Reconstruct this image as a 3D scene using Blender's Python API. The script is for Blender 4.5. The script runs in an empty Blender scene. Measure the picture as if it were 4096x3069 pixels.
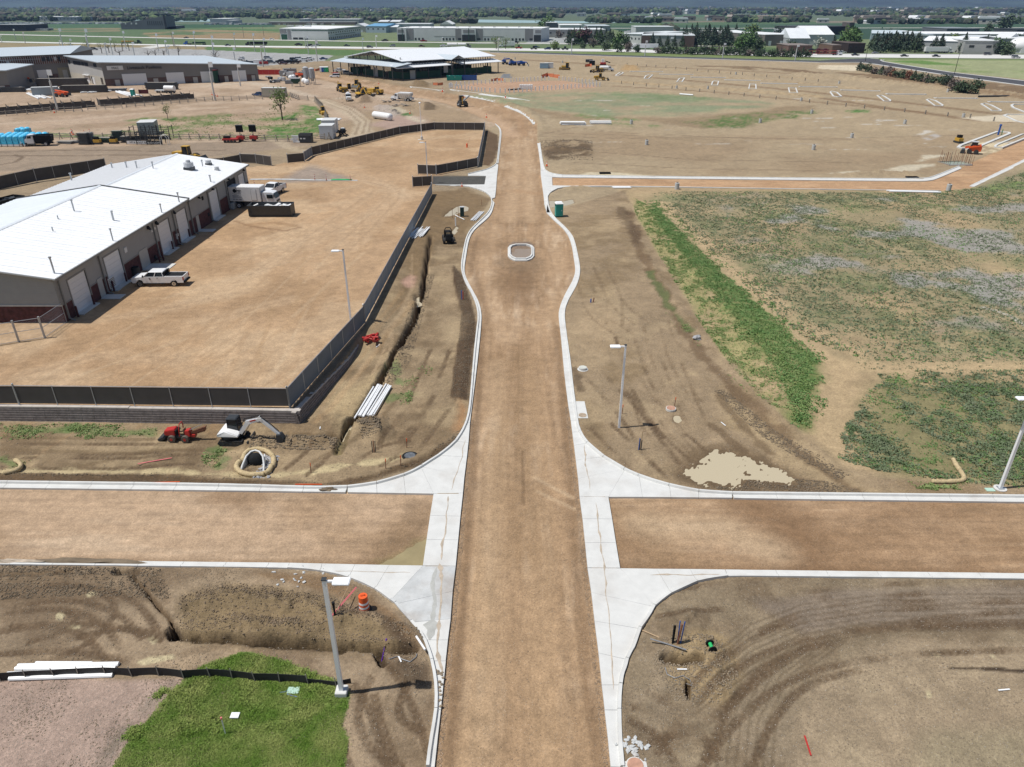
rg=range
import bpy,bmesh,math,random
import numpy as np
from mathutils import Vector,Matrix,noise as mnoise
random.seed(7)
SC=bpy.context.scene;COL=SC.collection
PI=math.pi;R=math.radians
FP=2890.;CX=2048.;CY=1534.5;PT=R(27.7);H=30.
cam=bpy.data.cameras.new('camera');cam.sensor_width=36;cam.lens=FP/4096*36;cam.clip_end=60000;cam.clip_start=.5
camo=bpy.data.objects.new('camera',cam);COL.objects.link(camo);camo.location=(0,0,H);camo.rotation_euler=(PI/2-PT,0,0);SC.camera=camo
SUN_EL=R(66);SUN_AZ=R(9)
wd=bpy.data.worlds.new('World');SC.world=wd;wd.use_nodes=True;nt=wd.node_tree;nt.nodes.clear()
sk=nt.nodes.new('ShaderNodeTexSky');sk.sky_type='NISHITA';sk.sun_disc=False;sk.sun_elevation=SUN_EL;sk.sun_rotation=R(270)-SUN_AZ
bg=nt.nodes.new('ShaderNodeBackground');bg.inputs[1].default_value=.075;wo=nt.nodes.new('ShaderNodeOutputWorld')
nt.links.new(sk.outputs[0],bg.inputs[0]);nt.links.new(bg.outputs[0],wo.inputs[0])
sl=bpy.data.lights.new('sun','SUN');sl.energy=4.45;sl.angle=R(.6);sl.color=(1,.965,.91)
so=bpy.data.objects.new('sun',sl);COL.objects.link(so)
sd=Vector((-math.cos(SUN_EL)*math.cos(SUN_AZ),-math.cos(SUN_EL)*math.sin(SUN_AZ),math.sin(SUN_EL)))
so.rotation_euler=sd.to_track_quat('Z','Y').to_euler();so.location=sd*200
SC.view_settings.view_transform='Standard';SC.view_settings.look='None';SC.view_settings.exposure=0;SC.view_settings.gamma=1;SC.view_settings.use_curve_mapping=False
def at(x,y,z=0.):
 a=x-CX;b=CY-y;t=(z-H)/(-FP*math.sin(PT)+b*math.cos(PT))
 return Vector((a*t,(FP*math.cos(PT)+b*math.sin(PT))*t,z))
def yz(y):return min(1.15,max(0.,1.15-(y-52)*.0115))
def aty(x,y,dz=0.):
 z=.5
 for i in rg(14):
  v=at(x,y,z+dz);z=yz(v.y)
 v.z=z;return v
MC={}
def mat(name,col,rough=.8,metal=0.,var=.12,scale=3.,bump=0.,bscale=20.,spec=None,stretch=None,dirt=0.,alpha=1.,trans=0.):
 if name in MC:return MC[name]
 m=bpy.data.materials.new(name);m.use_nodes=True;n=m.node_tree;p=n.nodes['Principled BSDF']
 if isinstance(col,str):col=tuple(srgb(int(col[i:i+2],16))for i in (0,2,4))
 p.inputs['Roughness'].default_value=rough;p.inputs['Metallic'].default_value=metal
 if spec is not None:p.inputs['Specular IOR Level'].default_value=spec
 p.inputs['Base Color'].default_value=(*col,1)
 tc=n.nodes.new('ShaderNodeTexCoord');src=tc.outputs['Object']
 if stretch:
  mp=n.nodes.new('ShaderNodeMapping');mp.inputs['Scale'].default_value=stretch;n.links.new(src,mp.inputs[0]);src=mp.outputs[0]
 if var>0:
  nz=n.nodes.new('ShaderNodeTexNoise');nz.inputs['Scale'].default_value=scale;nz.inputs['Detail'].default_value=5;nz.inputs['Roughness'].default_value=.65
  n.links.new(src,nz.inputs['Vector'])
  mr=n.nodes.new('ShaderNodeMapRange');mr.inputs[1].default_value=.3;mr.inputs[2].default_value=.7;mr.inputs[3].default_value=1-var;mr.inputs[4].default_value=1+var
  n.links.new(nz.outputs[0],mr.inputs[0])
  vm=n.nodes.new('ShaderNodeVectorMath');vm.operation='SCALE';vm.inputs[0].default_value=col;n.links.new(mr.outputs[0],vm.inputs['Scale'])
  out=vm.outputs[0]
  if dirt>0:
   n2=n.nodes.new('ShaderNodeTexNoise');n2.inputs['Scale'].default_value=scale*.35;n2.inputs['Detail'].default_value=6;n.links.new(src,n2.inputs['Vector'])
   m2=n.nodes.new('ShaderNodeMapRange');m2.inputs[1].default_value=.5;m2.inputs[2].default_value=.75;m2.inputs[3].default_value=0;m2.inputs[4].default_value=dirt;n.links.new(n2.outputs[0],m2.inputs[0])
   mx=n.nodes.new('ShaderNodeMix');mx.data_type='RGBA';mx.inputs[7].default_value=(.26,.19,.13,1);n.links.new(m2.outputs[0],mx.inputs[0]);n.links.new(out,mx.inputs[6]);out=mx.outputs[2]
  n.links.new(out,p.inputs['Base Color'])
 if bump>0:
  nb=n.nodes.new('ShaderNodeTexNoise');nb.inputs['Scale'].default_value=bscale;nb.inputs['Detail'].default_value=6;n.links.new(src,nb.inputs['Vector'])
  bp=n.nodes.new('ShaderNodeBump');bp.inputs['Strength'].default_value=1;bp.inputs['Distance'].default_value=bump;n.links.new(nb.outputs[0],bp.inputs['Height']);n.links.new(bp.outputs[0],p.inputs['Normal'])
 MC[name]=m;return m
def srgb(v):
 v=v/255.;return v/12.92 if v<=.04045 else ((v+.055)/1.055)**2.4
class MB:
 def __init__(s):s.v=[];s.f=[]
 def add(s,vs,fs):
  k=len(s.v);s.v+=[tuple(v)for v in vs];s.f+=[tuple(i+k for i in f)for f in fs];return s
 def hexa(s,p):
  return s.add(p,[(3,2,1,0),(4,5,6,7),(0,1,5,4),(1,2,6,5),(2,3,7,6),(3,0,4,7)])
 def box(s,x0,x1,y0,y1,z0,z1):
  return s.hexa([(x0,y0,z0),(x1,y0,z0),(x1,y1,z0),(x0,y1,z0),(x0,y0,z1),(x1,y0,z1),(x1,y1,z1),(x0,y1,z1)])
 def cbox(s,c,d,rz=0.,ry=0.,rx=0.):
  M=Matrix.Translation(Vector(c))@Matrix.Rotation(rz,4,'Z')@Matrix.Rotation(ry,4,'Y')@Matrix.Rotation(rx,4,'X')
  p=[M@Vector((sx*d[0]/2,sy*d[1]/2,sz*d[2]/2))for sz in (-1,1)for sx,sy in ((-1,-1),(1,-1),(1,1),(-1,1))]
  return s.hexa(p)
 def cyl(s,a,b,r0,r1=None,n=10,caps=True):
  a=Vector(a);b=Vector(b);r1=r0 if r1 is None else r1
  d=(b-a);q=d.to_track_quat('Z','Y')if d.length>1e-6 else Matrix.Identity(3).to_quaternion()
  vs=[];
  for c,r in ((a,r0),(b,r1)):
   for i in rg(n):
    t=2*PI*i/n;vs.append(c+q@Vector((r*math.cos(t),r*math.sin(t),0)))
  fs=[(i,(i+1)%n,n+(i+1)%n,n+i)for i in rg(n)]
  if caps:fs+=[tuple(rg(n-1,-1,-1)),tuple(rg(n,2*n))]
  return s.add(vs,fs)
 def tube(s,pts,r,n=6):
  pts=[Vector(p)for p in pts];rr=r if isinstance(r,(list,tuple))else [r]*len(pts)
  vs=[];L=len(pts)
  for k,p in enumerate(pts):
   d=(pts[min(k+1,L-1)]-pts[max(k-1,0)]);q=d.to_track_quat('Z','Y')
   for i in rg(n):
    t=2*PI*i/n;vs.append(p+q@Vector((rr[k]*math.cos(t),rr[k]*math.sin(t),0)))
  fs=[(k*n+i,k*n+(i+1)%n,(k+1)*n+(i+1)%n,(k+1)*n+i)for k in rg(L-1)for i in rg(n)]
  fs+=[tuple(rg(n-1,-1,-1)),tuple(rg((L-1)*n,L*n))]
  return s.add(vs,fs)
 def prism(s,poly,z0,z1):
  n=len(poly);vs=[(p[0],p[1],z0)for p in poly]+[(p[0],p[1],z1)for p in poly]
  return s.add(vs,[tuple(rg(n-1,-1,-1)),tuple(rg(n,2*n))]+[(i,(i+1)%n,n+(i+1)%n,n+i)for i in rg(n)])
 def xz(s,poly,y0,y1,ins=None):
  n=len(poly);ins=ins or [0]*n
  vs=[(p[0],y0+ins[i],p[1])for i,p in enumerate(poly)]+[(p[0],y1-ins[i],p[1])for i,p in enumerate(poly)]
  return s.add(vs,[tuple(rg(n)),tuple(rg(2*n-1,n-1,-1))]+[((i+1)%n,i,n+i,n+(i+1)%n)for i in rg(n)])
 def yzp(s,poly,x0,x1):
  n=len(poly);vs=[(x0,p[0],p[1])for p in poly]+[(x1,p[0],p[1])for p in poly]
  return s.add(vs,[tuple(rg(n-1,-1,-1)),tuple(rg(n,2*n))]+[(i,(i+1)%n,n+(i+1)%n,n+i)for i in rg(n)])
 def ball(s,c,r,seed=0,amp=.15,sub=1):
  bm=bmesh.new();bmesh.ops.create_icosphere(bm,subdivisions=sub,radius=1)
  rx,ry,rz=(r if isinstance(r,(tuple,list))else (r,r,r));vs=[]
  for v in bm.verts:
   k=1+amp*(mnoise.noise(v.co*1.7+Vector((seed*3.1,seed*1.7,0)))*2)
   vs.append((c[0]+v.co.x*rx*k,c[1]+v.co.y*ry*k,c[2]+v.co.z*rz*k))
  fs=[tuple(v.index for v in f.verts)for f in bm.faces];bm.free();return s.add(vs,fs)
 def mesh(s,name,m,smooth=False,bevel=0.):
  me=bpy.data.meshes.new(name);me.from_pydata(s.v,[],s.f);me.update()
  if bevel>0:
   bm=bmesh.new();bm.from_mesh(me);bmesh.ops.remove_doubles(bm,verts=bm.verts,dist=1e-5)
   bmesh.ops.bevel(bm,geom=[e for e in bm.edges if len(e.link_faces)==2 and e.calc_face_angle(0)>.5],offset=bevel,segments=2,affect='EDGES',clamp_overlap=True)
   bm.to_mesh(me);bm.free()
  if smooth:
   for p in me.polygons:p.use_smooth=True
   if bevel>0 or smooth=='a':me.set_sharp_from_angle(angle=R(40))
  me.materials.append(m);return me
 def build(s,name,m,parent=None,smooth=False,bevel=0.,**tags):
  o=bpy.data.objects.new(name,s.mesh(name,m,smooth,bevel));COL.objects.link(o)
  if parent is not None:o.parent=parent
  for k,v in tags.items():o[k]=v
  return o
def tag(o,label=None,cat=None,group=None,kind=None):
 if label:o['label']=label
 if cat:o['category']=cat
 if group:o['group']=group
 if kind:o['kind']=kind
 return o
def empty(name,loc,rz=0.,label=None,cat=None,group=None):
 o=bpy.data.objects.new(name,None);o.empty_display_size=.3;COL.objects.link(o);o.location=loc;o.rotation_euler=(0,0,rz);return tag(o,label,cat,group)
def kids(o):return [c for c in KID.get(o.name,())]
KID={}
def dup(root,loc,rz=0.,label=None,scale=None,group=None):
 m={}
 def cp(o,par):
  c=o.copy();COL.objects.link(c);c.parent=par
  for ch in o.children:cp(ch,c)
  return c
 c=cp(root,None);c.location=loc;c.rotation_euler=(0,0,rz)
 if scale:c.scale=(scale,)*3 if not isinstance(scale,tuple)else scale
 if label:c['label']=label
 if group:c['group']=group
 return c
def place(proto_fn,spots,group,*a):
 root=None;out=[]
 for s in spots:
  if root is None:
   root=proto_fn(*a);root.location=s[0];root.rotation_euler=(0,0,s[1]);root['label']=s[2];o=root
  else:o=dup(root,s[0],s[1],s[2])
  if len(s)>3:o.scale=(s[3],)*3
  if group:o['group']=group
  out.append(o)
 return out
def text(name,body,size,m,parent,loc,rot,extr=.01,align='LEFT'):
 cu=bpy.data.curves.new(name,'FONT');cu.body=body;cu.size=size;cu.extrude=extr;cu.align_x=align;cu.resolution_u=2
 t=bpy.data.objects.new('t',cu);COL.objects.link(t);dg=bpy.context.evaluated_depsgraph_get();me=bpy.data.meshes.new_from_object(t.evaluated_get(dg));bpy.data.objects.remove(t)
 me.materials.clear();me.materials.append(m);o=bpy.data.objects.new(name,me);COL.objects.link(o);o.parent=parent;o.location=loc;o.rotation_euler=rot;return o
HF=[(3,2,1,0),(4,5,6,7),(0,1,5,4),(1,2,6,5),(2,3,7,6),(3,0,4,7)]
def st(o):o['kind']='structure'
def fixn(o):
 bm=bmesh.new();bm.from_mesh(o.data);bmesh.ops.recalc_face_normals(bm,faces=bm.faces);bm.to_mesh(o.data);bm.free()
# GROUND
def P(s,z=0.):
 o=[]
 for t in s.split():
  a,b=t.split(',');v=at(float(a),float(b),z);o.append((v.x,v.y))
 return o
rng=np.random.default_rng(3)
def vnoise(x,y,sc,seed=0,oct=4,rough=.55):
 x=x/sc;y=y/sc;tot=np.zeros_like(x);amp=1.;s=0.
 for o in rg(oct):
  xi=np.floor(x).astype(np.int64);yi=np.floor(y).astype(np.int64);fx=x-xi;fy=y-yi
  fx=fx*fx*(3-2*fx);fy=fy*fy*(3-2*fy)
  def h(a,b):
   n=(a*374761393+b*668265263+(seed+o*17)*2147483647)&0xffffffff
   n=((n^(n>>13))*1274126177)&0xffffffff;n=n^(n>>16);return (n&0xffff)/65535.
  v=(h(xi,yi)*(1-fx)+h(xi+1,yi)*fx)*(1-fy)+(h(xi,yi+1)*(1-fx)+h(xi+1,yi+1)*fx)*fy
  tot+=amp*v;s+=amp;amp*=rough;x=x*2.03+7.1;y=y*2.03+3.7
 return tot/s
def pip(x,y,poly):
 ins=np.zeros(x.shape,bool);n=len(poly)
 for i in rg(n):
  x0,y0=poly[i];x1,y1=poly[(i+1)%n]
  if y0==y1:continue
  c=((y0>y)!=(y1>y));ins^=c&(x<(x1-x0)*(y-y0)/(y1-y0)+x0)
 return ins
def inpoly(x,y,poly,ft=0.,wa=0.,wsc=3.):
 px=[p[0]for p in poly];py=[p[1]for p in poly];mg=ft*2+wa*2+.1
 r=np.zeros(x.shape);b=(x>min(px)-mg)&(x<max(px)+mg)&(y>min(py)-mg)&(y<max(py)+mg)
 if not b.any():return r
 xx=x[b];yy=y[b]
 if wa>0:
  w=(vnoise(xx,yy,wsc,5,5)-.5)*2*wa;w2=(vnoise(xx,yy,wsc,9,5)-.5)*2*wa;xx=xx+w;yy=yy+w2
 if ft<=0:r[b]=pip(xx,yy,poly)
 else:
  a=np.zeros(xx.shape)
  for k in rg(7):
   t=k*2.4;q=ft*math.sqrt((k+.5)/7);a+=pip(xx+q*math.cos(t),yy+q*math.sin(t),poly)
  r[b]=a/7
 return r
def dline(x,y,pts,reach):
 px=[p[0]for p in pts];py=[p[1]for p in pts]
 d=np.full(x.shape,1e6);b=(x>min(px)-reach)&(x<max(px)+reach)&(y>min(py)-reach)&(y<max(py)+reach)
 if not b.any():return d
 xx=x[b];yy=y[b];dd=np.full(xx.shape,1e6)
 for (x0,y0),(x1,y1)in zip(pts[:-1],pts[1:]):
  l2=(x1-x0)**2+(y1-y0)**2+1e-9;t=np.clip(((xx-x0)*(x1-x0)+(yy-y0)*(y1-y0))/l2,0,1)
  dd=np.minimum(dd,np.hypot(xx-x0-t*(x1-x0),yy-y0-t*(y1-y0)))
 d[b]=dd;return d
def smooth(a,b,v):t=np.clip((v-a)/(b-a),0,1);return t*t*(3-2*t)
LIP_L='1738,3069 1758,2888 1773,2748 1786,2614 1800,2495 1811,2365 1823,2264 1852,1970 1867,1878 1881,1674 1911,1442 1927,1281 1925,1240 1913,1200 1885,1151 1860,1102 1857,1070 1864,1025 1873,968 1885,935 1909,907 1950,874 1968,850 1978,811 1982,771 1993,665 2001,583 2007,530 2001,510 1984,496'
LIP_R='2443,3069 2427,2912 2407,2740 2391,2609 2380,2505 2365,2369 2350,2272 2318,1985 2304,1857 2288,1727 2273,1621 2259,1511 2252,1440 2243,1338 2234,1269 2235,1241 2247,1204 2267,1163 2288,1127 2300,1094 2301,1070 2294,1025 2288,984 2275,944 2251,911 2218,883 2186,850 2176,803 2170,746 2163,673 2155,608 2149,573'
BACK_SW='1704,3069 1716,2967 1734,2873 1741,2808 1735,2709 1721,2644 1696,2569 1661,2515 1612,2460 1577,2417 1497,2360 1398,2316 1308,2293 1199,2278 1000,2273 0,2262'
LIPX_SW='0,2238 1000,2248 1691,2262'
BACK_NW='0,1928 900,1939 1250,1951 1390,1947 1492,1932 1600,1902 1681,1865 1751,1821 1820,1764 1860,1694 1873,1650 1881,1580'
BACK_W='1881,1580 1893,1430 1903,1338 1912,1269 1905,1224 1885,1175 1860,1135 1844,1086 1844,1053 1852,1005 1864,948 1885,915 1921,882 1954,850 1966,819 1964,795 1946,775 1917,760 1864,746 1734,742'
BACK_W2='1871,697 1925,684 1966,669 1985,653 1990,624 1996,563 2000,530 1994,511 1980,497'
BACK_SE='2495,3069 2495,3043 2486,2912 2484,2822 2490,2740 2509,2668 2542,2591 2583,2514 2633,2426 2687,2380 2759,2344 2841,2319 2931,2308 3000,2306 4096,2319'
BACK_NE='4096,1985 3300,1976 2929,1972 2791,1963 2677,1939 2559,1902 2498,1876 2418,1826 2353,1772 2324,1727 2312,1682 2300,1593'
BACK_E='2300,1593 2292,1532 2284,1454 2267,1338 2257,1257 2267,1216 2284,1184 2308,1143 2320,1102 2321,1070 2312,1021 2300,968 2288,940 2259,907 2226,878 2204,850 2194,819 2192,787 2202,771 2231,756 2292,748 2500,746 3300,756 3762,761'
BACK_E2='2161,573 2168,624 2174,661 2182,681 2210,695 2251,701 2500,705 3300,714 3690,716 3730,708 3835,665'
rev=lambda s:' '.join(reversed(s.split()))
def ext(s,dx):
 return s
ROAD=P(LIP_L)+P('1950,481 1900,458 1840,434 1780,413 1700,393 1550,376 1400,346 1300,322 1150,293 1000,281 850,283 850,270 1000,268 1150,275 1280,290 1400,308 1520,330 1640,352 1799,374 1930,396 2023,421 2088,449 2125,478 2143,498 2149,573')+P(rev(LIP_R))
ROAD=[(-3.6,12)]+ROAD+[(4.7,12)]
XL=[(-60,41.9)]+P('0,1951 900,1962 1734,1975 1691,2262 1000,2248 0,2238')+[(-60,33.9)]
XR=P('2434,1988 3000,1994 4096,2008')+[(60,40.0),(60,32.6)]+P('4096,2293 3000,2278 2481,2273')
SIDE=P('2170,746 2163,700 2210,708 2500,712 3300,721 3705,725 3737,720 3847,671 4096,560 4300,470 4300,560 4096,644 3884,748 3762,761 3300,756 2500,743 2210,742')
DRIVE=P('1730,704 1944,704 1938,738 1730,738')
CONC=[P(LIP_L.split(' 1823')[0])+P('1823,2264 1691,2262 1000,2248')+[P(LIPX_SW)[0]]+[(-60,33.9),(-60,33.2)]+P(rev(BACK_SW)),P('1823,2264 1852,1970 1734,1975 1691,2262'),[(-60,41.9),(-60,42.6)]+P(BACK_NW)+P(BACK_W)+P('1734,738 1938,738 1944,704 1871,704')+P(BACK_W2)+P(rev('1852,1970'+LIP_L.split('1852,1970')[1]))+P('1734,1975 0,1951'),P(BACK_SE)+[(60,32.0),(60,32.6)]+P('4096,2293 3000,2278 2481,2273 2350,2272')+P(rev(LIP_R.split(' 2318')[0])),P('2434,1988 2318,1985 2350,2272 2481,2273'),[(60,40.0),(60,40.6)]+P(BACK_NE)+P(BACK_E)+P('3762,761 3300,756 2500,743 2210,742 2210,708 2500,712 3300,721 3705,725 3737,720 3847,671 3835,665')+P(rev(BACK_E2))+P(rev('2318,1985'+LIP_R.split('2318,1985')[1]))+P('2434,1988 4096,2008'),]
YARD=None
FENCE_F='0,1622 1160,1634'
def Yp(s):return [(lambda v:(v.x,v.y))(aty(*[float(c)for c in t.split(',')]))for t in s.split()]
YARD=[(-62,50.9)]+Yp('0,1624 1160,1636 1460,1300 1728,775')+[(-14.6,131.5)]+Yp('1750,706 1912,660 1940,521 1738,521 1600,538 1250,625 1175,645 1075,665 730,676')+[(-66,158),(-80,135),(-80,60)]
WALLB=P('-400,1683 380,1690 850,1696 1205,1703 1310,1570 1400,1462 1477,1330')
ys=[13.]
while ys[-1]<9500:ys.append(ys[-1]*(1+(.0046 if ys[-1]<60 else .0058 if ys[-1]<200 else .0095)))
ys=np.array(ys);NX=620
tt=np.linspace(-1,1,NX);Yg=np.repeat(ys[:,None],NX,1);Xg=tt[None,:]*(ys[:,None]*.67+13)
shp=Yg.shape;X=Xg.ravel().copy();Y=Yg.ravel().copy()
def hexc(h):return np.array([srgb(int(h[i:i+2],16))for i in (0,2,4)])/1.28
def soilnoise():
 return vnoise(X,Y,9,1,5),vnoise(X,Y,1.6,2,5),vnoise(X,Y,.5,4,3)
n1,n2,n3=soilnoise();nb=vnoise(X,Y*1.8,60,8,5)
col=np.zeros((X.size,3));col[:]=hexc('a38f75')
k=(n1-.5)[:,None];col=col*(1+.5*k)+(hexc('bfa88b')-hexc('8a7862'))*(n2-.5)[:,None]*.5
wet=np.zeros(X.size);z=np.zeros(X.size);veg=np.zeros(X.size)
def smooth_line(pts,it=2):
 for _ in rg(it):
  o=[pts[0]]
  for a,b in zip(pts[:-1],pts[1:]):o+=[(a[0]*.75+b[0]*.25,a[1]*.75+b[1]*.25),(a[0]*.25+b[0]*.75,a[1]*.25+b[1]*.75)]
  o.append(pts[-1]);pts=o
 return pts
MOT=True
def paint(poly,c,a=1.,ft=.5,wa=.8,wsc=4.,pa=None,c2=None,keep=.35):
 """colour an area of ground; patch=(scale,lo,hi) breaks it up; keep keeps the relief tone below"""
 if isinstance(poly,str):poly=P(poly)
 m=inpoly(X,Y,poly,ft,wa,wsc)*a
 b=m>0
 if not b.any():return m
 if isinstance(c,str)and MOT and int(c[2:4],16)>int(c[0:2],16)+8:
  b=b&(Y<420);m[b]*=.35+.75*smooth(.36,.6,vnoise(X[b],Y[b],1.1,71,5,.75));b=m>0
 if pa is not None:m[b]*=smooth(pa[1],pa[2],vnoise(X[b],Y[b],pa[0],int(pa[0]*7)+3,5))
 c=hexc(c)if isinstance(c,str)else c
 cc=c[None,:]*(1+(n2[b]-.5)*.35+(n1[b]-.5)*.25)[:,None]
 col[b]=col[b]*(1-m[b])[:,None]+cc*m[b][:,None];return m
def tracks(s,w=.22,gauge=1.9,c='6a5642',a=.6,per=.34,dep=.035,chev=1.):
 """a pair of tyre or crawler tracks with tread bars pressed into the soil"""
 pts=P(s)if isinstance(s,str)else s
 for side in (-1,1):
  L=[];acc=0.
  for i,p in enumerate(pts):
   q0=pts[max(0,i-1)];q1=pts[min(len(pts)-1,i+1)];d=math.hypot(q1[0]-q0[0],q1[1]-q0[1])+1e-9
   L.append((p[0]-(q1[1]-q0[1])/d*side*gauge/2,p[1]+(q1[0]-q0[0])/d*side*gauge/2))
  for (x0,y0),(x1,y1)in zip(L[:-1],L[1:]):
   l=math.hypot(x1-x0,y1-y0)+1e-9;ux,uy=(x1-x0)/l,(y1-y0)/l
   b=(X>min(x0,x1)-w)&(X<max(x0,x1)+w)&(Y>min(y0,y1)-w)&(Y<max(y0,y1)+w)
   if not b.any():acc+=l;continue
   u=(X[b]-x0)*ux+(Y[b]-y0)*uy;v=-(X[b]-x0)*uy+(Y[b]-y0)*ux
   k=(u>=-.02)&(u<=l)&(np.abs(v)<w)
   tr=np.sin(2*PI*(u+acc+chev*np.abs(v))/per);f=np.where(k,(.68+.32*(tr>0))*(1-(np.abs(v)/w)**4),0)*(.05+1.5*smooth(.3,.65,vnoise(X[b],Y[b],2.6,73,5)))*a
   col[b]=col[b]*(1-f)[:,None]+hexc(c)[None,:]*f[:,None];TZ[b]-=dep*f;acc+=l
TZ=np.zeros(X.size)
def stroke(s,w,c,a=1.,soft=.5,reach=None,nz=.5):
 pts=P(s)if isinstance(s,str)else s;d=dline(X,Y,pts,w*2+2);b=d<w*2+1.5
 dd=d[b]+(vnoise(X[b],Y[b],1.3,12,4)-.5)*nz*w*2
 m=np.zeros(X.size);m[b]=(1-smooth(w*(1-soft),w*(1+soft),dd))*a
 if c is not None:col[:]=col*(1-m)[:,None]+hexc(c)[None,:]*(1+(n3-.5)*.3)[:,None]*m[:,None]
 return m
# GROUND COLOURS (photo colour of each patch of soil, grass or gravel)
paint('-3000,245 7000,245 7000,24 -3000,24','78845f',ft=0,wa=0)
paint('-3000,100 7000,100 7000,22 -3000,22','66735c',ft=0,wa=30,wsc=300)
paint('-3000,58 7000,58 7000,24 -3000,24','5f6c60',ft=0,wa=60,wsc=600)
paint('2250,118 7000,118 7000,92 2250,96','46614a',wa=8,wsc=90);paint('2250,96 7000,92 7000,80 2250,86','8b8170',wa=10,wsc=90,pa=(120,.4,.55))
paint('2600,158 7000,156 7000,116 3000,114 2450,116','3a5442',wa=5,wsc=60);paint('2450,104 3270,96 3270,86 2450,92','587050',wa=10,wsc=90)
paint('3500,78 4200,82 4200,66 3450,68','587050',wa=12,wsc=120);paint('2500,68 3250,72 3250,58 2500,58','597456',wa=20,wsc=150);paint('2980,76 3190,76 3190,62 2980,62','93826f',wa=20,wsc=150)
paint('1640,110 2240,110 2240,92 1640,92','7c8068',wa=10,wsc=90,pa=(90,.4,.6))
paint('-2000,165 820,165 820,112 -2000,112','5f7450',wa=5,wsc=60);paint('-2000,128 480,128 480,112 -2000,110','8d8266',wa=4,wsc=50,pa=(70,.35,.6))
paint('-2000,112 500,112 480,92 -2000,92','4c6a4b',wa=5);paint('480,112 820,112 1100,108 1100,98 480,98','3e5f42',wa=5)
paint('600,150 820,158 1120,160 1150,128 820,118 560,128','9d8767',wa=5,wsc=60,pa=(60,.35,.55));paint('820,118 1120,128 1120,118 820,112','5d7a4c',wa=5)
paint('1400,165 2100,172 2160,150 2380,150 2480,175 2440,183 1400,168','aeb0ae',wa=1,wsc=30)
paint('-1500,172 0,168 820,182 1640,189 2460,200 2460,178 1640,168 820,157 0,137 -1500,120','65774f',ft=1,wa=3,wsc=25,pa=(30,.1,.5))
paint('2460,197 3276,217 3276,195 3000,188 2460,178','5e7449',ft=1,wa=3,wsc=25)
paint('-1500,210 0,195 270,205 820,202 1330,222 1500,225 1640,200 820,187 0,171 -1500,160','9b8c6b',ft=1,wa=3,wsc=25)
paint('820,188 820,202 1340,222 1500,222 1560,203','5f7a48',ft=.5,wa=1.5,wsc=25)
paint('2460,222 3276,242 4300,262 4300,240 3276,230 2460,208 1960,200 1960,206','7c8a55',ft=1,wa=2,wsc=25,pa=(14,.2,.5))
paint('3540,240 4400,243 4400,340 4096,318 3800,286 3640,264 3560,250','a1a57c',ft=1,wa=2,wsc=20)
paint('3620,245 4300,300 4300,335 4096,318 3800,286 3640,264 3560,250','86955f',ft=4,wa=4,wsc=20,pa=(18,.35,.6))
paint('3540,244 3700,258 3850,262 3700,242','6b8a48',ft=2,wa=3,wsc=15)
SITE='1640,202 1960,207 2460,224 3276,246 3450,262 3930,352 4300,440 4300,1000 1900,1000 1900,250 1640,240'
paint(SITE,'b09c7f',ft=1,wa=1);paint('1800,352 2000,372 2380,352 2395,345 2250,322 1900,332','c09c80',ft=.5,wa=.5);
paint('2140,560 2140,520 3000,540 3600,560 4096,500 4096,640 3840,660 3690,700 2500,695 2200,690 2160,600','a58f73',ft=3,wa=4,pa=(22,.25,.7))
paint('3276,262 3450,262 3420,285 3270,275','ddcdb2',ft=.6,wa=.5)
paint('2740,262 3000,266 3280,283 4096,340 4300,370 4300,400 3600,330 3280,295 2900,275','866f55',ft=2,wa=4,wsc=12,pa=(12,.35,.5))
for s,w in (('2460,300 2700,318 3000,345 3276,372 3700,420 4096,470',1.6),('2460,262 2800,276 3276,300 3700,345 4096,395',1.5),('3300,395 3600,440 3900,480 4096,490',1.8),('2460,345 2900,372 3300,412 3700,450',1.),('2100,240 2450,262',2)):
 stroke(s,w*1.3,'84694e',.75)
for s in ('2200,300 2500,330 2900,360 3276,388','2500,285 3100,322 3600,370','2460,325 3000,360 3276,384','2460,270 2900,290 3276,318'):
 stroke(s,1.6,'c8ac82',.5);stroke(s,.5,'907558',.5)
paint('1680,395 2100,372 2500,372 3040,405 3100,430 2720,455 2400,470 2250,445','8f9474',ft=4,wa=6,wsc=10,pa=(9,.2,.65))
paint('2300,372 2500,368 2800,380 2900,400 2500,405','7a8a60',a=.7,ft=4,wa=6,pa=(5,.35,.6))
paint('2000,410 2260,455 2420,470 2660,472 2980,452 3120,428 3250,420 3260,435 2990,500 2800,514 2700,500 2560,476 2250,480','9c876b',ft=2,wa=3)
paint('2740,485 3000,452 3280,440 3262,458 3080,484 2940,510 2840,512','6a7a48',ft=2,wa=3,pa=(6,.25,.5))
paint('2280,440 2560,478 2540,488 2300,470','6f8450',a=.8,ft=1.5,wa=2,pa=(4,.3,.6));paint('2440,488 2660,505 2560,510 2440,500','6f8450',a=.8,ft=1.5,wa=2,pa=(4,.3,.6))
paint('3385,440 3470,438 3480,450 3390,450','5f8444',ft=1)
paint('3830,470 4096,455 4200,470 4096,490 3930,485','dccdb4',ft=1,wa=1)
paint('2180,600 2200,575 2260,560 2340,560 2370,590 2370,625 2300,620 2230,640 2190,640','6f5c47',ft=1,wa=2,pa=(3.5,.25,.5))
paint('2350,690 2460,690 2640,705 2300,705','d8c9ab',ft=.6,wa=.8,pa=(4,.35,.5))
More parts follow.
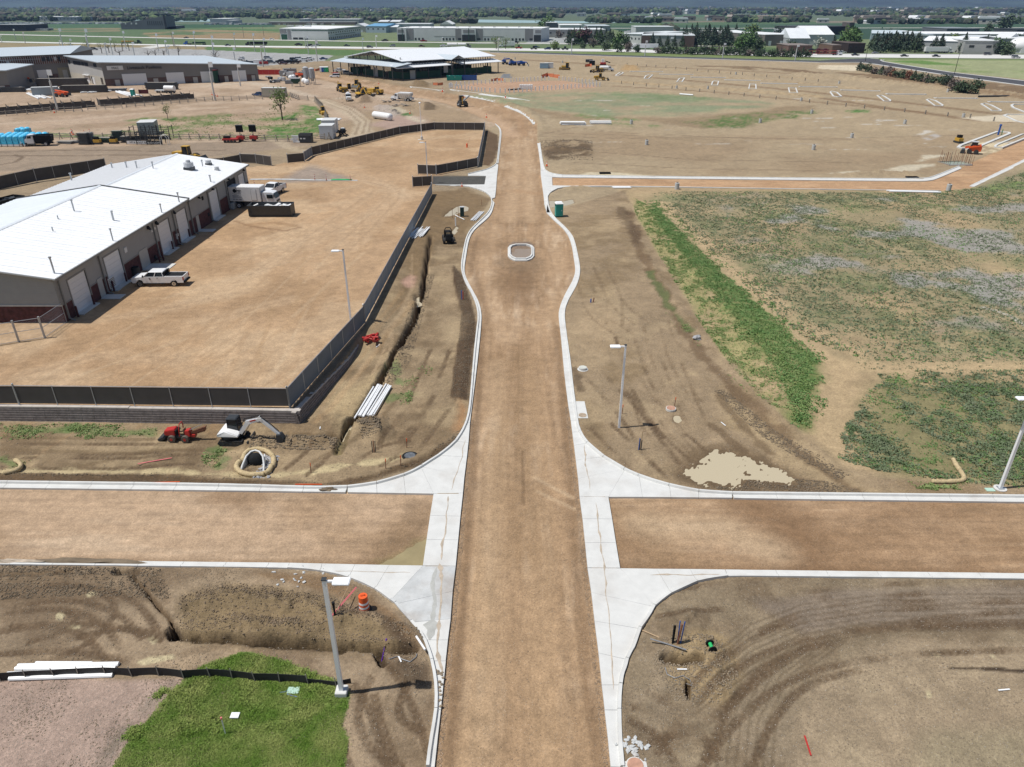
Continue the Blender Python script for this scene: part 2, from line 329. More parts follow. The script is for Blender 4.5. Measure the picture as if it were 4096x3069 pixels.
for s,c in (('3520,680 3620,690 3730,665 3740,655 3600,665','cfc2aa'),('3310,695 3440,690 3440,683 3330,690','cfc2aa'),('3660,650 3780,625 3760,618 3700,622','cfc2aa'),('3650,545 3740,525 3700,522','cfc6ba'),('3840,590 3960,565 4030,575 3990,610 3900,612','dccaa8'),('2140,575 2260,580 2260,600 2150,600','8a745a'),('3700,565 3770,545 3730,535 3690,550','b9b0a8'),('3500,490 3600,480 3500,478','cfc6ba'),('3900,720 3980,700 3850,735','bfb3ac')):
 paint(s,c,ft=.5,wa=1.2,pa=(2.5,.3,.5))
for q in rg(60):
 a=random.uniform(2200,4050);b=random.uniform(390,600);v=at(a,b);l=random.uniform(1,5)
 paint([(v.x-l,v.y-.3),(v.x+l,v.y-.5),(v.x+l,v.y+.5),(v.x-l,v.y+.3)],'c9c0b4',a=.8,ft=.4,wa=.8,pa=(1.5,.4,.55))
paint('2100,560 2500,545 3000,560 3300,560 3300,575 3000,570 2500,560','8b765c',a=.5,ft=2,wa=2,pa=(8,.4,.6))
for s in ('2140,545 2500,555 2800,548 3400,560','2150,530 2600,545 3200,558 3900,540','2400,610 2800,640 3400,650','2300,650 2700,672 3300,685','2160,540 2300,510 2450,530 2800,545'):
 stroke(s,.35,'84705a',.6);
paint('2480,752 2530,840 2600,960 2700,1130 2800,1290 2900,1440 3000,1560 3150,1700 3300,1830 3420,1900 3700,1930 4400,1960 4400,752','b9a07d',ft=1,wa=1)
FA='2600,775 2700,765 3300,768 3700,772 3900,752 4096,690 4500,560 4500,1480 4096,1455 3700,1450 3420,1440 3200,1340 3050,1210 2900,1070 2760,930'
FB='3500,1500 3650,1480 4096,1480 4500,1490 4500,1960 4096,1960 3750,1915 3500,1890 3340,1830 3380,1700 3450,1600'
FC='2530,790 2610,830 2700,940 2850,1090 3000,1210 3150,1340 3290,1470 3270,1560 3230,1650 3250,1725 3150,1700 3000,1560 2900,1440 2800,1290 2700,1130 2600,960 2540,850'
FD='2590,820 2620,820 2720,925 2860,1055 3010,1185 3170,1325 3292,1450 3290,1500 3235,1620 3250,1735 3160,1680 3140,1560 3060,1420 2900,1240 2750,1050 2640,910'
paint(FA,'938c6c',a=.6,ft=3,wa=5,wsc=14,pa=(11,.25,.55));paint(FA,'5c7548',a=.5,ft=4,wa=5,pa=(6,.45,.7));paint('2900,800 4300,790 4300,1300 3700,1280 3300,1200','a6a3a0',a=.75,ft=5,wa=7,pa=(7,.52,.66))
paint(FB,'7a7a52',a=.7,ft=1.5,wa=2.5,pa=(5,.2,.55));paint(FC,'9a9a62',a=.6,ft=.6,wa=1,pa=(3,.2,.6));paint(FD,'5c7a3c',a=.8,ft=.8,wa=1.2,wsc=2)
paint('3700,765 3900,760 4096,700 4300,600 4300,680 4096,760 3900,800','7d9455',a=.8,ft=1.5,wa=2,pa=(3,.35,.55))
for s in ('2630,810 2760,930 2900,1075 3050,1215 3200,1345 3330,1450 3400,1500','2660,815 2790,930 2930,1065 3090,1200 3240,1310 3420,1410'):stroke(s,1.0,'c8ad88',.6)
stroke('3370,1455 3600,1475 4200,1470',1.2,'c6ac86',.8);stroke('3330,1480 3340,1600 3330,1750 3380,1830',1.2,'c4aa85',.7)
stroke('3930,1230 3990,1245 4050,1270 4110,1310',.25,'cfc8bd',.9)
NEZ='2204,850 2500,760 2530,840 2600,960 2700,1130 2800,1290 2900,1440 3000,1560 3150,1700 3300,1830 3420,1900 3700,1930 4300,1960 4300,1990 3300,1976 2929,1972 2791,1963 2559,1902 2418,1826 2324,1727 2300,1593 2280,1440 2257,1257 2320,1090 2290,940'
paint(NEZ,'a38d71',ft=.15,wa=.1);paint(NEZ,'8c7658',a=.6,ft=.3,wa=.2,pa=(5,.42,.62));paint(NEZ,'b9a281',a=.6,ft=.3,wa=.2,pa=(3.7,.5,.7))
paint('2760,1790 3000,1780 3200,1880 3420,1960 2900,1965 2640,1910','836d53',a=.7,ft=1,wa=1.2)
paint('2990,1900 3300,1930 3500,1975 2930,1968','6f5a45',a=.7,ft=.6,wa=.8,pa=(1.2,.3,.6))
paint('2850,1560 3100,1700 3300,1850 3500,1960 3700,1985 3450,1985 3200,1900 2900,1680','b79f7c',a=.75,ft=.8,wa=.8)
paint('2310,1230 2420,1200 2500,1300 2450,1420 2330,1500 2290,1400','b1997a',a=.7,ft=1,wa=1)
for s,w,c in (('2520,850 2560,1000 2640,1150 2720,1300 2830,1450 2960,1580 3080,1700 3250,1850 3400,1960',.55,'6d563f'),('2480,830 2520,900 2540,960',.8,'5f4c39'),('2600,1090 2680,1230 2760,1320',.4,'5c7040'),('2300,1480 2320,1560',.35,'5c4a38'),('2850,1700 3000,1830',.3,'6b563f'),('2870,1580 2960,1690 3080,1810',.35,'6b563f')):
 stroke(s,w,c,.65,nz=1.6)
for k in rg(9):
 a=random.uniform(2330,2700);b=random.uniform(900,1750);tracks(smooth_line(P(f'{a},{b} {a+random.uniform(20,90)},{b+random.uniform(60,160)} {a+random.uniform(60,190)},{b+random.uniform(150,300)}')),.2,1.7,'7b664e',.38)
NWZ='1160,1700 1205,1703 1477,1330 1728,775 1860,750 1964,795 1885,915 1844,1053 1903,1338 1881,1580 1860,1694 1681,1865 1390,1947 0,1926 0,1690 850,1696'
paint(NWZ,'a08a6d',ft=.1,wa=.1);paint(NWZ,'7a654c',a=.65,ft=.3,wa=.2,pa=(4,.42,.6));paint(NWZ,'b7a07e',a=.6,ft=.3,wa=.2,pa=(3,.52,.7))
paint('1812,1060 1850,1100 1885,1200 1903,1300 1893,1440 1875,1600 1800,1590 1830,1400 1846,1250 1812,1130','5d4936',ft=.15,wa=.3)
paint('-200,1895 600,1905 1300,1935 1500,1905 1700,1830 1830,1730 1860,1700 1870,1715 1830,1780 1700,1860 1400,1945 0,1927','6a5640',ft=.2,wa=.3)
paint('1730,775 1860,760 1950,800 1900,880 1860,940 1760,960 1640,1200 1560,1300 1650,1000','8a7356',ft=.8,wa=1);
paint('1650,1220 1820,1160 1860,1260 1790,1450 1700,1600 1560,1700 1500,1760 1620,1500','b29b7c',a=.5,ft=1,wa=1.4,pa=(3,.3,.6))
paint('1330,1600 1440,1540 1560,1450 1580,1500 1480,1640 1420,1720 1350,1740','b9a27d',a=.7,ft=.8,wa=.6)
paint('1940,515 1990,540 2000,570 1990,620 1960,665 1930,660 1940,560','6c5742',ft=.3,wa=.5);paint('1920,600 1945,540 1925,660 1905,680','9b8a74',a=.7,ft=.3)
paint('1840,1580 1870,1660 1850,1720 1800,1730 1820,1640','a8835f',ft=.4,wa=.6,pa=(1.5,.3,.5));paint('1625,1130 1640,1115 1660,1125 1655,1165 1630,1170 1600,1150','c09a86',ft=.4,wa=.5)
for s in ('0,1750 400,1755 700,1760','0,1800 500,1812 1000,1790','300,1870 620,1800 900,1800','1500,1700 1620,1560 1700,1480','1250,1850 1400,1770 1500,1720'):stroke(s,.22,'7c674d',.6,nz=.4)
stroke('-100,1885 120,1885 400,1885 600,1888 820,1896 1060,1905 1250,1888 1400,1860 1560,1838 1640,1815',.32,'cbb78f',.95,nz=1.4)
for s in ('30,1715 200,1725 300,1720','290,1720 450,1725 600,1735','860,1800 900,1830 870,1870','1560,1600 1640,1580','0,1840 60,1850','1560,1460 1600,1530'):stroke(s,.5,'68804a',.65,nz=1.8)
SWZ='0,2262 1000,2275 1308,2295 1497,2362 1612,2462 1700,2575 1741,2808 1704,3090 0,3090'
paint(SWZ,'a08b72',ft=.08,wa=.1);paint(SWZ,'846f58',a=.7,ft=.1,wa=.1,pa=(3,.42,.62));paint(SWZ,'bba386',a=.6,ft=.1,wa=.1,pa=(2.4,.52,.7))
paint('-100,2262 640,2275 690,2440 620,2430 400,2400 0,2420','7a6650',a=.75,ft=.4,wa=.5,pa=(1.6,.15,.5))
paint('700,2560 720,2390 900,2330 1080,2345 1300,2390 1450,2440 1600,2500 1660,2590 1400,2600','8b775a',ft=.5,wa=.9);paint('1500,2420 1640,2520 1660,2600 1580,2560','5d4c3b',ft=.3,wa=.4);paint('1560,2640 1720,2650 1730,2740 1640,2760 1560,2720','5d4c3b',a=.8,ft=.4,wa=.5)
paint('1000,2290 1300,2300 1500,2380 1600,2470 1690,2590 1640,2560 1520,2440 1300,2370','8a6f52',a=.8,ft=.2,wa=.3)
paint('-200,2718 300,2712 746,2718 681,2778 612,2858 537,2937 482,3022 452,3100 -300,3100','b79e8f',ft=.15,wa=.3);paint('400,3100 482,2990 560,2880 640,2800 746,2716 690,2716 560,2820 440,2960 350,3100','8d7f70',a=.8,ft=.3,wa=.4,pa=(1,.25,.6))
LAWN='440,3100 482,3022 537,2937 612,2858 681,2778 746,2716 796,2674 870,2644 970,2614 1100,2632 1224,2684 1343,2728 1398,2778 1388,2823 1368,2907 1393,2957 1370,3100'
lawnm=paint(LAWN,'5f8238',ft=.06,wa=.2,wsc=1.5);paint(LAWN,'8f9c5a',a=.7,ft=.1,wa=.2,pa=(1.1,.5,.7))
for s,a in (('750,2610 1000,2560 1500,2640','.6'),('1500,2800 1560,2900 1600,3069','.5'),('1550,2800 1620,2900 1680,3060','.5')):stroke(s,.3,'8b765d',float(a),nz=.5)
SEZ='2484,2822 2490,2740 2542,2591 2633,2426 2759,2344 3000,2306 4300,2321 4300,3100 2495,3100'
paint(SEZ,'9a886f',ft=.08,wa=.1);paint(SEZ,'7b6852',a=.7,ft=.1,wa=.1,pa=(3.2,.4,.6));paint(SEZ,'a5927a',a=.5,ft=.1,wa=.1,pa=(2.2,.52,.7))
paint('3200,2830 3290,2700 3450,2590 3600,2560 4300,2580 4300,3100 3130,3100','a8947a',ft=.3,wa=.6);paint('3400,2700 4300,2620 4300,3100 3300,3100','b8a487',a=.6,ft=.6,wa=1,pa=(2.6,.4,.65))
paint('3700,2930 4300,2870 4300,3100 3600,3100','9f9276',a=.6,ft=.6,wa=.8);paint('2720,2560 2850,2530 2930,2560 2980,2700 2900,2830 2780,2800 2660,2720','a8906c',a=.8,ft=.3,wa=.5)
paint('2990,2390 3400,2345 4300,2345 4300,2500 3550,2500 3200,2520','948474',a=.8,ft=.4,wa=.6)
for k in rg(8):
 y0=2370+k*21;stroke(f'{2860-k*10},{y0+250+k*12} {3000},{y0+130+k*6} {3200},{y0+50+k*3} {3500},{y0+12} 4200,{y0+random.uniform(-6,10)}',.07,'65543f',.45,nz=.5)
for k in rg(7):
 x0=2900+k*36;stroke(f'{x0+260},{2570} {x0+80},{2700} {x0-10},{2880} {x0-30},3080',.07,'65543f',.4,nz=.5)
stroke('3800,2674 3900,2676 4000,2680 4150,2690',.1,'3c2d22',.9,nz=.8)
LC='-1500,720 0,700 430,655 760,640 1250,560 1738,520 1940,515 1990,500 1960,480 1900,455 1700,393 1400,345 1150,292 1000,281 860,330 415,345 290,325 -1500,380'
paint(LC,'b79e86',ft=1,wa=1.5);paint(LC,'cbb49c',a=.6,ft=1,wa=1,pa=(18,.45,.65));paint(LC,'9c8469',a=.55,ft=1,wa=1,pa=(14,.5,.7))
paint('1240,560 1540,540 1730,520 1960,510 1900,455 1780,420 1640,395 1560,440 1480,440','a68f72',a=.85,ft=3,wa=3)
paint('-400,620 700,575 1050,560 1250,560 1250,580 760,640 430,655 0,690 -400,720','a08d79',ft=1,wa=1.5)
for s in ('-100,610 300,600 700,605 900,600','-100,625 400,622 800,618','0,660 60,650 90,630 60,620'):stroke(s,.45,'6b5846',.7,nz=.5)
paint('470,495 560,470 700,470 900,450 1000,480 1100,470 1180,450 1230,420 1290,430 1310,545 1060,545 640,560 200,540 120,520','6c7d45',a=.9,ft=2,wa=3,pa=(8,.43,.62))
paint('1200,420 1270,430 1300,540 1200,550 1050,555 1100,500 1230,480','5f8040',ft=1.2,wa=1.5,pa=(5,.2,.5));paint('1100,470 1190,455 1180,478 1090,480','567a38',ft=.8)
paint('640,478 720,470 690,490','567a38',ft=.8);paint('200,530 640,545 1250,548 1250,556 640,556 200,548','6b8045',a=.9,ft=.6,wa=1,pa=(3,.3,.55))
for s,w,c in (('1290,400 1400,440 1460,490 1440,535 1380,550',2.2,'cfbda3'),('1240,395 1340,430 1420,470 1480,530',1.6,'c6b49b'),('830,345 1000,330 1100,350 1250,385',2.5,'cdbda9'),('-100,500 300,480 700,440 900,430',2.,'c8b19a'),('1350,395 1500,385 1700,400',2,'c9b8a2'),('1100,560 1180,600 1250,610',1.5,'c4b196')):
 stroke(s,w,c,.6,nz=.6)
for s in ('1300,400 1400,435 1465,485 1450,535','1315,396 1420,430 1485,480 1475,530','1275,405 1390,445 1440,490 1420,540','1700,515 1800,495 1870,478','1560,500 1750,480'):stroke(s,.35,'8a745c',.6,nz=.4)
paint('1490,430 1560,420 1600,450 1580,475 1520,460','b7aaa0',a=.8,ft=1.5,wa=2);paint('1590,460 1680,465 1720,490 1560,520 1480,500','b59a8e',a=.8,ft=2,wa=2)
paint('1560,430 1600,425 1640,460 1700,480 1700,500 1620,470','cdbfa6',a=.8,ft=1,wa=1.5,pa=(3,.3,.5));paint('1600,455 1640,450 1650,462 1610,466','5f7a48',ft=.5)
paint('1150,300 1300,280 1360,262 1500,300 1560,330 1800,360 1640,350 1480,322 1300,305','9d8567',a=.8,ft=1.5,wa=2)
PARK='240,205 270,190 480,189 820,200 1335,222 1300,243 1010,268 800,262 600,250 300,225'
paint(PARK,'adacab',ft=.3,wa=0)
for s_ in ('220,2460 240,2445 262,2460 250,2480 225,2478','265,2508 290,2496 325,2502 318,2514 270,2516','345,2378 375,2366 392,2370 380,2382 350,2388','525,2512 545,2505 548,2520 528,2524','585,2545 620,2540 635,2570 610,2580 588,2565','550,2650 600,2630 690,2620 700,2632 640,2650 580,2662','3705,2770 3725,2768 3732,2790 3715,2800','3735,2615 3755,2618 3760,2632 3740,2628','3960,2620 3975,2618 3985,2640'):paint(s_,'cdbd98',ft=.06,wa=.12,wsc=.8)
yardm=paint(YARD,'c3a07a',ft=0,wa=0);ym=yardm>0
paint(YARD,'b18f6a',a=.7,ft=0,wa=0,pa=(13,.4,.62));paint(YARD,'d0b18c',a=.6,ft=0,wa=0,pa=(8,.48,.68))
paint(Yp('1090,735 1170,700 1220,660 1270,655 1330,690 1420,710 1350,722'),'a39282',a=.9,ft=1.5,wa=1.5)
for s in ('1450,725 1550,745 1560,780 1480,860 1330,1000','1440,720 1600,760 1590,800 1500,900 1400,1000','1250,665 1400,690 1550,730 1640,800','900,1150 1200,1000 1450,860','850,1280 1000,1240 1150,1200','0,1330 300,1290 600,1250 900,1180','100,1500 400,1420 700,1440','1000,1100 1300,900 1500,760'):
 stroke(Yp(s),1.2,'cfb08c',.35,nz=.8);stroke(Yp(s),.16,'9c7f60',.3,nz=.6)
for q in rg(90):
 v=aty(random.uniform(250,1650),random.uniform(680,1550));a=random.uniform(-.25,.35)+(0.35 if v.x<-30 else .05);L=random.uniform(4,14)
 stroke([(v.x-L*math.sin(a),v.y-L*math.cos(a)),(v.x+L*math.sin(a),v.y+L*math.cos(a))],random.uniform(.1,.3),random.choice(['b08e69','d0b491','b6946c']),.3,nz=.6)
stroke(Yp('940,885 1000,905 1140,925 1200,910'),.3,'8d6c4e',.7,nz=1);stroke(Yp('1000,900 1100,890 1180,905'),.6,'a5825d',.6)
for q_ in ('0,2560 300,2540 650,2600 1000,2640 1350,2660','0,2480 250,2440 420,2500 500,2600','60,2400 300,2380 480,2440 560,2560','1480,2700 1560,2800 1640,3069','1560,2720 1500,2850 1560,2960 1660,3000','1420,2800 1450,2950 1500,3090','100,2620 300,2560 400,2460 340,2400','300,2600 450,2560 600,2620','2560,2900 2760,2850 3000,2640 3300,2460 4200,2380','2700,3069 2850,2850 3100,2650 3500,2560 4200,2540','2900,3090 3000,2850 3150,2680 3400,2620','3000,2480 3300,2400 4200,2350','2600,2420 2900,2380 3300,2340','3400,2470 3800,2450 4200,2460','2550,2820 2700,2900 2800,3069','0,1800 500,1808 900,1790','0,1840 400,1850 800,1830','1180,1890 1260,1830 1300,1780','1560,1790 1660,1650 1720,1500 1760,1400','1640,1780 1740,1650 1800,1560','1480,1850 1560,1800 1650,1790','2380,1500 2520,1650 2650,1850 2800,1960','2400,1700 2600,1900','2500,1500 2700,1750 2900,1900','2900,1960 3100,1930 3300,1960','2500,1350 2560,1550 2700,1750'):
 tracks(smooth_line(P(q_),3),.26,1.9,'6b5742',.6,.4,.035)
# GRAVEL SURFACES
low=np.zeros(X.size)
roadm=np.zeros(X.size,bool)
def gravel(poly,ang,base='af9070',lite='c6a98a',dark='8b6f52',la=.6,da=.55):
 m=inpoly(X,Y,poly,.3,0)
 b=m>0;low[b]=1;roadm[b]=True
 u=X[b]*math.cos(ang)+Y[b]*math.sin(ang);v=-X[b]*math.sin(ang)+Y[b]*math.cos(ang)
 s1=vnoise(u/10,v,.4,21,5);s2=vnoise(u/5,v,1.7,22,4);s3=vnoise(u,v,7,23,4);s4=vnoise(u/3.5,v,.22,31,3,.8);s5=vnoise(u/26,v,.3,33,4,.75)
 c=hexc(base)[None,:]*np.ones((b.sum(),1));
 a=(smooth(.45,.7,s1*.5+s2*.5)*la*smooth(.2,.8,vnoise(u,v,5,27,3)))[:,None];c=c*(1-a)+hexc(lite)*a
 a=(smooth(.48,.7,s3*.7+s2*.3)*da)[:,None];c=c*(1-a)+hexc(dark)*a
 c*=(1+(s4-.5)*.28*np.clip(1.25-Y[b]/110,0,1)+(s5-.5)*.5)[:,None];col[b]=c
gravel(ROAD,PI/2,lite='d0b496',la=.95);gravel(XL,0,'bfa285','d2b89c','a08365');gravel(XR,0,'ae8f70','ccaf90','8d6e50');gravel(SIDE,0,'c29c78','d3b18e','a17d5c')
for s,w,c,a in (('1990,1450 1985,1750 1960,2200 1900,3069',.9,'c4a684',.45),('2130,1450 2140,1750 2150,2200 2190,3069',.9,'c0a07d',.4),('1930,1300 1905,1700 1860,2300 1795,3069',.28,'7f654c',.6),('2228,1300 2260,1700 2310,2300 2395,3069',.3,'7d634a',.5),('2090,1800 2095,2010',.12,'6f5843',.7),('2140,1905 2290,1985',.16,'d0b493',.7),('2150,1960 2300,2030',.14,'d0b493',.6),('2110,1440 2090,1600 2080,1900 2100,2200',1.4,'8f7354',.35),('1990,900 1940,1050 1960,1200 2030,1350',.8,'c9a987',.35),('2190,900 2240,1050 2220,1200 2160,1330',.8,'c9a987',.35),('1910,940 1880,1050 1930,1180 1945,1290',.35,'836950',.5),('2082,1080 2080,1150 2090,1200',1.8,'7f6349',.55),('2040,880 2060,700 2070,560',1.1,'cdae8c',.5),('2120,880 2115,700 2110,560',1.,'cdae8c',.5),('2060,760 2140,770 2170,770',1.2,'b08c69',.5),('2050,540 1990,480 1850,420 1600,370 1300,310 1000,275',2.2,'cfae8f',.6),('2100,540 2080,470 1980,425 1800,385',1.,'b28f6d',.6),('3030,2010 3150,2100 3230,2290',2.0,'8a6c50',.8),('2440,2040 2560,2100 2700,2260',1.4,'8f7354',.4),('2500,2270 4096,2288',.5,'876a4e',.6),('0,2235 1600,2255',.35,'8d7053',.5),('1560,2250 1690,2050',1.5,'83694d',.6),('900,1975 1000,1985',1.2,'8d7053',.6),('2560,2080 2900,2110 3100,2200',1.2,'cdb292',.5)):
 m=stroke(s,w,None,a,soft=.9,nz=.35)*roadm;col[:]=col*(1-m)[:,None]+hexc(c)[None,:]*(1+(n3-.5)*.3)[:,None]*m[:,None]
m=inpoly(X,Y,P('1691,2262 1560,2262 1480,2255 1600,2205 1712,2140'),.5,.4,1)*roadm;col[:]=col*(1-m*.75)[:,None]+hexc('8f8258')[None,:]*(m*.75)[:,None]
m=inpoly(X,Y,P('1988,1040 2050,1000 2110,1000 2180,1040 2150,1080 2080,1090 2010,1070'),.9,.8,2)*roadm;col[:]=col*(1-m*.5)[:,None]+hexc('7a654f')[None,:]*(m*.5)[:,None]
# RELIEF
rough=np.clip(1-low,0,1)
z+=(n1-.5)*.12+(n2-.5)*.07*np.clip(1.3-Y/250,0,1)
z[Y>350]*=.3
def mound(s,h,reach,lump=.6,sharp=1.):
 pts=P(s)if isinstance(s,str)else s;d=dline(X,Y,pts,reach*1.6);b=d<reach*1.4
 dd=d[b]+(vnoise(X[b],Y[b],1.4,44,4)-.5)*reach*lump
 f=np.clip(1-dd/reach,0,1)**sharp;z[b]+=h*f*(1+(vnoise(X[b],Y[b],.45,45,4)-.5)*lump*1.5)
def trench(s,w,dep,mud='4d3b2b'):  # also darkens the cut's colour so the narrow slot shows
 pts=P(s)if isinstance(s,str)else s;d=dline(X,Y,pts,w+1.5);b=d<w+1.2
 dd=d[b]+(vnoise(X[b],Y[b],.7,48,4)-.5)*w*.7;f=1-smooth(w*.62,w*1.05,dd);z[b]-=dep*f
 col[b]=col[b]*(1-f*.9)[:,None]+hexc(mud)[None,:]*(f*.9)[:,None]
mound('1690,960 1665,1180 1630,1290 1540,1450 1470,1560 1400,1640',.2,.7,1.2);mound('1725,1160 1690,1290 1590,1470 1520,1600',.08,.6,.9)
mound('960,1700 1100,1715 1330,1718 1380,1690',.3,.9,.9);mound('1000,1775 1180,1770 1340,1775',.45,1.1,.9);mound('1450,1720 1490,1700 1510,1740',.75,1.5,.5);mound('1290,1680 1350,1690',.5,1.3,.7);mound('1590,1430 1640,1410',.45,1.3,.6);mound('1670,1220 1740,1200',.3,1.2,.9)
mound('1780,880 1830,890',.4,1.2,.9);mound('1700,930 1780,950',.3,1,.9);mound('1870,1300 1850,1500 1840,1590',.18,.9,.5);mound('0,1905 700,1912 1250,1932',.15,.45,.7);mound('1400,1925 1600,1870 1750,1790',.22,.6,.7)
mound('620,1835 750,1820 740,1870 650,1880',.18,1.2,.9)
trench('1722,950 1700,1100 1690,1180 1655,1290 1610,1370 1560,1450 1500,1560 1440,1650 1395,1700 1372,1748',.3,1.3,'33271c');trench('1370,1752 1250,1750 1130,1744',.32,1.,'3a2c1f');trench('1395,1700 1370,1775 1352,1810',.42,.5,'8f815c')
mound('720,2440 880,2400 1050,2405 1250,2440 1350,2490 1250,2530 900,2520',.34,1.1,1.1,1.);mound('1350,2480 1560,2500 1640,2560',.4,.9,.9);mound('30,2310 500,2300',.15,.6,.9);mound('1530,2660 1650,2700',.25,.9,.9)
trench('700,2540 800,2552 1000,2566 1250,2578 1480,2590 1655,2600',.3,1.3,'35281b');trench('530,2310 600,2385 680,2480 705,2535',.12,.7,'54412f');trench('470,2290 545,2292',.28,1.,'35281d');trench('-40,2305 140,2302 280,2297',.14,.8,'3d2e21');trench('690,2520 700,2545',.35,.8,'3d2e21');trench('1515,2620 1530,2660',.3,.7,'3d2e21');trench('1365,2605 1372,2603',.2,.6,'35281d')
trench('2665,2632 2720,2642 2790,2640',.33,.7,'54432f');trench('2750,2720 2755,2790',.13,.6,'43331f');mound('2700,2580 2780,2570 2860,2620',.3,1.,.8);mound('2850,2700 2880,2760',.35,1.1,.8);mound('2680,2500 2760,2470',.3,1.,.8)
mound('2640,920 2850,1150 3050,1360 3180,1500 3190,1650',.3,3.4,.3);mound('2570,1000 2720,1240 2900,1430 3000,1560',.18,.9,.8);mound('3000,1560 3150,1700 3300,1830',.2,.9,.8)
mound('3200,300 3600,335 4096,390',1.6,5,.5);mound('2000,405 2100,440 2150,480 2160,500',.8,2.4,.8);mound('1830,370 2000,400',.6,2,.8);mound('2160,520 2190,510',.5,2,.8);mound('2240,570 2330,575',.5,2.5,.9);mound('2200,595 2290,600 2360,610',.5,2.4,.6)
mound('2280,755 2330,750',.35,2,.8);mound('2245,690 2300,680',.4,1.6,.9);mound('3420,700 3540,692 3650,700',.6,2.2,.8);mound('2470,640 2600,620',.0,1)
mound('1990,300 2040,298',0,1)
for s,h,r in (('1462,400 1465,400',2.2,4.2),('1712,432 1713,432',2.3,4.),('1660,335 1690,340',1.8,4.5),('1575,448 1580,450',1.0,2.6),('1520,430 1540,430',1.1,3.5),('1160,282 1220,280',1.2,5),('2030,307 2031,307',1.6,5),('2470,275 2540,277',2.2,6),('2270,250 2600,262',0,1),('1900,296 1960,300',.6,3)):
 if h:mound(s,h,r,.35)
d_=dline(X,Y,P('1462,400 1465,400'),6);
paint('1435,412 1462,378 1490,410','8b7660',ft=.3,wa=1);paint('1690,440 1712,418 1745,440','7a6853',ft=.3,wa=.6);paint('2000,312 2025,298 2050,312','7f8083',ft=.5,wa=1);paint('1560,452 1580,442 1600,455','56514d',ft=.3,wa=.6);paint('1640,345 1690,325 1720,350','857055',ft=1,wa=1);paint('2480,282 2520,268 2560,282','b3956d',ft=1,wa=1)
yp=np.clip(1.15-(Y-52)*.0115,0,1.15)
z=np.where(ym,yp+(n1-.5)*.05+(n2-.5)*.02,z)
fl=Yp('1460,1300 1728,775')+[(-14.6,131.5)]+Yp('1750,706 1912,660 1940,521')
d=dline(X,Y,fl,9);b=(~ym)&(d<8)&(X>-16.5)&(low<.5);f=1-smooth(.3,5.5,d[b]);z[b]=z[b]*(1-f)+np.maximum(yp[b],z[b])*f
b=(~ym)&(X<-13)&(Y>120)&(low<.5);fb=smooth(250,175,Y[b]);z[b]+=yp[b]*fb*(1-smooth(-19,-13,X[b]))
b=(~ym)&(X<-78)&(Y>48);z[b]+=yp[b]*.9*smooth(-76,-80,X[b])
WT=P(' '.join(['-400,1683 380,1690 850,1696 1203,1703 1310,1570 1400,1462 1477,1330']));WT=[(a-(.25 if i>3 else 0)-(.15 if i==3 else 0),b+(.3 if i<=3 else .1))for i,(a,b)in enumerate(WT)];WB=[(a,b)for a,b in WT]+Yp('1460,1300 1160,1634 0,1622')+[(-62,51)]
m=inpoly(X,Y,WB,0)>0;z=np.where(m&~ym,yp-.12,z)
col[m&~ym]=hexc('94806a')[None,:]*(1+(n2[m&~ym]-.5)*.5)[:,None]
PUD={'big':'2745,1895 2770,1845 2800,1822 2820,1800 2880,1798 2930,1808 2960,1820 3040,1832 3110,1862 3160,1905 3200,1940 3120,1938 3040,1925 2990,1918 2960,1950 2900,1945 2830,1935 2770,1918','ne1':'2690,1660 2720,1660 2728,1675 2722,1692 2700,1688 2692,1672','tr':'1352,1808 1372,1748 1396,1700 1410,1712 1392,1770 1372,1812','dig':'1768,868 1800,840 1840,820 1875,825 1872,842 1840,850 1800,865','dig2':'1806,932 1820,905 1834,905 1832,925 1815,936','pit':'1656,1210 1662,1185 1676,1185 1676,1205 1692,1215 1668,1222','po':'2190,815 2200,800 2250,805 2290,795 2300,812 2270,820 2230,830 2195,830','isl':'2050,1000 2120,1000 2122,1025 2100,1032 2060,1030'}
paint('2725,1895 2750,1840 2800,1800 2900,1785 3000,1810 3120,1850 3200,1910 3240,1955 3100,1960 2960,1965 2830,1950 2750,1930','6f5c46',a=.75,ft=.8,wa=.7)
for k_,s in PUD.items():
 m=inpoly(X,Y,P(s),.9 if k_=='big' else .2,.5 if k_=='big' else .15,1.2);b=m>0
 z[b]=z[b]*(1-m[b])+(-.13+(vnoise(X[b],Y[b],.35,81,4,.7)-.5)*.30+(n2[b]-.5)*.14)*m[b]
 if k_ not in ('isl',):col[b]=col[b]*(1-m[b]*.7)[:,None]+hexc('6f5c45')[None,:]*(m[b]*.7)[:,None]
isl=P('2036,972 2056,962 2110,962 2136,976 2136,1030 2112,1042 2056,1042 2034,1026')
cm=np.zeros(X.size,bool)
for c_ in CONC:cm|=inpoly(X,Y,c_,.12,0)>=.99
lowm=(low>.5)|cm
z=z+TZ*(Y<90)
z=np.where(lowm,-.15+(n3-.5)*.012*(Y<60),np.maximum(z,-1.6))
m=inpoly(X,Y,isl,0)>0;z[m]=-.05+(n2[m]-.5)*.08;col[m]=hexc('8f7a68')*(1+(n2[m]-.5)*.4)[:,None]
m=inpoly(X,Y,DRIVE,.25,0)>0;z[m]=-.1;col[m]=hexc('55534f')*(1+(n2[m]-.5)*.5)[:,None];drv=m
NFLAT=z.copy()
col[~(roadm|ym)]*=np.array([.98,.995,.985])[None,:];col[roadm]*=np.array([.98,.995,.985])[None,:];col[ym]*=np.array([.95,.985,1.03])[None,:]
col*=(1+(vnoise(X,Y,.16,83,3,.8)-.5)*.34*np.clip(1.2-Y/90,0,1))[:,None]
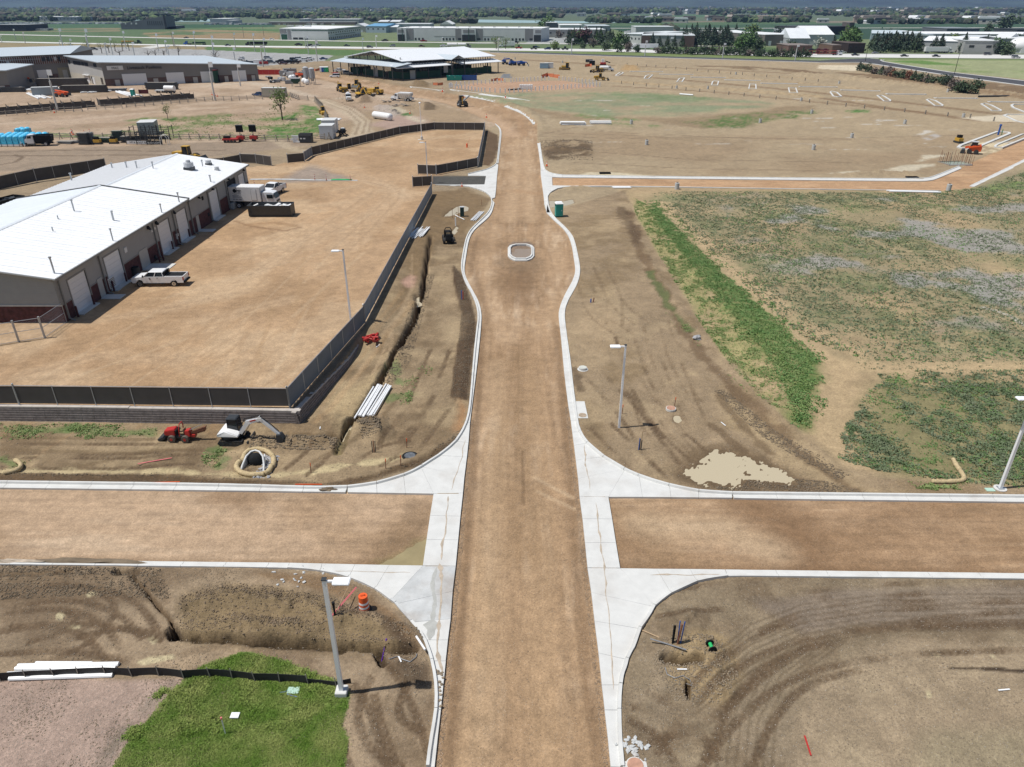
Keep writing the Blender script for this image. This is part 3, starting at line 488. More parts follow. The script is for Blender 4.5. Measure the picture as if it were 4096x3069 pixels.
def gz(x,y):
 j=int(np.clip(np.searchsorted(ys,y)-1,0,len(ys)-2));out=0
 r=z.reshape(shp)
 fy=(y-ys[j])/(ys[j+1]-ys[j])
 for jj,w in ((j,1-fy),(j+1,fy)):
  t=(x/(ys[jj]*.67+13)+1)/2*(NX-1);i=int(np.clip(t,0,NX-2));fx=min(max(t-i,0),1);out+=w*(r[jj,i]*(1-fx)+r[jj,i+1]*fx)
 return float(out)
def on(x,y,dz=0.):
 zz=0.
 for i in rg(8):
  v=at(x,y,zz);zz=gz(v.x,v.y)*.7+zz*.3
 v=at(x,y,zz);v.z=gz(v.x,v.y)+dz;return v
def groundmat(name,bump,speck,fine=1.,rough=.93):
 m=bpy.data.materials.new(name);m.use_nodes=True;n=m.node_tree;p=n.nodes['Principled BSDF'];L=n.links
 at_=n.nodes.new('ShaderNodeAttribute');at_.attribute_name='soil'
 tc=n.nodes.new('ShaderNodeTexCoord');
 def nz(sc,det=4,ro=.6):
  q=n.nodes.new('ShaderNodeTexNoise');q.inputs['Scale'].default_value=sc;q.inputs['Detail'].default_value=det;q.inputs['Roughness'].default_value=ro;L.new(tc.outputs['Object'],q.inputs['Vector']);return q
 def mr(src,a,b,c,d):
  q=n.nodes.new('ShaderNodeMapRange');
  for i,v in enumerate((a,b,c,d)):q.inputs[i+1].default_value=v
  L.new(src,q.inputs[0]);return q.outputs[0]
 def mul(a,b):
  q=n.nodes.new('ShaderNodeMath');q.operation='MULTIPLY';L.new(a,q.inputs[0]);L.new(b,q.inputs[1]);return q.outputs[0]
 a=mr(nz(1.1,6,.7).outputs[0],.32,.68,.84,1.16);b=mr(nz(6*fine,6,.8).outputs[0],.3,.7,.70,1.28);c=mr(nz(22*fine,3,.7).outputs[0],.3,.7,.78,1.22)
 f=mul(mul(a,b),c)
 sc=n.nodes.new('ShaderNodeVectorMath');sc.operation='SCALE';L.new(at_.outputs['Color'],sc.inputs[0]);L.new(f,sc.inputs['Scale'])
 vo=n.nodes.new('ShaderNodeTexVoronoi');vo.inputs['Scale'].default_value=9;L.new(tc.outputs['Object'],vo.inputs['Vector'])
 s1=mr(vo.outputs['Distance'],.10,.16,speck,0)
 cut=mr(nz(.9,3).outputs[0],.42,.6,.15,1.);s1=mul(s1,cut)
 mx=n.nodes.new('ShaderNodeMix');mx.data_type='RGBA';mx.inputs[7].default_value=(.52,.46,.38,1);L.new(s1,mx.inputs[0]);L.new(sc.outputs[0],mx.inputs[6]);L.new(mx.outputs[2],p.inputs['Base Color'])
 nb=nz(5*fine,8,.72);bp=n.nodes.new('ShaderNodeBump');bp.inputs['Distance'].default_value=bump;bp.inputs['Strength'].default_value=.9;L.new(nb.outputs[0],bp.inputs['Height']);L.new(bp.outputs[0],p.inputs['Normal'])
 p.inputs['Roughness'].default_value=rough;p.inputs['Specular IOR Level'].default_value=.25
 return m
idx=np.arange(X.size).reshape(shp);q=np.stack([idx[:-1,:-1],idx[:-1,1:],idx[1:,1:],idx[1:,:-1]],-1).reshape(-1,4)
def sheet(name,faces,m):
 used=np.unique(faces);mp=np.full(X.size,-1,np.int64);mp[used]=np.arange(used.size)
 me=bpy.data.meshes.new(name);co=np.stack([X[used],Y[used],z[used]],-1).astype(np.float32)
 me.vertices.add(used.size);me.vertices.foreach_set('co',co.ravel());nf=faces.shape[0]
 me.loops.add(nf*4);me.loops.foreach_set('vertex_index',mp[faces].ravel().astype(np.int32));me.polygons.add(nf)
 me.polygons.foreach_set('loop_start',np.arange(0,nf*4,4,dtype=np.int32));me.polygons.foreach_set('use_smooth',np.ones(nf,bool));me.update(calc_edges=True)
 a=me.color_attributes.new('soil','FLOAT_COLOR','POINT');a.data.foreach_set('color',np.concatenate([np.clip(col[used],.004,.8),np.ones((used.size,1))],1).astype(np.float32).ravel())
 me.materials.append(m);o=bpy.data.objects.new(name,me);COL.objects.link(o);st(o);return o
rf=(roadm[q].sum(1)>=1)|((cm)[q].all(1));yf=(ym[q].sum(1)>=2)&~rf;df=(drv[q].sum(1)>=2)&~yf;rf=rf&~df
GS=groundmat('soil',.09,.4);GR=groundmat('gravel',.035,.7,1.4);GY=groundmat('gravel_yard',.04,.5,1.)
sheet('ground',q[~(rf|yf|df)],GS);sheet('road',q[rf],GR);sheet('yard',q[yf],GY);sheet('driveway',q[df],GR)
WM=bpy.data.materials.new('muddy_water');WM.use_nodes=True;p_=WM.node_tree.nodes['Principled BSDF'];p_.inputs['Base Color'].default_value=(.48,.41,.28,1);p_.inputs['Roughness'].default_value=.12
for k_,s in PUD.items():
 c=P(s);cx=sum(a for a,b in c)/len(c);cy=sum(b for a,b in c)/len(c)
 g=1.3;lv=-.075 if k_!='tr' else -.42
 if k_=='isl':lv=-.045
 o=MB().add([((a-cx)*g+cx,(b-cy)*g+cy,lv)for a,b in c],[tuple(rg(len(c)))]).build('puddle',WM if k_ not in ('isl',)else mat('dark_water',(.30,.23,.16),.15,var=0));st(o)
o=MB().add([(*p,-.138)for p in P('1689,2261 1640,2260 1560,2259 1500,2257 1530,2247 1549,2233 1570,2229 1588,2214 1615,2200 1626,2187 1650,2181 1665,2166 1690,2158 1709,2145')],[tuple(rg(14))]).build('puddle',mat('olive_water',(.30,.245,.13),.1,var=.15,scale=.6));st(o)
o=MB()
for x0,x1,y0,y1 in ((-14000,14000,-300,12),):
 o.add([(x0,y0,-.3),(x1,y0,-.3),(x1,y1,-.3),(x0,y1,-.3)],[(0,1,2,3)])
for sx in (-1,1):
 pts=[(sx*(y*.67+12.6),y)for y in (12,ys[-1])];o.add([(pts[0][0],12,-.3),(sx*14000,12,-.3),(sx*14000,pts[1][1],-.3),(pts[1][0],pts[1][1],-.3)],[(0,1,2,3)if sx>0 else (3,2,1,0)])
o=o.build('outer_ground',mat('outer_soil',(.2,.19,.11),.95,scale=.01,var=.3));st(o)
# CONCRETE KERBS AND PAVING
CM=mat('concrete',(.60,.60,.575),.75,var=.07,scale=1.3,bump=.002,bscale=60,dirt=.22);
CM2=mat('concrete_damp',(.50,.51,.50),.6,var=.16,scale=1.1,bump=.002,bscale=60,dirt=.75)
pav=empty('pavement',(0,0,0));pav['kind']='structure'
def resample(pts,step):
 L=[0.]
 for a,b in zip(pts[:-1],pts[1:]):L.append(L[-1]+math.hypot(b[0]-a[0],b[1]-a[1]))
 n=max(1,round(L[-1]/step));out=[]
 for k in rg(n+1):
  t=L[-1]*k/n;i=0
  while i<len(L)-2 and L[i+1]<t:i+=1
  f=(t-L[i])/max(1e-9,L[i+1]-L[i]);out.append((pts[i][0]+(pts[i+1][0]-pts[i][0])*f,pts[i][1]+(pts[i+1][1]-pts[i][1])*f))
 return out
def nearest(p,pts):
 best=(1e9,None)
 for a,b in zip(pts[:-1],pts[1:]):
  l2=(b[0]-a[0])**2+(b[1]-a[1])**2+1e-9;t=min(1,max(0,((p[0]-a[0])*(b[0]-a[0])+(p[1]-a[1])*(b[1]-a[1]))/l2));q=(a[0]+t*(b[0]-a[0]),a[1]+t*(b[1]-a[1]));d=(q[0]-p[0])**2+(q[1]-p[1])**2
  if d<best[0]:best=(d,q)
 return best[1]
def off(p,q,w):
 d=math.hypot(q[0]-p[0],q[1]-p[1]);f=min(.8,w/max(d,1e-6));return (p[0]+(q[0]-p[0])*f,p[1]+(q[1]-p[1])*f)
def panel(back,lip,m=None,kerb=True,kh=.15,kw=.2,par=None,zt=.0,gap=.011):
 """back: points along the kerb, lip: points along the gravel edge, same direction"""
 poly=back+lip[::-1];cx=sum(p[0]for p in poly)/len(poly);cy=sum(p[1]for p in poly)/len(poly)
 def sh(p):d=math.hypot(p[0]-cx,p[1]-cy);f=1-gap/max(d,.3);return (cx+(p[0]-cx)*f,cy+(p[1]-cy)*f)
 B=[sh(p)for p in back];Lp=[sh(p)for p in lip];b=MB();b.prism(B+Lp[::-1],-.24,zt)
 if kerb and len(B)>1:
  ins=[]
  for i,p in enumerate(B):
   a=B[max(0,i-1)];c=B[min(len(B)-1,i+1)];tx,ty=c[0]-a[0],c[1]-a[1];l=math.hypot(tx,ty)+1e-9;nx,ny=-ty/l,tx/l
   if nx*(cx-p[0])+ny*(cy-p[1])<0:nx,ny=-nx,-ny
   ins.append(((p[0]+nx*kw*.75,p[1]+ny*kw*.75),(p[0]+nx*kw,p[1]+ny*kw)))
  n=len(B);v=[(p[0],p[1],zt-.001)for p in B]+[(p[0],p[1],zt+kh)for p in B]+[(p[0][0],p[0][1],zt+kh)for p in ins]+[(p[1][0],p[1][1],zt+.002)for p in ins]
  f=[]
  for i in rg(n-1):
   for k in rg(3):f.append((k*n+i,k*n+i+1,(k+1)*n+i+1,(k+1)*n+i))
  f+=[(0,n,2*n,3*n),(n-1,4*n-1,3*n-1,2*n-1)];b.add(v,f)
 o=b.build('concrete_panel',m or CM,par or pav)
 fixn(o)
 return o
def band(lip,back,step=3.05,kerb=True,kh=.15,kw=.2,zt=0.,m=None,sub=4):
 """kerb and gutter poured in bays; stations follow the back line"""
 bk=resample(smooth_line(back),step/sub);lp=smooth_line(lip)
 st=[(p,nearest(p,lp))for p in bk]
 for i in rg(0,len(st)-1,sub):
  s=st[i:i+sub+1]
  if len(s)<2:break
  panel([a for a,b in s],[b for a,b in s],m,kerb,kh,kw,zt=zt)
pl=lambda a,b:P(f'{a} {b}')
band(P(LIP_L.split(' 1800,')[0]),P(' '.join(BACK_SW.split()[:6])),2.9)
A_SW=[('1721,2644','1783,2644'),('1696,2569 1661,2515','1800,2495'),('1612,2460 1577,2417','1811,2365'),]
def apron(sets,m=None):
 for k,(b,l)in enumerate(sets):
  panel(smooth_line(P(b),1)if len(b.split())>2 else P(b),P(l),m[k]if isinstance(m,dict)and k in m else None,kw=.2)
apron([('1721,2644 1714,2620 1696,2569 1690,2560','1783,2644 1792,2560'),('1690,2560 1678,2538 1661,2515 1640,2490','1792,2560 1803,2475'),('1640,2490 1612,2460 1577,2417','1803,2475 1811,2365'),('1577,2417 1560,2405','1811,2365 1823,2264 1691,2262'),('1560,2405 1530,2382 1497,2360','1691,2262 1557,2260'),('1497,2360 1450,2337 1392,2314','1557,2260 1420,2257'),('1392,2314 1350,2302 1280,2289','1420,2257 1288,2254'),('1280,2289 1240,2283 1150,2277','1288,2254 1157,2251')],{2:CM2,3:CM2})
band(P('-300,2235 0,2238 1157,2251'),P('-300,2257 0,2262 1000,2273 1150,2277')[::1],2.6,kh=.1)
for a,b in (('1823,2264 1833,2160','1691,2262 1706,2158'),('1833,2160 1842,2065','1706,2158 1720,2062'),('1842,2065 1852,1972','1720,2062 1734,1975')):panel(P(a),P(b),kerb=False)
apron([('1390,1947 1440,1941 1506,1931','1390,1969 1508,1971'),('1506,1931 1560,1916 1614,1899','1508,1971 1622,1973'),('1614,1899 1650,1884 1683,1866','1622,1973 1734,1975'),('1683,1866 1683,1865','1734,1975 1852,1972 1858,1907'),('1683,1866 1720,1842 1752,1822','1858,1907 1868,1828'),('1752,1822 1790,1793 1820,1765','1868,1828 1874,1771'),('1820,1765 1845,1728 1862,1690','1874,1771 1880,1690')])
band(P('-300,1947 0,1951 900,1962 1390,1969'),P('-300,1924 0,1928 900,1939 1250,1951 1390,1947'),3.0)
band(P('1880,1690 '+LIP_L.split('1881,1674 ')[1].split(' 1982')[0]),P('1862,1690 1873,1650 '+' '.join(BACK_W.split()[:-4])),2.8)
apron([('1964,795 1958,785 1946,775','1980,790 1984,760'),('1946,775 1935,768 1917,760 1864,746 1800,744','1984,760 1988,704 1944,704 1938,738 1800,739'),('1800,744 1734,742','1800,739 1734,738')])
apron([('1871,697 1898,690 1925,684','1871,703 1944,704'),('1925,684 1950,677 1966,669','1944,704 1988,704 1991,680'),('1966,669 1978,662 1985,653','1991,680 1993,660')])
band(P('1993,660 2001,583 2007,530 2001,510 1984,496'),P('1985,653 1990,624 1996,563 2000,530 1994,511 1980,497'),3)
band(P('2443,3069 2427,2912 2407,2740'),P('2498,3069 2495,3043 2486,2912 2484,2822 2490,2740'),3.,kh=.12)
apron([('2490,2740 2495,2705 2509,2668 2515,2640','2407,2740 2394,2612'),('2515,2640 2530,2610 2542,2591 2566,2516','2394,2612 2378,2484'),('2566,2516 2600,2470 2622,2428','2378,2484 2365,2370'),('2622,2428 2623,2427','2365,2370 2350,2272 2481,2273'),('2622,2428 2655,2400 2687,2377','2481,2273 2626,2275'),('2687,2377 2759,2344 2790,2330','2626,2275 2760,2276'),('2790,2330 2841,2319 2912,2309','2760,2276 2900,2278')])
band(P('2900,2278 3000,2279 4096,2293 4400,2297'),P('2912,2309 3000,2308 4096,2320 4400,2324'),3.,kh=.1)
for a,b in (('2318,1986 2330,2075','2434,1988 2449,2076'),('2330,2075 2340,2171','2449,2076 2464,2171'),('2340,2171 2350,2271','2464,2171 2481,2272')):panel(P(a),P(b),kerb=False)
apron([('2929,1972 2860,1968 2795,1963','2929,1991 2795,1990'),('2795,1963 2740,1953 2677,1939','2795,1990 2684,1989'),('2677,1939 2610,1920 2556,1901','2684,1989 2570,1988'),('2556,1901 2525,1888 2500,1876','2570,1988 2434,1988'),('2500,1876 2499,1876','2434,1988 2318,1986 2312,1914'),('2500,1876 2460,1852 2418,1827','2312,1914 2303,1840'),('2418,1827 2385,1800 2353,1772','2303,1840 2296,1782'),('2353,1772 2336,1750 2324,1727','2296,1782 2289,1729'),('2324,1727 2316,1705 2312,1682','2289,1729 2283,1681')])
band(P('2929,1991 3000,1994 4096,2008 4400,2012'),P('2929,1972 3300,1976 4096,1985 4400,1988'),3.)
band(P('2283,1681 '+LIP_R.split(' 2304,1857 2288,1727 ')[1].split(' 2176')[0]),P('2312,1682 2300,1593 '+' '.join(BACK_E.split()[1:-6])),2.9,kh=.1)
band(P('2176,803 2186,850'),P('2194,819 2204,850'),3)
apron([('2194,819 2192,805 2192,787','2178,819 2174,780'),('2192,787 2202,771 2231,756','2174,780 2163,700 2208,708 2210,742'),('2231,756 2260,751 2292,748','2210,742 2292,743')])
band(P('2292,743 2500,743 3300,756 3762,761'),P('2292,748 2500,747 3300,759.5 3762,764'),3.2,kh=.1,kw=.12)
apron([('2251,701 2230,699 2210,695','2251,710 2210,708'),('2210,695 2195,690 2182,681','2210,708 2163,700 2162,682'),])
band(P('2162,682 2163,673 2155,608 2149,573'),P('2182,681 2174,661 2168,624 2161,573'),3)
band(P('2251,710 2500,712 3300,721 3705,725 3737,720 3847,673'),P('2251,701 2500,705 3300,714 3690,716 3730,708 3835,665'),3.,kh=.12)
band(P('3884,753 4096,652 4250,580'),P('3878,744 4096,638 4240,565'),3.,kh=.05)
for a,b in (('1640,350 1777,366','1640,347 1777,363'),('1852,384 1955,402 1997,415','1852,380 1955,396 2000,408'),('2016,426 2085,452 2118,478 2132,498','2026,421 2092,448 2130,476 2144,497'),('1799,363 1950,383 2085,403 2117,408','1799,358 1950,378 2085,397 2120,404')):band(P(a),P(b),3.1,kh=.1)
j=panel(P('2300,1606 2338,1606'),P('2312,1674 2353,1674'),kerb=False,zt=.02);j=panel(P('2488,3046 2585,3046'),P('2500,3120 2600,3120'),kerb=False,zt=.02)
ring_o=smooth_line(P('2030,1030 2030,985 2048,975 2065,973'),0)
o1=P('2031,1024 2031,992 2040,982 2060,977 2110,977 2128,982 2137,992 2137,1024 2128,1035 2108,1043 2060,1043 2041,1035')
c0=(sum(p[0]for p in o1)/12,sum(p[1]for p in o1)/12)
def ringpt(f):return [(c0[0]+(p[0]-c0[0])*f[0],c0[1]+(p[1]-c0[1])*f[1])for p in o1]
oo=ringpt((1,1));om=ringpt((.88,.9));oi=ringpt((.78,.82))
isl_=empty('kerb_island',(0,0,0),0,'oval concrete kerb island standing in the wide part of the gravel road','kerb island')
for k in rg(12):
 k2=(k+1)%12;b=MB();f=lambda a,b_,t:(a[0]*(1-t)+b_[0]*t,a[1]*(1-t)+b_[1]*t)
 for A,B_,z0,z1 in ((oo,om,-.3,.04),(om,oi,-.3,.19)):
  q4=[f(A[k],A[k2],.01),f(A[k],A[k2],.99),f(B_[k],B_[k2],.99),f(B_[k],B_[k2],.01)];b.prism(q4[::-1],z0,z1)
 o=b.build('kerb_bay',CM,isl_);fixn(o)
# COMMON MATERIALS
M=dict(white=mat('white_paint',(.80,.80,.79),.35,var=.03,dirt=.06,scale=2),offwhite=mat('off_white',(.68,.69,.68),.5,var=.05,dirt=.1,scale=2),pole=mat('pole_white',(.86,.87,.88),.4,var=.03,scale=2),black=mat('black_plastic',(.015,.016,.017),.8,var=.2,spec=.2),rubber=mat('rubber',(.03,.029,.028),.85,var=.3,dirt=.3,scale=6),dark=mat('dark_metal',(.05,.055,.06),.5,.3,var=.15),grey=mat('grey_metal',(.28,.29,.30),.5,.3,var=.1),galv=mat('galvanised',(.42,.44,.46),.45,.5,var=.12),lgrey=mat('light_grey',(.5,.51,.52),.5,var=.06,dirt=.1),glass=mat('vehicle_glass',(.015,.02,.025),.08,var=0),red=mat('red_paint',(.45,.03,.025),.45,var=.08,dirt=.25),orange=mat('orange_plastic',(.75,.11,.02),.5,var=.05,dirt=.1),yellow=mat('machine_yellow',(.55,.33,.04),.5,var=.1,dirt=.35,scale=3),blue=mat('blue_paint',(.02,.10,.38),.45,var=.08,dirt=.15),teal=mat('teal_plastic',(.01,.30,.25),.45,var=.06,dirt=.08),green=mat('green_sheathing',(.012,.07,.035),.7,var=.15,scale=1),dgreen=mat('dark_green',(.01,.05,.03),.6),pvc=mat('white_pvc',(.82,.83,.83),.4,var=.03),wood=mat('wood',(.42,.30,.18),.8,var=.2,scale=5,stretch=(1,1,.2)),greywood=mat('grey_wood',(.30,.27,.23),.9,var=.25,scale=3),tail=mat('tail_lamp',(.35,.01,.01),.3,var=0),lamp=mat('head_lamp',(.7,.72,.75),.1,var=0),chrome=mat('chrome',(.55,.56,.58),.2,.9,var=.05),conc=CM,straw=mat('straw',(.50,.39,.22),.95,var=.3,scale=9,bump=.03,bscale=30),rock=mat('grey_rock',(.33,.33,.34),.9,var=.3,scale=4,bump=.02),soil=mat('clod_soil',(.17,.125,.085),.95,var=.4,scale=2),screen=mat('dark_screen',(.085,.078,.072),.8,var=.12,scale=.8,bump=.004,bscale=90,spec=.2),bluescreen=mat('slate_screen',(.14,.165,.195),.7,var=.12,scale=.8,bump=.004,bscale=90),slat=mat('slate_slats',(.23,.27,.31),.6,var=.15,scale=.8,stretch=(6,6,.3)),purple=mat('purple_plastic',(.13,.04,.35),.5),pink=mat('pink_paint',(.75,.18,.2),.6),rust=mat('rusty_steel',(.22,.09,.05),.8,var=.25),greenp=mat('bright_green',(.02,.42,.12),.6,var=.1),cyan=mat('blue_wrap',(.06,.48,.74),.35,var=.25,scale=2,bump=.03,bscale=3))
class MatByName:
 __getattr__=lambda s,k:M[k]
mk=MatByName();em=empty
bX=lambda *a:MB().box(*a)
cY=lambda *a,**k:MB().cyl(*a,**k)
tU=lambda *a,**k:MB().tube(*a,**k)
hX=lambda *a:MB().hexa(*a)
cB=lambda *a,**k:MB().cbox(*a,**k)
xZ=lambda *a,**k:MB().xz(*a,**k)
rU=random.uniform; MB.B=MB.build
from math import cos,sin,hypot,atan2
# LIGHT POLES
def light_pole(loc,h,label,head=1,base='none',w=.17,rz=0,m='pole',rnd=False,cat='light pole'):
 t=em('light_pole',loc,rz,label,cat,'light poles')
 z0=0.
 if base=='square':bX(-.28,.28,-.28,.28,-.3,.28).B('base',CM,t,bevel=.02);z0=.28
 elif base=='ped':cY((0,0,-.3),(0,0,.75),.3,n=14).B('base',CM,t);bX(-.95,.35,-.35,.35,-.1,.04).B('footing',CM,t);z0=.75
 elif base=='disc':cY((0,0,-.3),(0,0,.06),.42,n=16).B('base',CM,t);bX(-.2,.2,-.2,.2,.06,.1).B('base_plate',mk.galv,t);z0=.1
 elif base=='big':cY((0,0,-.3),(0,0,.9),.38,n=14).B('base',CM,t);z0=.9
 b=MB()
 if rnd:b.cyl((0,0,z0),(0,0,h),w/2,w/2*.6,n=10)
 else:b.hexa([(-w/2,-w/2,z0),(w/2,-w/2,z0),(w/2,w/2,z0),(-w/2,w/2,z0),(-w*.42,-w*.42,h),(w*.42,-w*.42,h),(w*.42,w*.42,h),(-w*.42,w*.42,h)])
 b.B('pole',M[m],t);bX(-w/2-.01,w/2+.01,-w/2-.01,w/2+.01,h,h+.05).B('pole_cap',mk.dark,t)
 if rnd:MB().ball((0,0,h+.2),(.3,.3,.22),amp=0,sub=2).B('lamp_head',M[m],t,smooth=True)
 else:
  for s in ([1,-1]if head==2 else [head]):
   a=bX(min(s*.05,s*.45),max(s*.05,s*.45),-.05,.05,h-.16,h-.06);a.B('arm',M[m],t)
   hb=MB();x0,x1=sorted((s*.38,s*1.15));hb.box(x0,x1,-.24,.24,h-.17,h-.05);hb.B('lamp_head',M[m],t,smooth='a',bevel=.03)
   bX(x0+.08,x1-.08,-.16,.16,h-.185,h-.171).B('lens',mk.lamp,t)
 return t
def gp(x,y,dz=0.):return on(x,y,dz)
pA=gp(1368,2773);light_pole(pA,7.35,'tall pale light pole on a square concrete base at the corner of the lawn',1,'square',.2)
light_pole(gp(2476,1711),7.25,'pale light pole standing alone in the dirt right of the gravel road',-1,'none',.17)
light_pole(gp(4000,1955),7.3,'white light pole on a round concrete collar at the right edge of the picture',-1,'disc',.19)
vD=aty(1404,1290);light_pole(vD,7.7,'pale light pole inside the yard just behind the diagonal screened fence',-1,'none',.17)
light_pole(gp(1711,728),7.3,'white light pole beside the open gate next to the dark driveway',-1,'none',.17)
light_pole(aty(1687,559),8.4,'round white light pole with a domed head in the far yard corner',0,'ped',.19,rnd=True)
# RETAINING WALL of split-face blocks, with caps
BLK=mat('split_block',(.19,.165,.155),.9,var=.3,scale=3,bump=.03,bscale=12);CAP=mat('cap_stone',(.46,.42,.38),.85,var=.12,scale=2)
def lerp(a,b,t):return (a[0]+(b[0]-a[0])*t,a[1]+(b[1]-a[1])*t)
def wall_line(pts,hfun,label):
 L=[0.]
 for a,b in zip(pts[:-1],pts[1:]):L.append(L[-1]+hypot(b[0]-a[0],b[1]-a[1]))
 t=em('retaining_wall',(pts[0][0],pts[0][1],0),0,label,'retaining wall');ox,oy=pts[0]
 course=.2;stuff=MB();n=0
 def pos(s):
  for i in rg(len(pts)-1):
   if s<=L[i+1]+1e-6 or i==len(pts)-2:
    f=(s-L[i])/(L[i+1]-L[i]);p=lerp(pts[i],pts[i+1],f);return p,atan2(pts[i+1][1]-pts[i][1],pts[i+1][0]-pts[i][0]),i
 meshes={}
 for seg in rg(len(pts)-1):
  a,b=pts[seg],pts[seg+1];sl=L[seg+1]-L[seg];ang=atan2(b[1]-a[1],b[0]-a[0]);nx,ny=-sin(ang),cos(ang)
  nb=max(1,round(sl/1.0));w=sl/nb
  for k in rg(nb):
   s=(k+.5)/nb;x,y=lerp(a,b,s);top=hfun(x,y)
   j=0;zz=-.15
   while zz<top-.12:
    h=min(course,top-.1-zz);bb=MB();d=.3;jj=rU(-.008,.008);back=j*.04
    bb.cbox((x-ox+nx*(back+d/2+jj),y-oy+ny*(back+d/2+jj),zz+h/2),(w-.012,d,h-.014),ang)
    if n<300 and x>-32:bb.B('block',BLK,t);n+=1
    else:
     stuff.v,stuff.f=(lambda s0:(s0.v,s0.f))(stuff.add(bb.v,bb.f))
    zz+=course;j+=1
   c=cB((x-ox+nx*(.18+j*.04),y-oy+ny*(.18+j*.04),top-.045),(w-.01,.38,.09),ang)
   if n<300:c.B('cap_stone',CAP,t);n+=1
   else:stuff.add(c.v,c.f)
 if stuff.v:o=stuff.B('blocks',BLK,t);o['kind']='stuff'
 return t
wp=P('-350,1682 380,1690 850,1696 1203,1703');wp2=P('1203,1703 1310,1570 1400,1462 1477,1330')
wall_line(wp,lambda x,y:1.2+(0 if x>-31 else .05),'dark split-block retaining wall with pale caps running along the front of the raised yard')
cxy=wp2[0]
def h2(x,y):return max(.15,1.2-.95*hypot(x-cxy[0],y-cxy[1])/17)
wall_line(wp2,h2,'tapering dark block retaining wall going back from the corner beside the trench')
# SCREENED CHAIN-LINK FENCES
def fence(name,pts,h,label,cat='fence',m='screen',pm='galv',post_r=.04,step=3.,zf=None,gapb=.12,corner_r=.07,double=None,rail=True,capend=True,zoff=0.):
 """posts, top rail and one screen panel for every bay"""
 t=em(name,(pts[0][0],pts[0][1],0),0,label,cat);ox,oy=pts[0]
 zf=zf or (lambda x,y:yz(y));S=[]
 for a,b in zip(pts[:-1],pts[1:]):
  n=max(1,round(hypot(b[0]-a[0],b[1]-a[1])/step))
  for k in rg(n):S.append((lerp(a,b,k/n),k==0))
 S.append((pts[-1],True))
 for i,(p,cn)in enumerate(S):
  z0=zf(*p)+zoff;r=corner_r if cn else post_r
  b=cY((p[0]-ox,p[1]-oy,z0-.2),(p[0]-ox,p[1]-oy,z0+h+(.12 if cn else .02)),r,n=8);
  if cn:b.ball((p[0]-ox,p[1]-oy,z0+h+.14),r*1.25,amp=0)
  b.B('post',M[pm],t)
  if i<len(S)-1:
   q=S[i+1][0];z1=zf(*q)+zoff;ang=atan2(q[1]-p[1],q[0]-p[0]);nx,ny=-sin(ang)*.012,cos(ang)*.012;ax,ay,bx,by=p[0]-ox,p[1]-oy,q[0]-ox,q[1]-oy
   f=lambda s,za,zb:[(ax+nx*s,ay+ny*s,za),(bx+nx*s,by+ny*s,zb)]
   lo=[(ax-nx,ay-ny,z0+gapb),(bx-nx,by-ny,z1+gapb),(bx+nx,by+ny,z1+gapb),(ax+nx,ay+ny,z0+gapb)];hi=[(x,y,(z0 if k in (0,3)else z1)+h-.06)for k,(x,y,_)in enumerate(lo)]
   hX(lo+hi).B('screen_panel',M[m],t)
   if rail:cY((ax,ay,z0+h),(bx,by,z1+h),.028,n=6).B('top_rail',M[pm],t)
   if gapb>.15:cY((ax,ay,z0+.06),(bx,by,z1+.06),.012,n=4).B('bottom_wire',M[pm],t)
 return t
fy=Yp('0,1622 1160,1634')
fc=(fy[1][0],fy[1][1]);f0=(fy[0][0]-14,fy[0][1]-.15)
def frontz(x,y):return yz(y)-.08
gpost=lerp(fy[0],fy[1],80/1160.)
fence('screened_fence',[f0,gpost,fc],1.92,'brown-black screened chain-link fence along the front edge of the yard above the retaining wall',zf=frontz,gapb=.3)
k1=Yp('1460,1292')[0]
fence('screened_fence',[fc,k1],1.92,'dark blue-black screened fence going back diagonally from the front corner of the yard',m='bluescreen',zf=frontz)
k2=Yp('1728,778')[0]
fence('slatted_fence',[k1,k2],1.9,'long slate-grey slatted fence climbing the right side of the yard beside the trench',m='slat',pm='galv',step=2.7)
fence('screened_gate',[Yp('1728,745')[0],Yp('1652,750')[0]],1.9,'open brown screened gate leaf on the near side of the dark driveway',cat='gate',step=1.9,gapb=.15)
fence('screened_gate',[Yp('1745,700')[0],Yp('1673,698')[0]],1.9,'open brown screened gate leaf on the far side of the dark driveway',cat='gate',step=1.9,gapb=.15)
fence('screened_fence',Yp('1746,700 1910,668'),1.9,'short brown screened fence between the open gate and the grey corner run',step=2.6)
fence('slatted_fence',Yp('1912,668 1940,523'),1.9,'grey slatted fence closing the far right side of the yard',m='slat',step=2.6)
fence('screened_fence',Yp('1938,522 1738,520 1600,538 1250,624'),1.95,'long dark screened fence along the back of the yard',step=2.9)
fence('screened_gate',Yp('1250,624 1219,645'),1.95,'grey slatted gate leaf standing open at the back entrance',cat='gate',m='bluescreen',step=1.8)
fence('screened_fence',Yp('1219,648 1152,654'),1.9,'short dark screened fence piece right of the back entrance',step=3.2)
fence('screened_gate',Yp('1088,664 1026,655 966,653'),1.95,'wide dark screened sliding gate on the left of the back entrance',cat='gate',step=2.4)
fence('screened_fence',Yp('964,655 900,668 760,683'),1.9,'dark screened fence left of the sliding gate behind the white-roofed building',step=2.9)
fb_=[tuple(at(*p).xy)for p in ((-300,812),(0,770),(150,735),(430,690))]
fence('screened_fence',fb_,2.4,'tall dark screened fence behind the left side of the white-roofed building',step=3.2,zf=lambda x,y:.35)
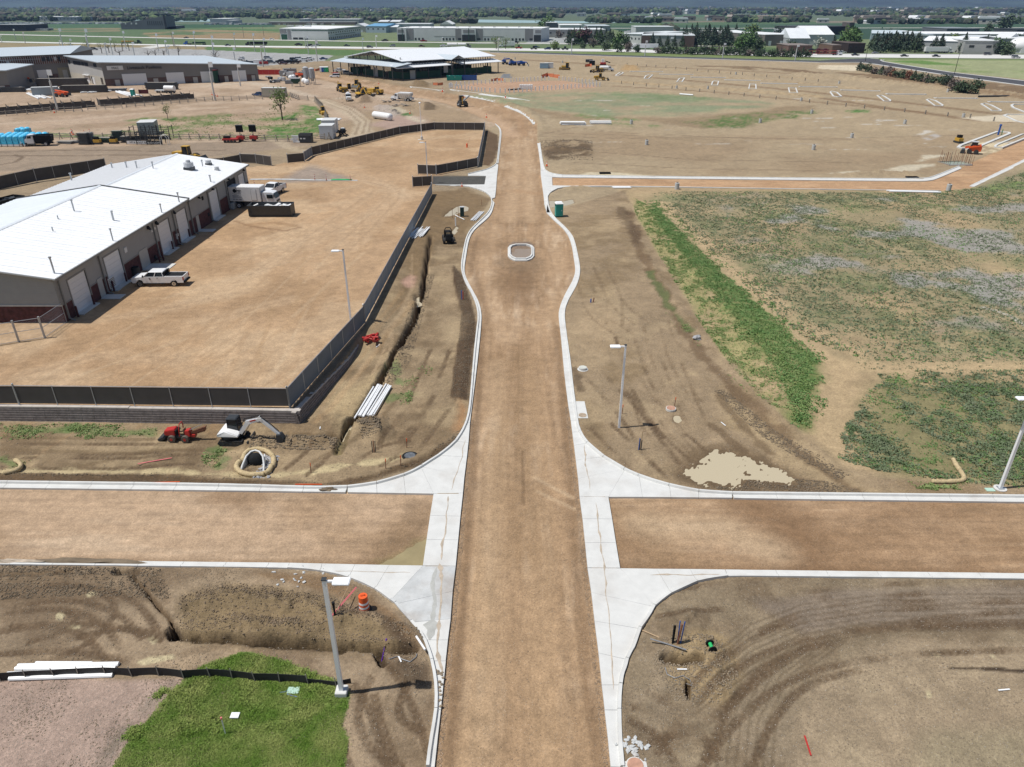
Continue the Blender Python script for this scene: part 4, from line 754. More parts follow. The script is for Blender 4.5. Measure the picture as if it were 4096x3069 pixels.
def chain_link(pts,h,label,zf,m='galv',cat='gate',mid=True):
 t=em('chain_link_fence',(pts[0][0],pts[0][1],0),0,label,cat);ox,oy=pts[0]
 for i,p in enumerate(pts):
  z0=zf(*p);big=i in (1,);cY((p[0]-ox,p[1]-oy,z0-.1),(p[0]-ox,p[1]-oy,z0+h+(.15 if big else 0)),.1 if big else .04,n=8).B('post',M[m],t)
  if i<len(pts)-1:
   q=pts[i+1];z1=zf(*q);a=(p[0]-ox,p[1]-oy);b=(q[0]-ox,q[1]-oy)
   for hh in ((.08,h*.5,h)if mid else (.05,h)):cY((*a,z0+hh),(*b,z1+hh),.025,n=6).B('rail',M[m],t)
   w=MB();L_=hypot(b[0]-a[0],b[1]-a[1]);n=int(L_/.22)
   for k in rg(-int(h/.22),n):
    for s in (1,-1):
     s0=k*.22;s1=s0+h;
     za,zb=(.08,h)if s>0 else (h,.08)
     u0,u1=max(0,s0),min(L_,s1)
     if u1<=u0:continue
     zz=lambda u:za+(zb-za)*(u-s0)/h
     f=lambda u:(a[0]+(b[0]-a[0])*u/L_,a[1]+(b[1]-a[1])*u/L_,z0+zz(u))
     w.cyl(f(u0),f(u1),.004,n=3,caps=False)
   o=w.B('wire_mesh',M[m],t)
 return t
cl=Yp('268,1290 180,1352 -30,1385 -180,1390')
chain_link([cl[0],cl[1]],2.1,'short bare chain-link fence section joining the building corner to the gate post',yz and (lambda x,y:yz(y)),cat='fence')
chain_link([cl[1],lerp(cl[1],cl[2],.5),cl[2],cl[3]],2.1,'bare galvanised chain-link gate at the left edge in front of the brick wall',lambda x,y:yz(y))
# SILT FENCE
sf=[gp(*map(float,t.split(',')))for t in '-120,2738 4,2725 108,2718 220,2712 318,2706 425,2702 528,2706 636,2702 736,2714 840,2708 930,2714 1020,2726 1120,2728 1232,2736 1345,2748 1405,2735'.split()]
t=em('silt_fence',sf[0],0,'low black silt fence with wooden stakes crossing the lawn and the gravel','silt fence');o0=sf[0]
for a,b in zip(sf[:-1],sf[1:]):
 A=a-o0;B=b-o0;v=[];N=5
 hA=.55;
 for k in rg(N+1):
  f=k/N;p=A.lerp(B,f);sag=.05*sin(f*PI);bow=.05*sin(f*PI)
  hh=(.56-sag)if b.x<pA.x-1 else .36-sag
  v+=[(p.x,p.y+bow,p.z-.1),(p.x,p.y+bow-.0,p.z+hh),(p.x,p.y+bow+.02,p.z+hh),(p.x,p.y+bow+.02,p.z-.1)]
 m=MB().add(v,[(4*k+j,4*k+(j+1)%4,4*k+4+(j+1)%4,4*k+4+j)for k in rg(N)for j in rg(4)]);m.B('fabric_panel',mat('silt_fabric',(.018,.018,.02),.7,var=.3,scale=2),t)
for i,a in enumerate(sf[1:-1]):
 A=a-o0;cB((A.x,A.y-.03,A.z+.3),(.04,.03,.85),0,rU(-.12,.05)).B('stake',mk.greywood,t)
# SMALL THINGS ALONG THE STREET
def drum(loc,label):
 t=em('traffic_drum',loc,.3,label,'traffic drum')
 zs=[0,.16,.30,.44,.58,.72,.95];
 for i in rg(6):
  b=cY((0,0,.05+zs[i]),(0,0,.05+zs[i+1]-.005),.29-.035*i/5,.29-.035*(i+1)/5,n=20);b.B('band',[mk.orange,mk.pvc,mk.orange,mk.pvc,mk.orange,mk.orange][i],t,smooth='a')
 cY((0,0,0),(0,0,.06),.42,.38,n=20).B('rubber_base',mk.rubber,t);tU([(-.12,0,1.0),(-.1,0,1.08),(.1,0,1.08),(.12,0,1.0)],.025).B('handle',mk.orange,t);return t
drum(gp(1458,2437),'orange and white striped traffic drum on a black rubber base beside the curved kerb')
def cone_mk():
 t=em('traffic_cone',(0,0,0),0,None,'traffic cone');bX(-.18,.18,-.18,.18,0,.03).B('base',mk.orange,t)
 cY((0,0,.03),(0,0,.32),.14,.085,n=10).B('cone',mk.orange,t);cY((0,0,.32),(0,0,.5),.085,.055,n=10).B('collar',mk.pvc,t);cY((0,0,.5),(0,0,.72),.055,.025,n=10).B('tip',mk.orange,t);return t
place(cone_mk,[(gp(1848,746),0,'small orange cone on the pale kerb apron below the dark driveway strip'),(gp(2187,667,.15),0,'orange cone on the slab where the right kerb starts to curve',1.3),(gp(1946,471),0,'orange cone at the bend of the gravel road north of the yard fence',1.5),(gp(218,452),0,'orange cone by the foot of the tall pole beside the rail fence',1.6),(gp(288,533),0,'orange cone behind the rail fence, left one of the pair near the white dump truck',1.6),(gp(293,539),0,'orange cone behind the rail fence, right one of the pair near the white dump truck',1.6),(gp(360,533),0,'orange cone behind the rail fence above the pile of hurdles',1.5),(gp(339,538),0,'orange cone behind the dark stacked chutes',1.5),(gp(848,380),0,'leftmost of four cones in a line by the tall pole',1.5),(gp(854,382),0,'second from left of four cones in a line by the tall pole',1.5),(gp(861,384),0,'third from left of four cones in a line by the tall pole',1.5),(gp(870,387),0,'rightmost of four cones in a line by the tall pole',1.5),(gp(1515,337),0,'orange cone in front of the green-walled frame building',1.5),(gp(1458,432),0,'orange cone at the foot of the brown dirt heap',1.5),(gp(1640,455),0,'orange cone on the weedy patch near the small dark heap',1.5),(gp(1770,368),0,'red cone on the end of the first kerb length',2.2),(gp(2022,392),0,'red cone on the curved sidewalk in front of the white posts',1.8),(gp(1855,383+8),0,'red cone on the sidewalk beside the loader',1.6)],'traffic cones')
def delin_mk():
 t=em('delineator_post',(0,0,0),0,None,'delineator post');cY((0,0,0),(0,0,.06),.2,.18,n=12).B('base',mk.rubber,t)
 for i,(a,b,c)in enumerate(((.06,.45,'red'),(.45,.58,'pvc'),(.58,.8,'red'),(.8,.92,'pvc'),(.92,1.15,'red'))):cY((0,0,a),(0,0,b),.07-i*.008,.062-i*.008,n=8).B('band',M[c],t)
 return t
place(delin_mk,[(aty(1260,721),0,'red delineator post at the left end of the kerb strip in the yard'),(aty(1306,723),0,'red delineator post left of the green mat'),(aty(1402,723),0,'red delineator post right of the green mat'),(aty(1019,745),0,'thin red post behind the box truck'),(gp(573,355),0,'left red channel post in front of the pavilion doors'),(gp(587,356),0,'right red channel post in front of the pavilion doors')],'delineator posts')
v=aty(1365,722);b=MB();
for k in rg(4):b.tube([(-1.9+.1*k,-.15+.1*k,.12),(-.6,-.16+.1*k,.17),(.7,-.14+.1*k,.14),(2.,-.15+.1*k,.12)],.11,6)
tag(b.B('rolled_mat',mk.greenp,smooth=True),'bright green rolled mats lying on the kerb strip in the yard','rolled mats').location=v
kb=Yp('1000,719 1100,718 1300,722 1430,723');t=em('yard_kerb',(kb[0][0],kb[0][1],yz(kb[0][1])),0,'long low pale concrete strip crossing the yard behind the trucks','concrete strip')
for i,(a,b_)in enumerate(zip(resample(kb,3)[:-1],resample(kb,3)[1:])):
 cB(((a[0]+b_[0])/2-kb[0][0],(a[1]+b_[1])/2-kb[0][1],.02),(hypot(b_[0]-a[0],b_[1]-a[1])-.03,.9 if i<4 else .6,.12),atan2(b_[1]-a[1],b_[0]-a[0])).B('concrete_bay',CM2,t)
def hydrant(loc):
 t=em('fire_hydrant',loc,0,'orange fire hydrant with a tall marker rod in the far part of the yard','fire hydrant');s=1.25
 cY((0,0,0),(0,0,.62*s),.13*s,n=12).ball((0,0,.64*s),.14*s,amp=0).B('barrel',mk.orange,t,smooth='a');cY((0,0,.0),(0,0,.07),.26,n=12).B('flange',mk.orange,t);cY((-.28,0,.42*s),(.28,0,.42*s),.07*s,n=10).B('outlet',mk.orange,t);cY((.1,0,.6),(.8,0,2.3),.02,n=5).B('marker_rod',mk.red,t)
hydrant(aty(1868,590))
def pipes(name,x0,y0,x1,y1,n,r,label,m='pvc',spread=1.6,layers=1,seed=1,cat='pipes',mess=.12):
 a=gp(x0,y0);b=gp(x1,y1);t=em(name,a,0,label,cat);d=(b-a);d.z=0;L_=d.length;u=d.normalized();nrm=Vector((-u.y,u.x,0));rs=random.Random(seed);k=0;ly=0;per=max(1,math.ceil(n/layers))
 for i in rg(n):
  ly=i//per;j=i%per;o=(j-(per-1)/2)*r*2*spread+rs.uniform(-1,1)*r*.6;s=rs.uniform(-mess,mess)*L_*.5;an=rs.uniform(-1,1)*mess*.4
  p=nrm*o+u*s+Vector((0,0,r+ly*r*1.9));q=p+u*L_+nrm*(an*L_*.4);cY(p,q,r,n=8).B('pipe',M[m],t)
 return t
pipes('pipe_bundle',1455,1672,1532,1550,9,.075,'loose bundle of long white pipes lying on the dirt right of the trench',layers=1,seed=3,spread=1.15)
pipes('pipe_bundle',1655,950,1690,915,13,.07,'heap of short white pipes at the foot of the slatted fence',layers=1,spread=1.3,mess=.3)
pipes('pipe_bundle',1890,885,1925,850,4,.08,'four white pipes lying beside the left kerb near the puddle');pipes('pipe',1820,862,1856,880,1,.07,'single white pipe lying by the trench pit near the green box',cat='pipe')
pipes('pipe_bundle',40,2692,445,2680,4,.12,'long white pipes stacked behind the silt fence at the left edge',spread=1.1,mess=.15);pipes('pipe_bundle',140,2667,365,2664,2,.1,'two shorter white pipes behind the long stack near the silt fence',mess=.1)
pipes('pipe',1666,2546,1702,2616,1,.06,'white pipe lying against the curved kerb, bottom left corner',cat='pipe');pipes('pipe',1279,1720,1281,1697,1,.05,'short upright-looking white pipe by the spoil heap',cat='pipe')
pipes('pipe_bundle',2243,500,2340,500,12,.16,'larger stack of white pipes on the bare field right of the road bend',layers=3,spread=1.05,mess=.1);pipes('pipe_bundle',2360,497,2443,497,9,.16,'smaller stack of white pipes, right of the larger stack',layers=3,spread=1.05,mess=.05)
pipes('pipe_bundle',2448,752,2520,752,3,.12,'white pipes lying along the lower kerb of the side road');pipes('pipe',3547,767,3752,772,2,.14,'long white pipe beside the lower kerb of the side road',cat='pipe')
pipes('pipe_bundle',1270,480,1358,480,8,.16,'long white pipes lying beyond the diagonal rail fence',spread=1.2);pipes('pipe',1503,1392,1518,1377,1,.05,'bent white plastic pipe near the red fittings',cat='pipe');pipes('pipe',2717,380,2770,384,1,.3,'long white beam lying across the far graded field',cat='pipe')
pipes('pipe_bundle',3906,389,4040,386,1,.3,'dark steel beam near the right edge of the unfinished car park',m='dark')
v=gp(1488,1362);t=em('fittings_heap',v,0,'jumbled heap of red pipe fittings beside the trench','pipe fittings');rs=random.Random(5)
for k in rg(17):
 a=rs.uniform(0,6.3);p=Vector((rs.uniform(-.6,.5),rs.uniform(-.6,.7),rs.uniform(.1,.45)));u=Vector((cos(a),sin(a),rs.uniform(-.2,.3)))*rs.uniform(.2,.36);cY(p-u,p+u,.11,n=8).cyl(p+u*.85,p+u*1.15,.14,n=8).B('fitting',mk.red,t)
def manhole(v,r,h,label,m,cat='manhole',slab=None):
 t=em('manhole',v,0,label,cat)
 cY((0,0,-.3),(0,0,h),r,n=22).B('ring',CM,t);cY((0,0,h),(0,0,h+.03),r*.86,n=22).B('cover',m,t)
 if slab:cY((0,0,-.3),(0,0,.03),slab,n=18).B('collar',CM,t)
ocover=mat('orange_marked_iron',(.45,.25,.17),.7,var=.25,scale=3);icover=mat('rusty_iron',(.36,.28,.2),.7,var=.3,scale=3)
manhole(gp(2683,1640),.42,.18,'orange painted round manhole cover standing above a small puddle',ocover);manhole(gp(2331,1478),.38,.22,'raised pale round manhole riser close to the right kerb',mat('pale_cover',(.55,.56,.5),.7,var=.1),slab=.5)
manhole(gp(2330,1663,.02),.38,.02,'round rusty manhole cover on the slab beside the right kerb',icover);manhole(gp(2541,3064,.02),.42,.02,'orange sprayed round cover on the slab at the bottom edge of the picture',ocover)
v=gp(1640,1826);t=em('storm_drain',v,0,'sunken round storm drain grate with wet sand around it','storm drain');cY((0,0,-.4),(0,0,.06),.55,.6,n=20).B('rim',mk.black,t)
cY((0,0,.06),(0,0,.08),.42,n=20).B('well',mk.dark,t)
for k in rg(9):x=-.36+k*.09;w_=math.sqrt(.4**2-x*x);bX(x-.018,x+.018,-w_,w_,.085,.115).B('grate_bar',mk.galv,t)
v=gp(1022,1862);t=em('culvert_end',v,0,'white flared concrete pipe mouth in a pit of broken rock','culvert')
tU([(-.85,-.9,-.05),(-.78,-.35,.3),(-.6,.15,.72),(-.3,.4,.95),(0,.48,1.),(.3,.4,.95),(.6,.15,.72),(.78,-.35,.3),(.85,-.9,-.05)],.07,7).B('arch_rim',mk.offwhite,t,smooth='a')
for s_ in (-1,1):hX([(s_*.62-.03,.45,-.1),(s_*.62+.03,.45,-.1),(s_*.83+.03,-.8,-.1),(s_*.83-.03,-.8,-.1),(s_*.62-.03,.45,.7),(s_*.62+.03,.45,.7),(s_*.83+.03,-.8,0),(s_*.83-.03,-.8,0)]).B('wing_wall',mk.offwhite,t)
MB().ball((0,.3,.2),(.66,.4,.72),0,0,2).B('pipe_bore',mk.black,t,smooth=True)  # solid black ball stands in for the unlit inside of the pipe
b=MB()
for k in rg(130):
 a=rU(.2,1.3);p=(rU(.5,1.5)if k<90 else rU(.3,1),rU(-1.7,1.3),rU(-.02,.1));b.ball(p,(rU(.07,.16),)*2+(rU(.05,.1),),k,.3,1)
tag(b.B('riprap',mk.rock),kind='stuff').location=v
o=MB()
for k in rg(700):
 p=Vector((random.gauss(-.3,.5),random.gauss(-1.0,.45),.0));u=Vector((rU(-.25,.25),rU(-.2,.2),rU(.02,.22)));w=Vector((.012,.01,0));o.add([p,p+w,p+u],[(0,1,2)])
tag(o.B('dry_weeds',mat('dry_weeds',(.34,.26,.17),.95,var=.3)),kind='stuff').location=v+Vector((0,0,.03))
def wattle(pts,label,r=.2,loc=None):
 P3=[gp(*map(float,t.split(',')),r*.75)for t in pts.split()];o=P3[0].copy();t=em('straw_wattle',o,0,label,'straw wattle')
 for i in rg(0,len(P3)-1,5):
  seg=smooth_line([(p.x-o.x,p.y-o.y)for p in P3[i:i+6]],2);zz=P3[i].z-o.z
  rr=[r*(.35 if k in (0,len(seg)-1)else .85+.25*random.random())for k in rg(len(seg))]
  tU([(x,y,zz+rU(-.02,.02))for x,y in seg],rr,9).B('straw_roll',mk.straw,t,smooth=True)
wattle('972,1850 978,1825 1000,1803 1035,1797 1075,1812 1095,1835 1097,1858 1092,1872 1088,1868 1080,1890 1060,1902 1020,1907 975,1903 950,1885 946,1868 960,1852','ring of fat straw wattles around the rock-lined culvert mouth',.2)
wattle('20,1897 55,1893 82,1885 90,1872 80,1860 66,1852','curved straw wattle at the left edge above the kerb',.17);wattle('3725,1931 3760,1933 3800,1932 3850,1928 3856,1915 3838,1888 3822,1865 3810,1842','L-shaped straw wattle lying on the weedy corner near the right light pole',.17)
def stubs(v,items,label,cat='conduit stubs',name='conduit_stubs'):
 t=em(name,v,0,label,cat)
 for dx,dy,h,r,m,lx,ly in items:cY((dx,dy,-.1),(dx+lx,dy+ly,h),r*.65,n=8).B('stub',M[m],t)
 return t
stubs(gp(2557,1800),[(-.05,0,1.0,.05,'blue',.03,.05),(.02,.05,.95,.05,'dark',0,0),(.12,-.05,.9,.04,'dark',.02,0),(.1,.1,1.6,.04,'wood',.05,0)],'blue and black conduits with a tall wooden stake in the dirt right of the road')
stubs(gp(1497,1810),[(-.12,0,1.,.05,'dark',0,0),(0,0,1.05,.06,'rust',0,0),(.1,0,1.,.05,'dark',.03,0)],'dark and rusty conduits sticking up near the broad spoil heap on the left')
stubs(gp(2708,2572),[(-.25,0,1.25,.06,'black',-.02,0),(-.18,.05,1.2,.05,'black',0,0),(.05,.1,1.4,.05,'blue',0,.05),(.02,-.02,1.3,.07,'rust',.12,.05),(.2,.05,1.35,.05,'blue',.1,.1)],'black and blue conduits on a small collar right of the lower kerb')
stubs(gp(1850,1198),[(-.08,0,1.1,.08,'blue',0,0),(.08,-.05,1.0,.07,'red',0,0)],'blue and red conduit pair standing beside the left kerb');stubs(gp(2372,1210),[(0,0,.5,.1,'rust',.1,.1),(-.25,0,.4,.12,'blue',0,0)],'short rusty and blue conduits in the dirt right of the wide road')
for x,y,l in ((2488,1655,'orange capped stake at the foot of the middle light pole'),(2698,1625,'red-topped survey stake beside the orange manhole'),(1627,1792,'thin rusty stake left of the storm drain'),(1244,1892,'short wooden stake with a yellow tag above the water channel'),(1603,1862,'rusty stake below the storm drain'),(1543,1875,'thin grey stake standing in the water channel'),(1347,1812-60,'wooden stake by the elbow of the trench')):
 t=em('survey_stake',gp(x,y),0,l,'survey stake','survey stakes');cY((0,0,-.1),(.03,0,.6),.03,n=5).B('stake',mk.rust,t);cY((.03,0,.6),(.04,0,.85),.035,n=5).B('painted_top',mk.orange,t)
v=gp(1340,2462);t=em('hydrant_stub',v,0,'black valve stub with two leaning boards in the corner dirt','valve stub');cY((0,0,-.1),(0,0,.85),.06,n=8).cyl((0,0,.8),(0,0,.95),.09,n=8).B('stub',mk.black,t);cY((-.2,-.1,0),(.9,1.6,.5),.05,n=4).B('painted_board',mk.pink,t);cY((.1,0,.3),(.35,1.9,.2),.03,n=4).B('board',mk.wood,t)
v=gp(2843,2597);t=em('cable_spool',v,.1,'small black cable spool wound with green wire','cable spool')
cY((0,-.26,.2),(0,-.2,.2),.22,n=18).B('flange',mk.black,t);cY((0,.2,.2),(0,.26,.2),.22,n=18).B('flange',mk.black,t);cY((0,-.2,.2),(0,.2,.2),.1,n=12).B('wire_coil',mk.greenp,t)
def cable(pts,r,m,label,name='cable'):
 p=[gp(*map(float,t.split(',')),r+.02)for t in pts.split()];o=p[0].copy();tag(tU([q-o for q in p],r,5).build(name,M[m]),label,'cable').location=o
cable('1535,2626 1560,2638 1590,2628 1610,2640 1640,2650 1665,2630 1668,2618',.025,'grey','loose grey-blue cable loops at the end of the lower left trench');cable('2660,2672 2668,2700 2700,2715 2730,2705 2760,2720 2768,2745 2740,2740 2700,2725',.022,'grey','loose grey cable loops by the hole in the lower right dirt');cable('1492,2600 1520,2606 1552,2612',.05,'purple','purple pipe exposed in the lower left trench','pipe')
cable('1120,2772 1140,2770 1160,2758 1150,2780 1230,2800 1260,2780',.015,'blue','thin blue wire lying on the lawn')
for i,(x,y,a,L_,m_,l)in enumerate(((620,1846,.35,2.3,'pink','red-tipped lath lying in the dirt left of the straw ring'),(645,1932,.05,2.6,'orange','orange-tipped laths lying behind the kerb on the left'),(1235,1940,.0,1.9,'orange','orange laths lying behind the kerb near the muddy spot'),(2618,2545,-.55,1.4,'wood','yellow wooden lath in the dirt behind the lower right kerb'),(2672,2580,-.4,1.9,'grey','thin grey rod beside the conduit stubs'),(2728,2680,0,.5,'pvc','white and purple bottle-shaped fitting at the small hole'),(1600,2640,-1.1,.4,'pvc','white cap piece by the trench end'),(3230,2985,1.5,1.,'red','red flag and white paper scrap on the lower right dirt'),(4015,2762,.1,.6,'pvc','white pipe scrap on the lower right dirt'),(2893,1698,-1.2,.6,'pvc','white plastic scrap in the dirt right of the manhole'))):
 v=gp(x,y,.05);o=cB((0,0,0),(L_,.07,.03)).B('lath' if L_>.7 else 'scrap',M[m_]);o.location=v;o.rotation_euler=(0,0,a);tag(o,l,'lath' if L_>.7 else 'scrap')
v=gp(902,2935);t=em('marker_post',v,0,'thin white marker post with a pink top on the lawn','marker post');cY((0,0,0),(0,0,1.),.03,n=6).B('post',mk.offwhite,t);cY((0,0,1.),(0,0,1.12),.045,n=6).B('pink_top',mk.pink,t);cB((.15,.9,.1),(.4,.3,.05)).B('paper_sign',mk.pvc,t)
for x,y,c,l,n_ in ((1174,2763,'ltgreen','pale green plastic valve box lid in the grass beside the light pole','valve_box'),(3960,1960,'ltgreen','pale green rectangular lid in the dirt beside the right light pole','valve_box')):
 M.setdefault('ltgreen',mat('pale_green_lid',(.42,.6,.5),.6,var=.06));o=bX(-.3,.3,-.2,.2,-.1,.05).build(n_,mk.ltgreen,bevel=.02);o.location=gp(x,y);tag(o,l,'valve box')
v=gp(1849,866);t=em('utility_box',v,0,'dark green utility pedestal standing in the muddy puddle','utility pedestal');bX(-.3,.3,-.3,.3,0,1.5).B('cabinet',mat('dk_teal',(.01,.045,.04),.5),t,bevel=.03);bX(-.34,.34,-.34,.34,1.5,1.56).B('lid',mk.lgrey,t)
for i,(x,y,h)in enumerate(((1810,872,1.6),(1834,872,1.8),(1927,822,1.),(1823,905,1.3))):t=em('steel_rod',gp(x,y),0,['thin rod left of the green pedestal','thin tall rod beside the green pedestal','thin rod at the right end of the small puddle','white vertical pipe below the green pedestal'][i],'rod');cY((0,0,0),(0,0,h),.03 if i<3 else .09,n=6).B('rod',M['rust' if i<3 else 'pvc'],t)
def toilet_mk(c='teal'):
 t=em('portable_toilet',(0,0,0),0,None,'portable toilet');bx=M[c]
 bX(-.58,.58,-.58,.58,.12,2.1).B('cabin',bx,t,bevel=.03);bX(-.6,.6,-.6,.6,0,.12).B('skid',mk.black,t)
 MB().add([(-.62,-.62,2.1),(.62,-.62,2.1),(.62,.62,2.1),(-.62,.62,2.1),(-.45,-.45,2.32),(.45,-.45,2.32),(.45,.45,2.32),(-.45,.45,2.32)],HF).B('roof',mk.pvc,t)
 d=bX(-.42,.42,-.605,-.585,.2,1.98).B('door',bx,t);bX(.3,.38,-.62,-.606,1.0,1.12).B('latch',mk.white,d)
 for s in (-.62,.6):bX(s,s+.02,-.4,.4,1.75,1.95).B('vent',mk.black,t)
 return t
t=toilet_mk();t.location=gp(2235,866);t.rotation_euler=(0,0,.12);tag(t,'teal portable toilet with a white roof standing on the dirt beside the right kerb',group='portable toilets')
for i,(x,y,c,l)in enumerate(((1286,289,'pvc','white portable toilet, leftmost of four by the frame building'),(1293,289,'blue','blue portable toilet second from left by the frame building'),(1302,289,'teal','teal portable toilet third from left by the frame building'),(1310,289,'greenp','green portable toilet, rightmost of four by the frame building'),(881,326,'teal','teal portable toilet with a pale roof outside the small green-walled building'),(534,385,'teal','teal portable toilet among the stacked panels on the far left'))):
 t=toilet_mk(c);t.location=gp(x,y);tag(t,l,group='portable toilets');t.scale=(1.1,)*3
v=gp(2787,1358);o=MB().ball((0,0,.2),(.42,.34,.3),4,.35,2).B('boulder',mk.rock);o.location=v;tag(o,'single grey boulder on the dirt at the foot of the weedy bank','boulder')
for x,y,n,sp,l in ((2535,2995,34,.4,'heap of broken grey concrete scraps beside the kerb at the bottom edge'),(1185,2318,16,.7,'scattered pale concrete chips on the dirt below the lower left kerb')):
 t=em('broken_concrete',gp(x,y),0,l,'rubble')
 for k in rg(n):MB().ball((random.gauss(0,sp),random.gauss(0,sp*.8),.03),(rU(.06,.17),rU(.05,.13),.045),k,.35,1).B('chip',CM2,t)
# WHITE-ROOFED WORKSHOP
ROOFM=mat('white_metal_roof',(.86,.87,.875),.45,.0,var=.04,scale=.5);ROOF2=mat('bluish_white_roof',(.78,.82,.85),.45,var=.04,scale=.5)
SID=mat('lap_siding',(.33,.325,.31),.7,var=.05,scale=1);BRK=mat('dark_split_brick',(.085,.03,.03),.9,var=.45,scale=2.5,bump=.02,bscale=9);TRIM=mat('grey_trim',(.22,.225,.22),.6,var=.05);DOORW=mat('white_sectional_door',(.72,.74,.76),.5,var=.03);DOORG=mat('grey_door',(.42,.42,.40),.5,var=.05)
BX0,BX1,BY0,BY1,BYS=-69.2,-45.9,68.9,127.6,102.;RX=-57.5;EZ=5.62
wk=empty('workshop_building',(BX1,BY0,0),0,'long workshop with a bright white metal roof, grey siding and dark brick base','building')
w=lambda x,y:(x-BX1,y-BY0)
def wb(name,x0,x1,y0,y1,z0,z1,m,par=None,**k):o=bX(x0-BX1,x1-BX1,y0-BY0,y1-BY0,z0,z1).build(name,m,par or wk,**k);return o
door_y=[(70.9,74.3),(78.3,81.9),(92.1,95.6),(97.9,101.2),(110.0,113.4),(117.6,121.6),(123.2,126.0)]
BT=2.75
def strips(y0,y1):
 e=[y0];
 for a,b in door_y:e+=[a,b]
 e.append(y1);return [(e[i],e[i+1])for i in rg(0,len(e),2)]
wb('wall_core',BX0+.1,BX1-.12,BY0+.15,BY1-.1,0,EZ-.15,mat('inner_wall',(.12,.12,.12),.9))
for a,b in strips(BY0,BY1):
 if b-a<.05:continue
 g=a;
 wb('brick_base',BX1-.13,BX1+.02,a+.02,b-.02,0,BT,BRK);wb('sill_trim',BX1-.13,BX1+.07,a+.02,b-.02,BT,BT+.14,TRIM)
 z0=BT+.14;k=0
 while z0<EZ-.2:
  z1=min(z0+.29,EZ-.2);k+=1
  MB().add([(-.1,a-BY0,z0),(.035,a-BY0,z0),(.035,b-BY0,z0),(-.1,b-BY0,z0),(-.1,a-BY0,z1-.02),(.0,a-BY0,z1-.02),(.0,b-BY0,z1-.02),(-.1,b-BY0,z1-.02)],HF).B('siding_board',SID,wk);z0+=.29
for i,(a,b)in enumerate(door_y):
 top=4.75 if i in (0,1,2,3,4,5)else 4.6
 wb('lintel',BX1-.12,BX1+.02,a,b,top+.15,EZ-.2,SID)
 f=wb('door_frame',BX1-.12,BX1+.06,a-.18,a,0,top+.15,TRIM);wb('door_frame',BX1-.12,BX1+.06,b,b+.18,0,top+.15,TRIM);wb('door_frame',BX1-.12,BX1+.06,a,b,top,top+.15,TRIM)
 if i==5:wb('open_doorway',BX1-.121,BX1-.1,a,b,.2,top,mat('doorway_dark',(.012,.012,.014),.9,var=0));wb('dock_sill',BX1-.1,BX1+.6,a,b,0,yz(a)+.9,CM2)
 else:
  dr=wb('overhead_door',BX1-.12,BX1-.08,a,b,.6,top,DOORW)
  for k in rg(7):zz=.75+k*(top-.75)/7;wb('door_section',BX1-.08,BX1-.05,a+.02,b-.02,zz+.01,zz+(top-.75)/7-.01,DOORW,dr)
  wb('door_sill',BX1-.1,BX1+.7,a,b,.4,yz(a)+.1,CM)
for y0,y1,h,m_,n_ in ((75.9,76.9,2.2,DOORG,'door'),(86.0,88.2,2.3,DOORG,'double_door'),(103.9,104.9,2.2,DOORG,'door')):
 g=yz(y0);dd=wb(n_,BX1+.03,BX1+.08,y0,y1,g,g+h,m_);wb('door_pad',BX1+.08,BX1+2.2 if y1-y0<1.5 else BX1+3.2,y0-.2,y1+.2,g-.2,g+.07,CM)
wb('white_louvre',BX1+.03,BX1+.1,79.9-1.9,79.9-.6,yz(79)+.35,yz(79)+1.55,mk.white);
for k in rg(6):wb('louvre_slat',BX1+.1,BX1+.13,78.05,79.25,yz(79)+.45+k*.18,yz(79)+.53+k*.18,TRIM)
for y,z_,s in ((83.2,3.9,.6),(90.4,4.3,.3),(91.3,4.4,.3),(107.5,4.3,.5)):wb('wall_vent',BX1+.03,BX1+.12,y-s/2,y+s/2,z_,z_+s,mk.offwhite if y!=107.5 else mk.black)
wb('small_panel',BX1+.03,BX1+.2,97.0-.35,97.2,yz(97)+.9,yz(97)+1.6,mk.offwhite);wb('access_hatch',BX1+.03,BX1+.06,108.3,108.9,1.6,2.1,mk.black)
for y in (69.35,77.35,90.9,96.9,102.4,109.4,117.0):
 b=MB();b.box(.04,.2,y-BY0-.07,y-BY0+.07,yz(y)+.25,EZ-.1);b.cyl((.12,y-BY0,yz(y)+.3),(.7,y-BY0,yz(y)+.06),.07,n=6);b.B('downpipe',TRIM,wk)
for y in (89.6,91.9,97.3,106.,111.5,118.5,125.8):
 b=MB().add([(.05,y-BY0-.2,4.95),(.4,y-BY0-.2,4.85),(.4,y-BY0+.2,4.85),(.05,y-BY0+.2,4.95),(.05,y-BY0-.2,5.3),(.15,y-BY0-.2,5.3),(.15,y-BY0+.2,5.3),(.05,y-BY0+.2,5.3)],HF);b.B('wall_light',mk.black,wk)
EG=BY0
for z0 in [BT+.14+.25*k for k in rg(20)]:
 z1=z0+.25;
 if z0>7.2:break
 def xr(z):
  return (BX0,BX1)if z<=EZ-.15 else (BX0+(z-EZ+.15)/(7.45-EZ+.15)*(RX-BX0),BX1-(z-EZ+.15)/(7.45-EZ+.15)*(BX1-RX))
 a0,b0=xr(z0);a1,b1=xr(min(z1,7.4));MB().add([(a0-BX1,-.06,z0),(b0-BX1,-.06,z0),(b0-BX1,.1,z0),(a0-BX1,.1,z0),(a1-BX1,-.02,z1-.02),(b1-BX1,-.02,z1-.02),(b1-BX1,.1,z1-.02),(a1-BX1,.1,z1-.02)],HF).B('siding_board',SID,wk)
wb('brick_base',BX0,BX1+.02,BY0-.08,BY0+.1,0,BT,BRK);wb('sill_trim',BX0,BX1+.07,BY0-.13,BY0+.1,BT,BT+.14,mat('pale_sill',(.5,.5,.48),.6));wb('corner_trim',BX1-.1,BX1+.08,BY0-.1,BY0+.12,BT+.14,EZ-.1,TRIM)
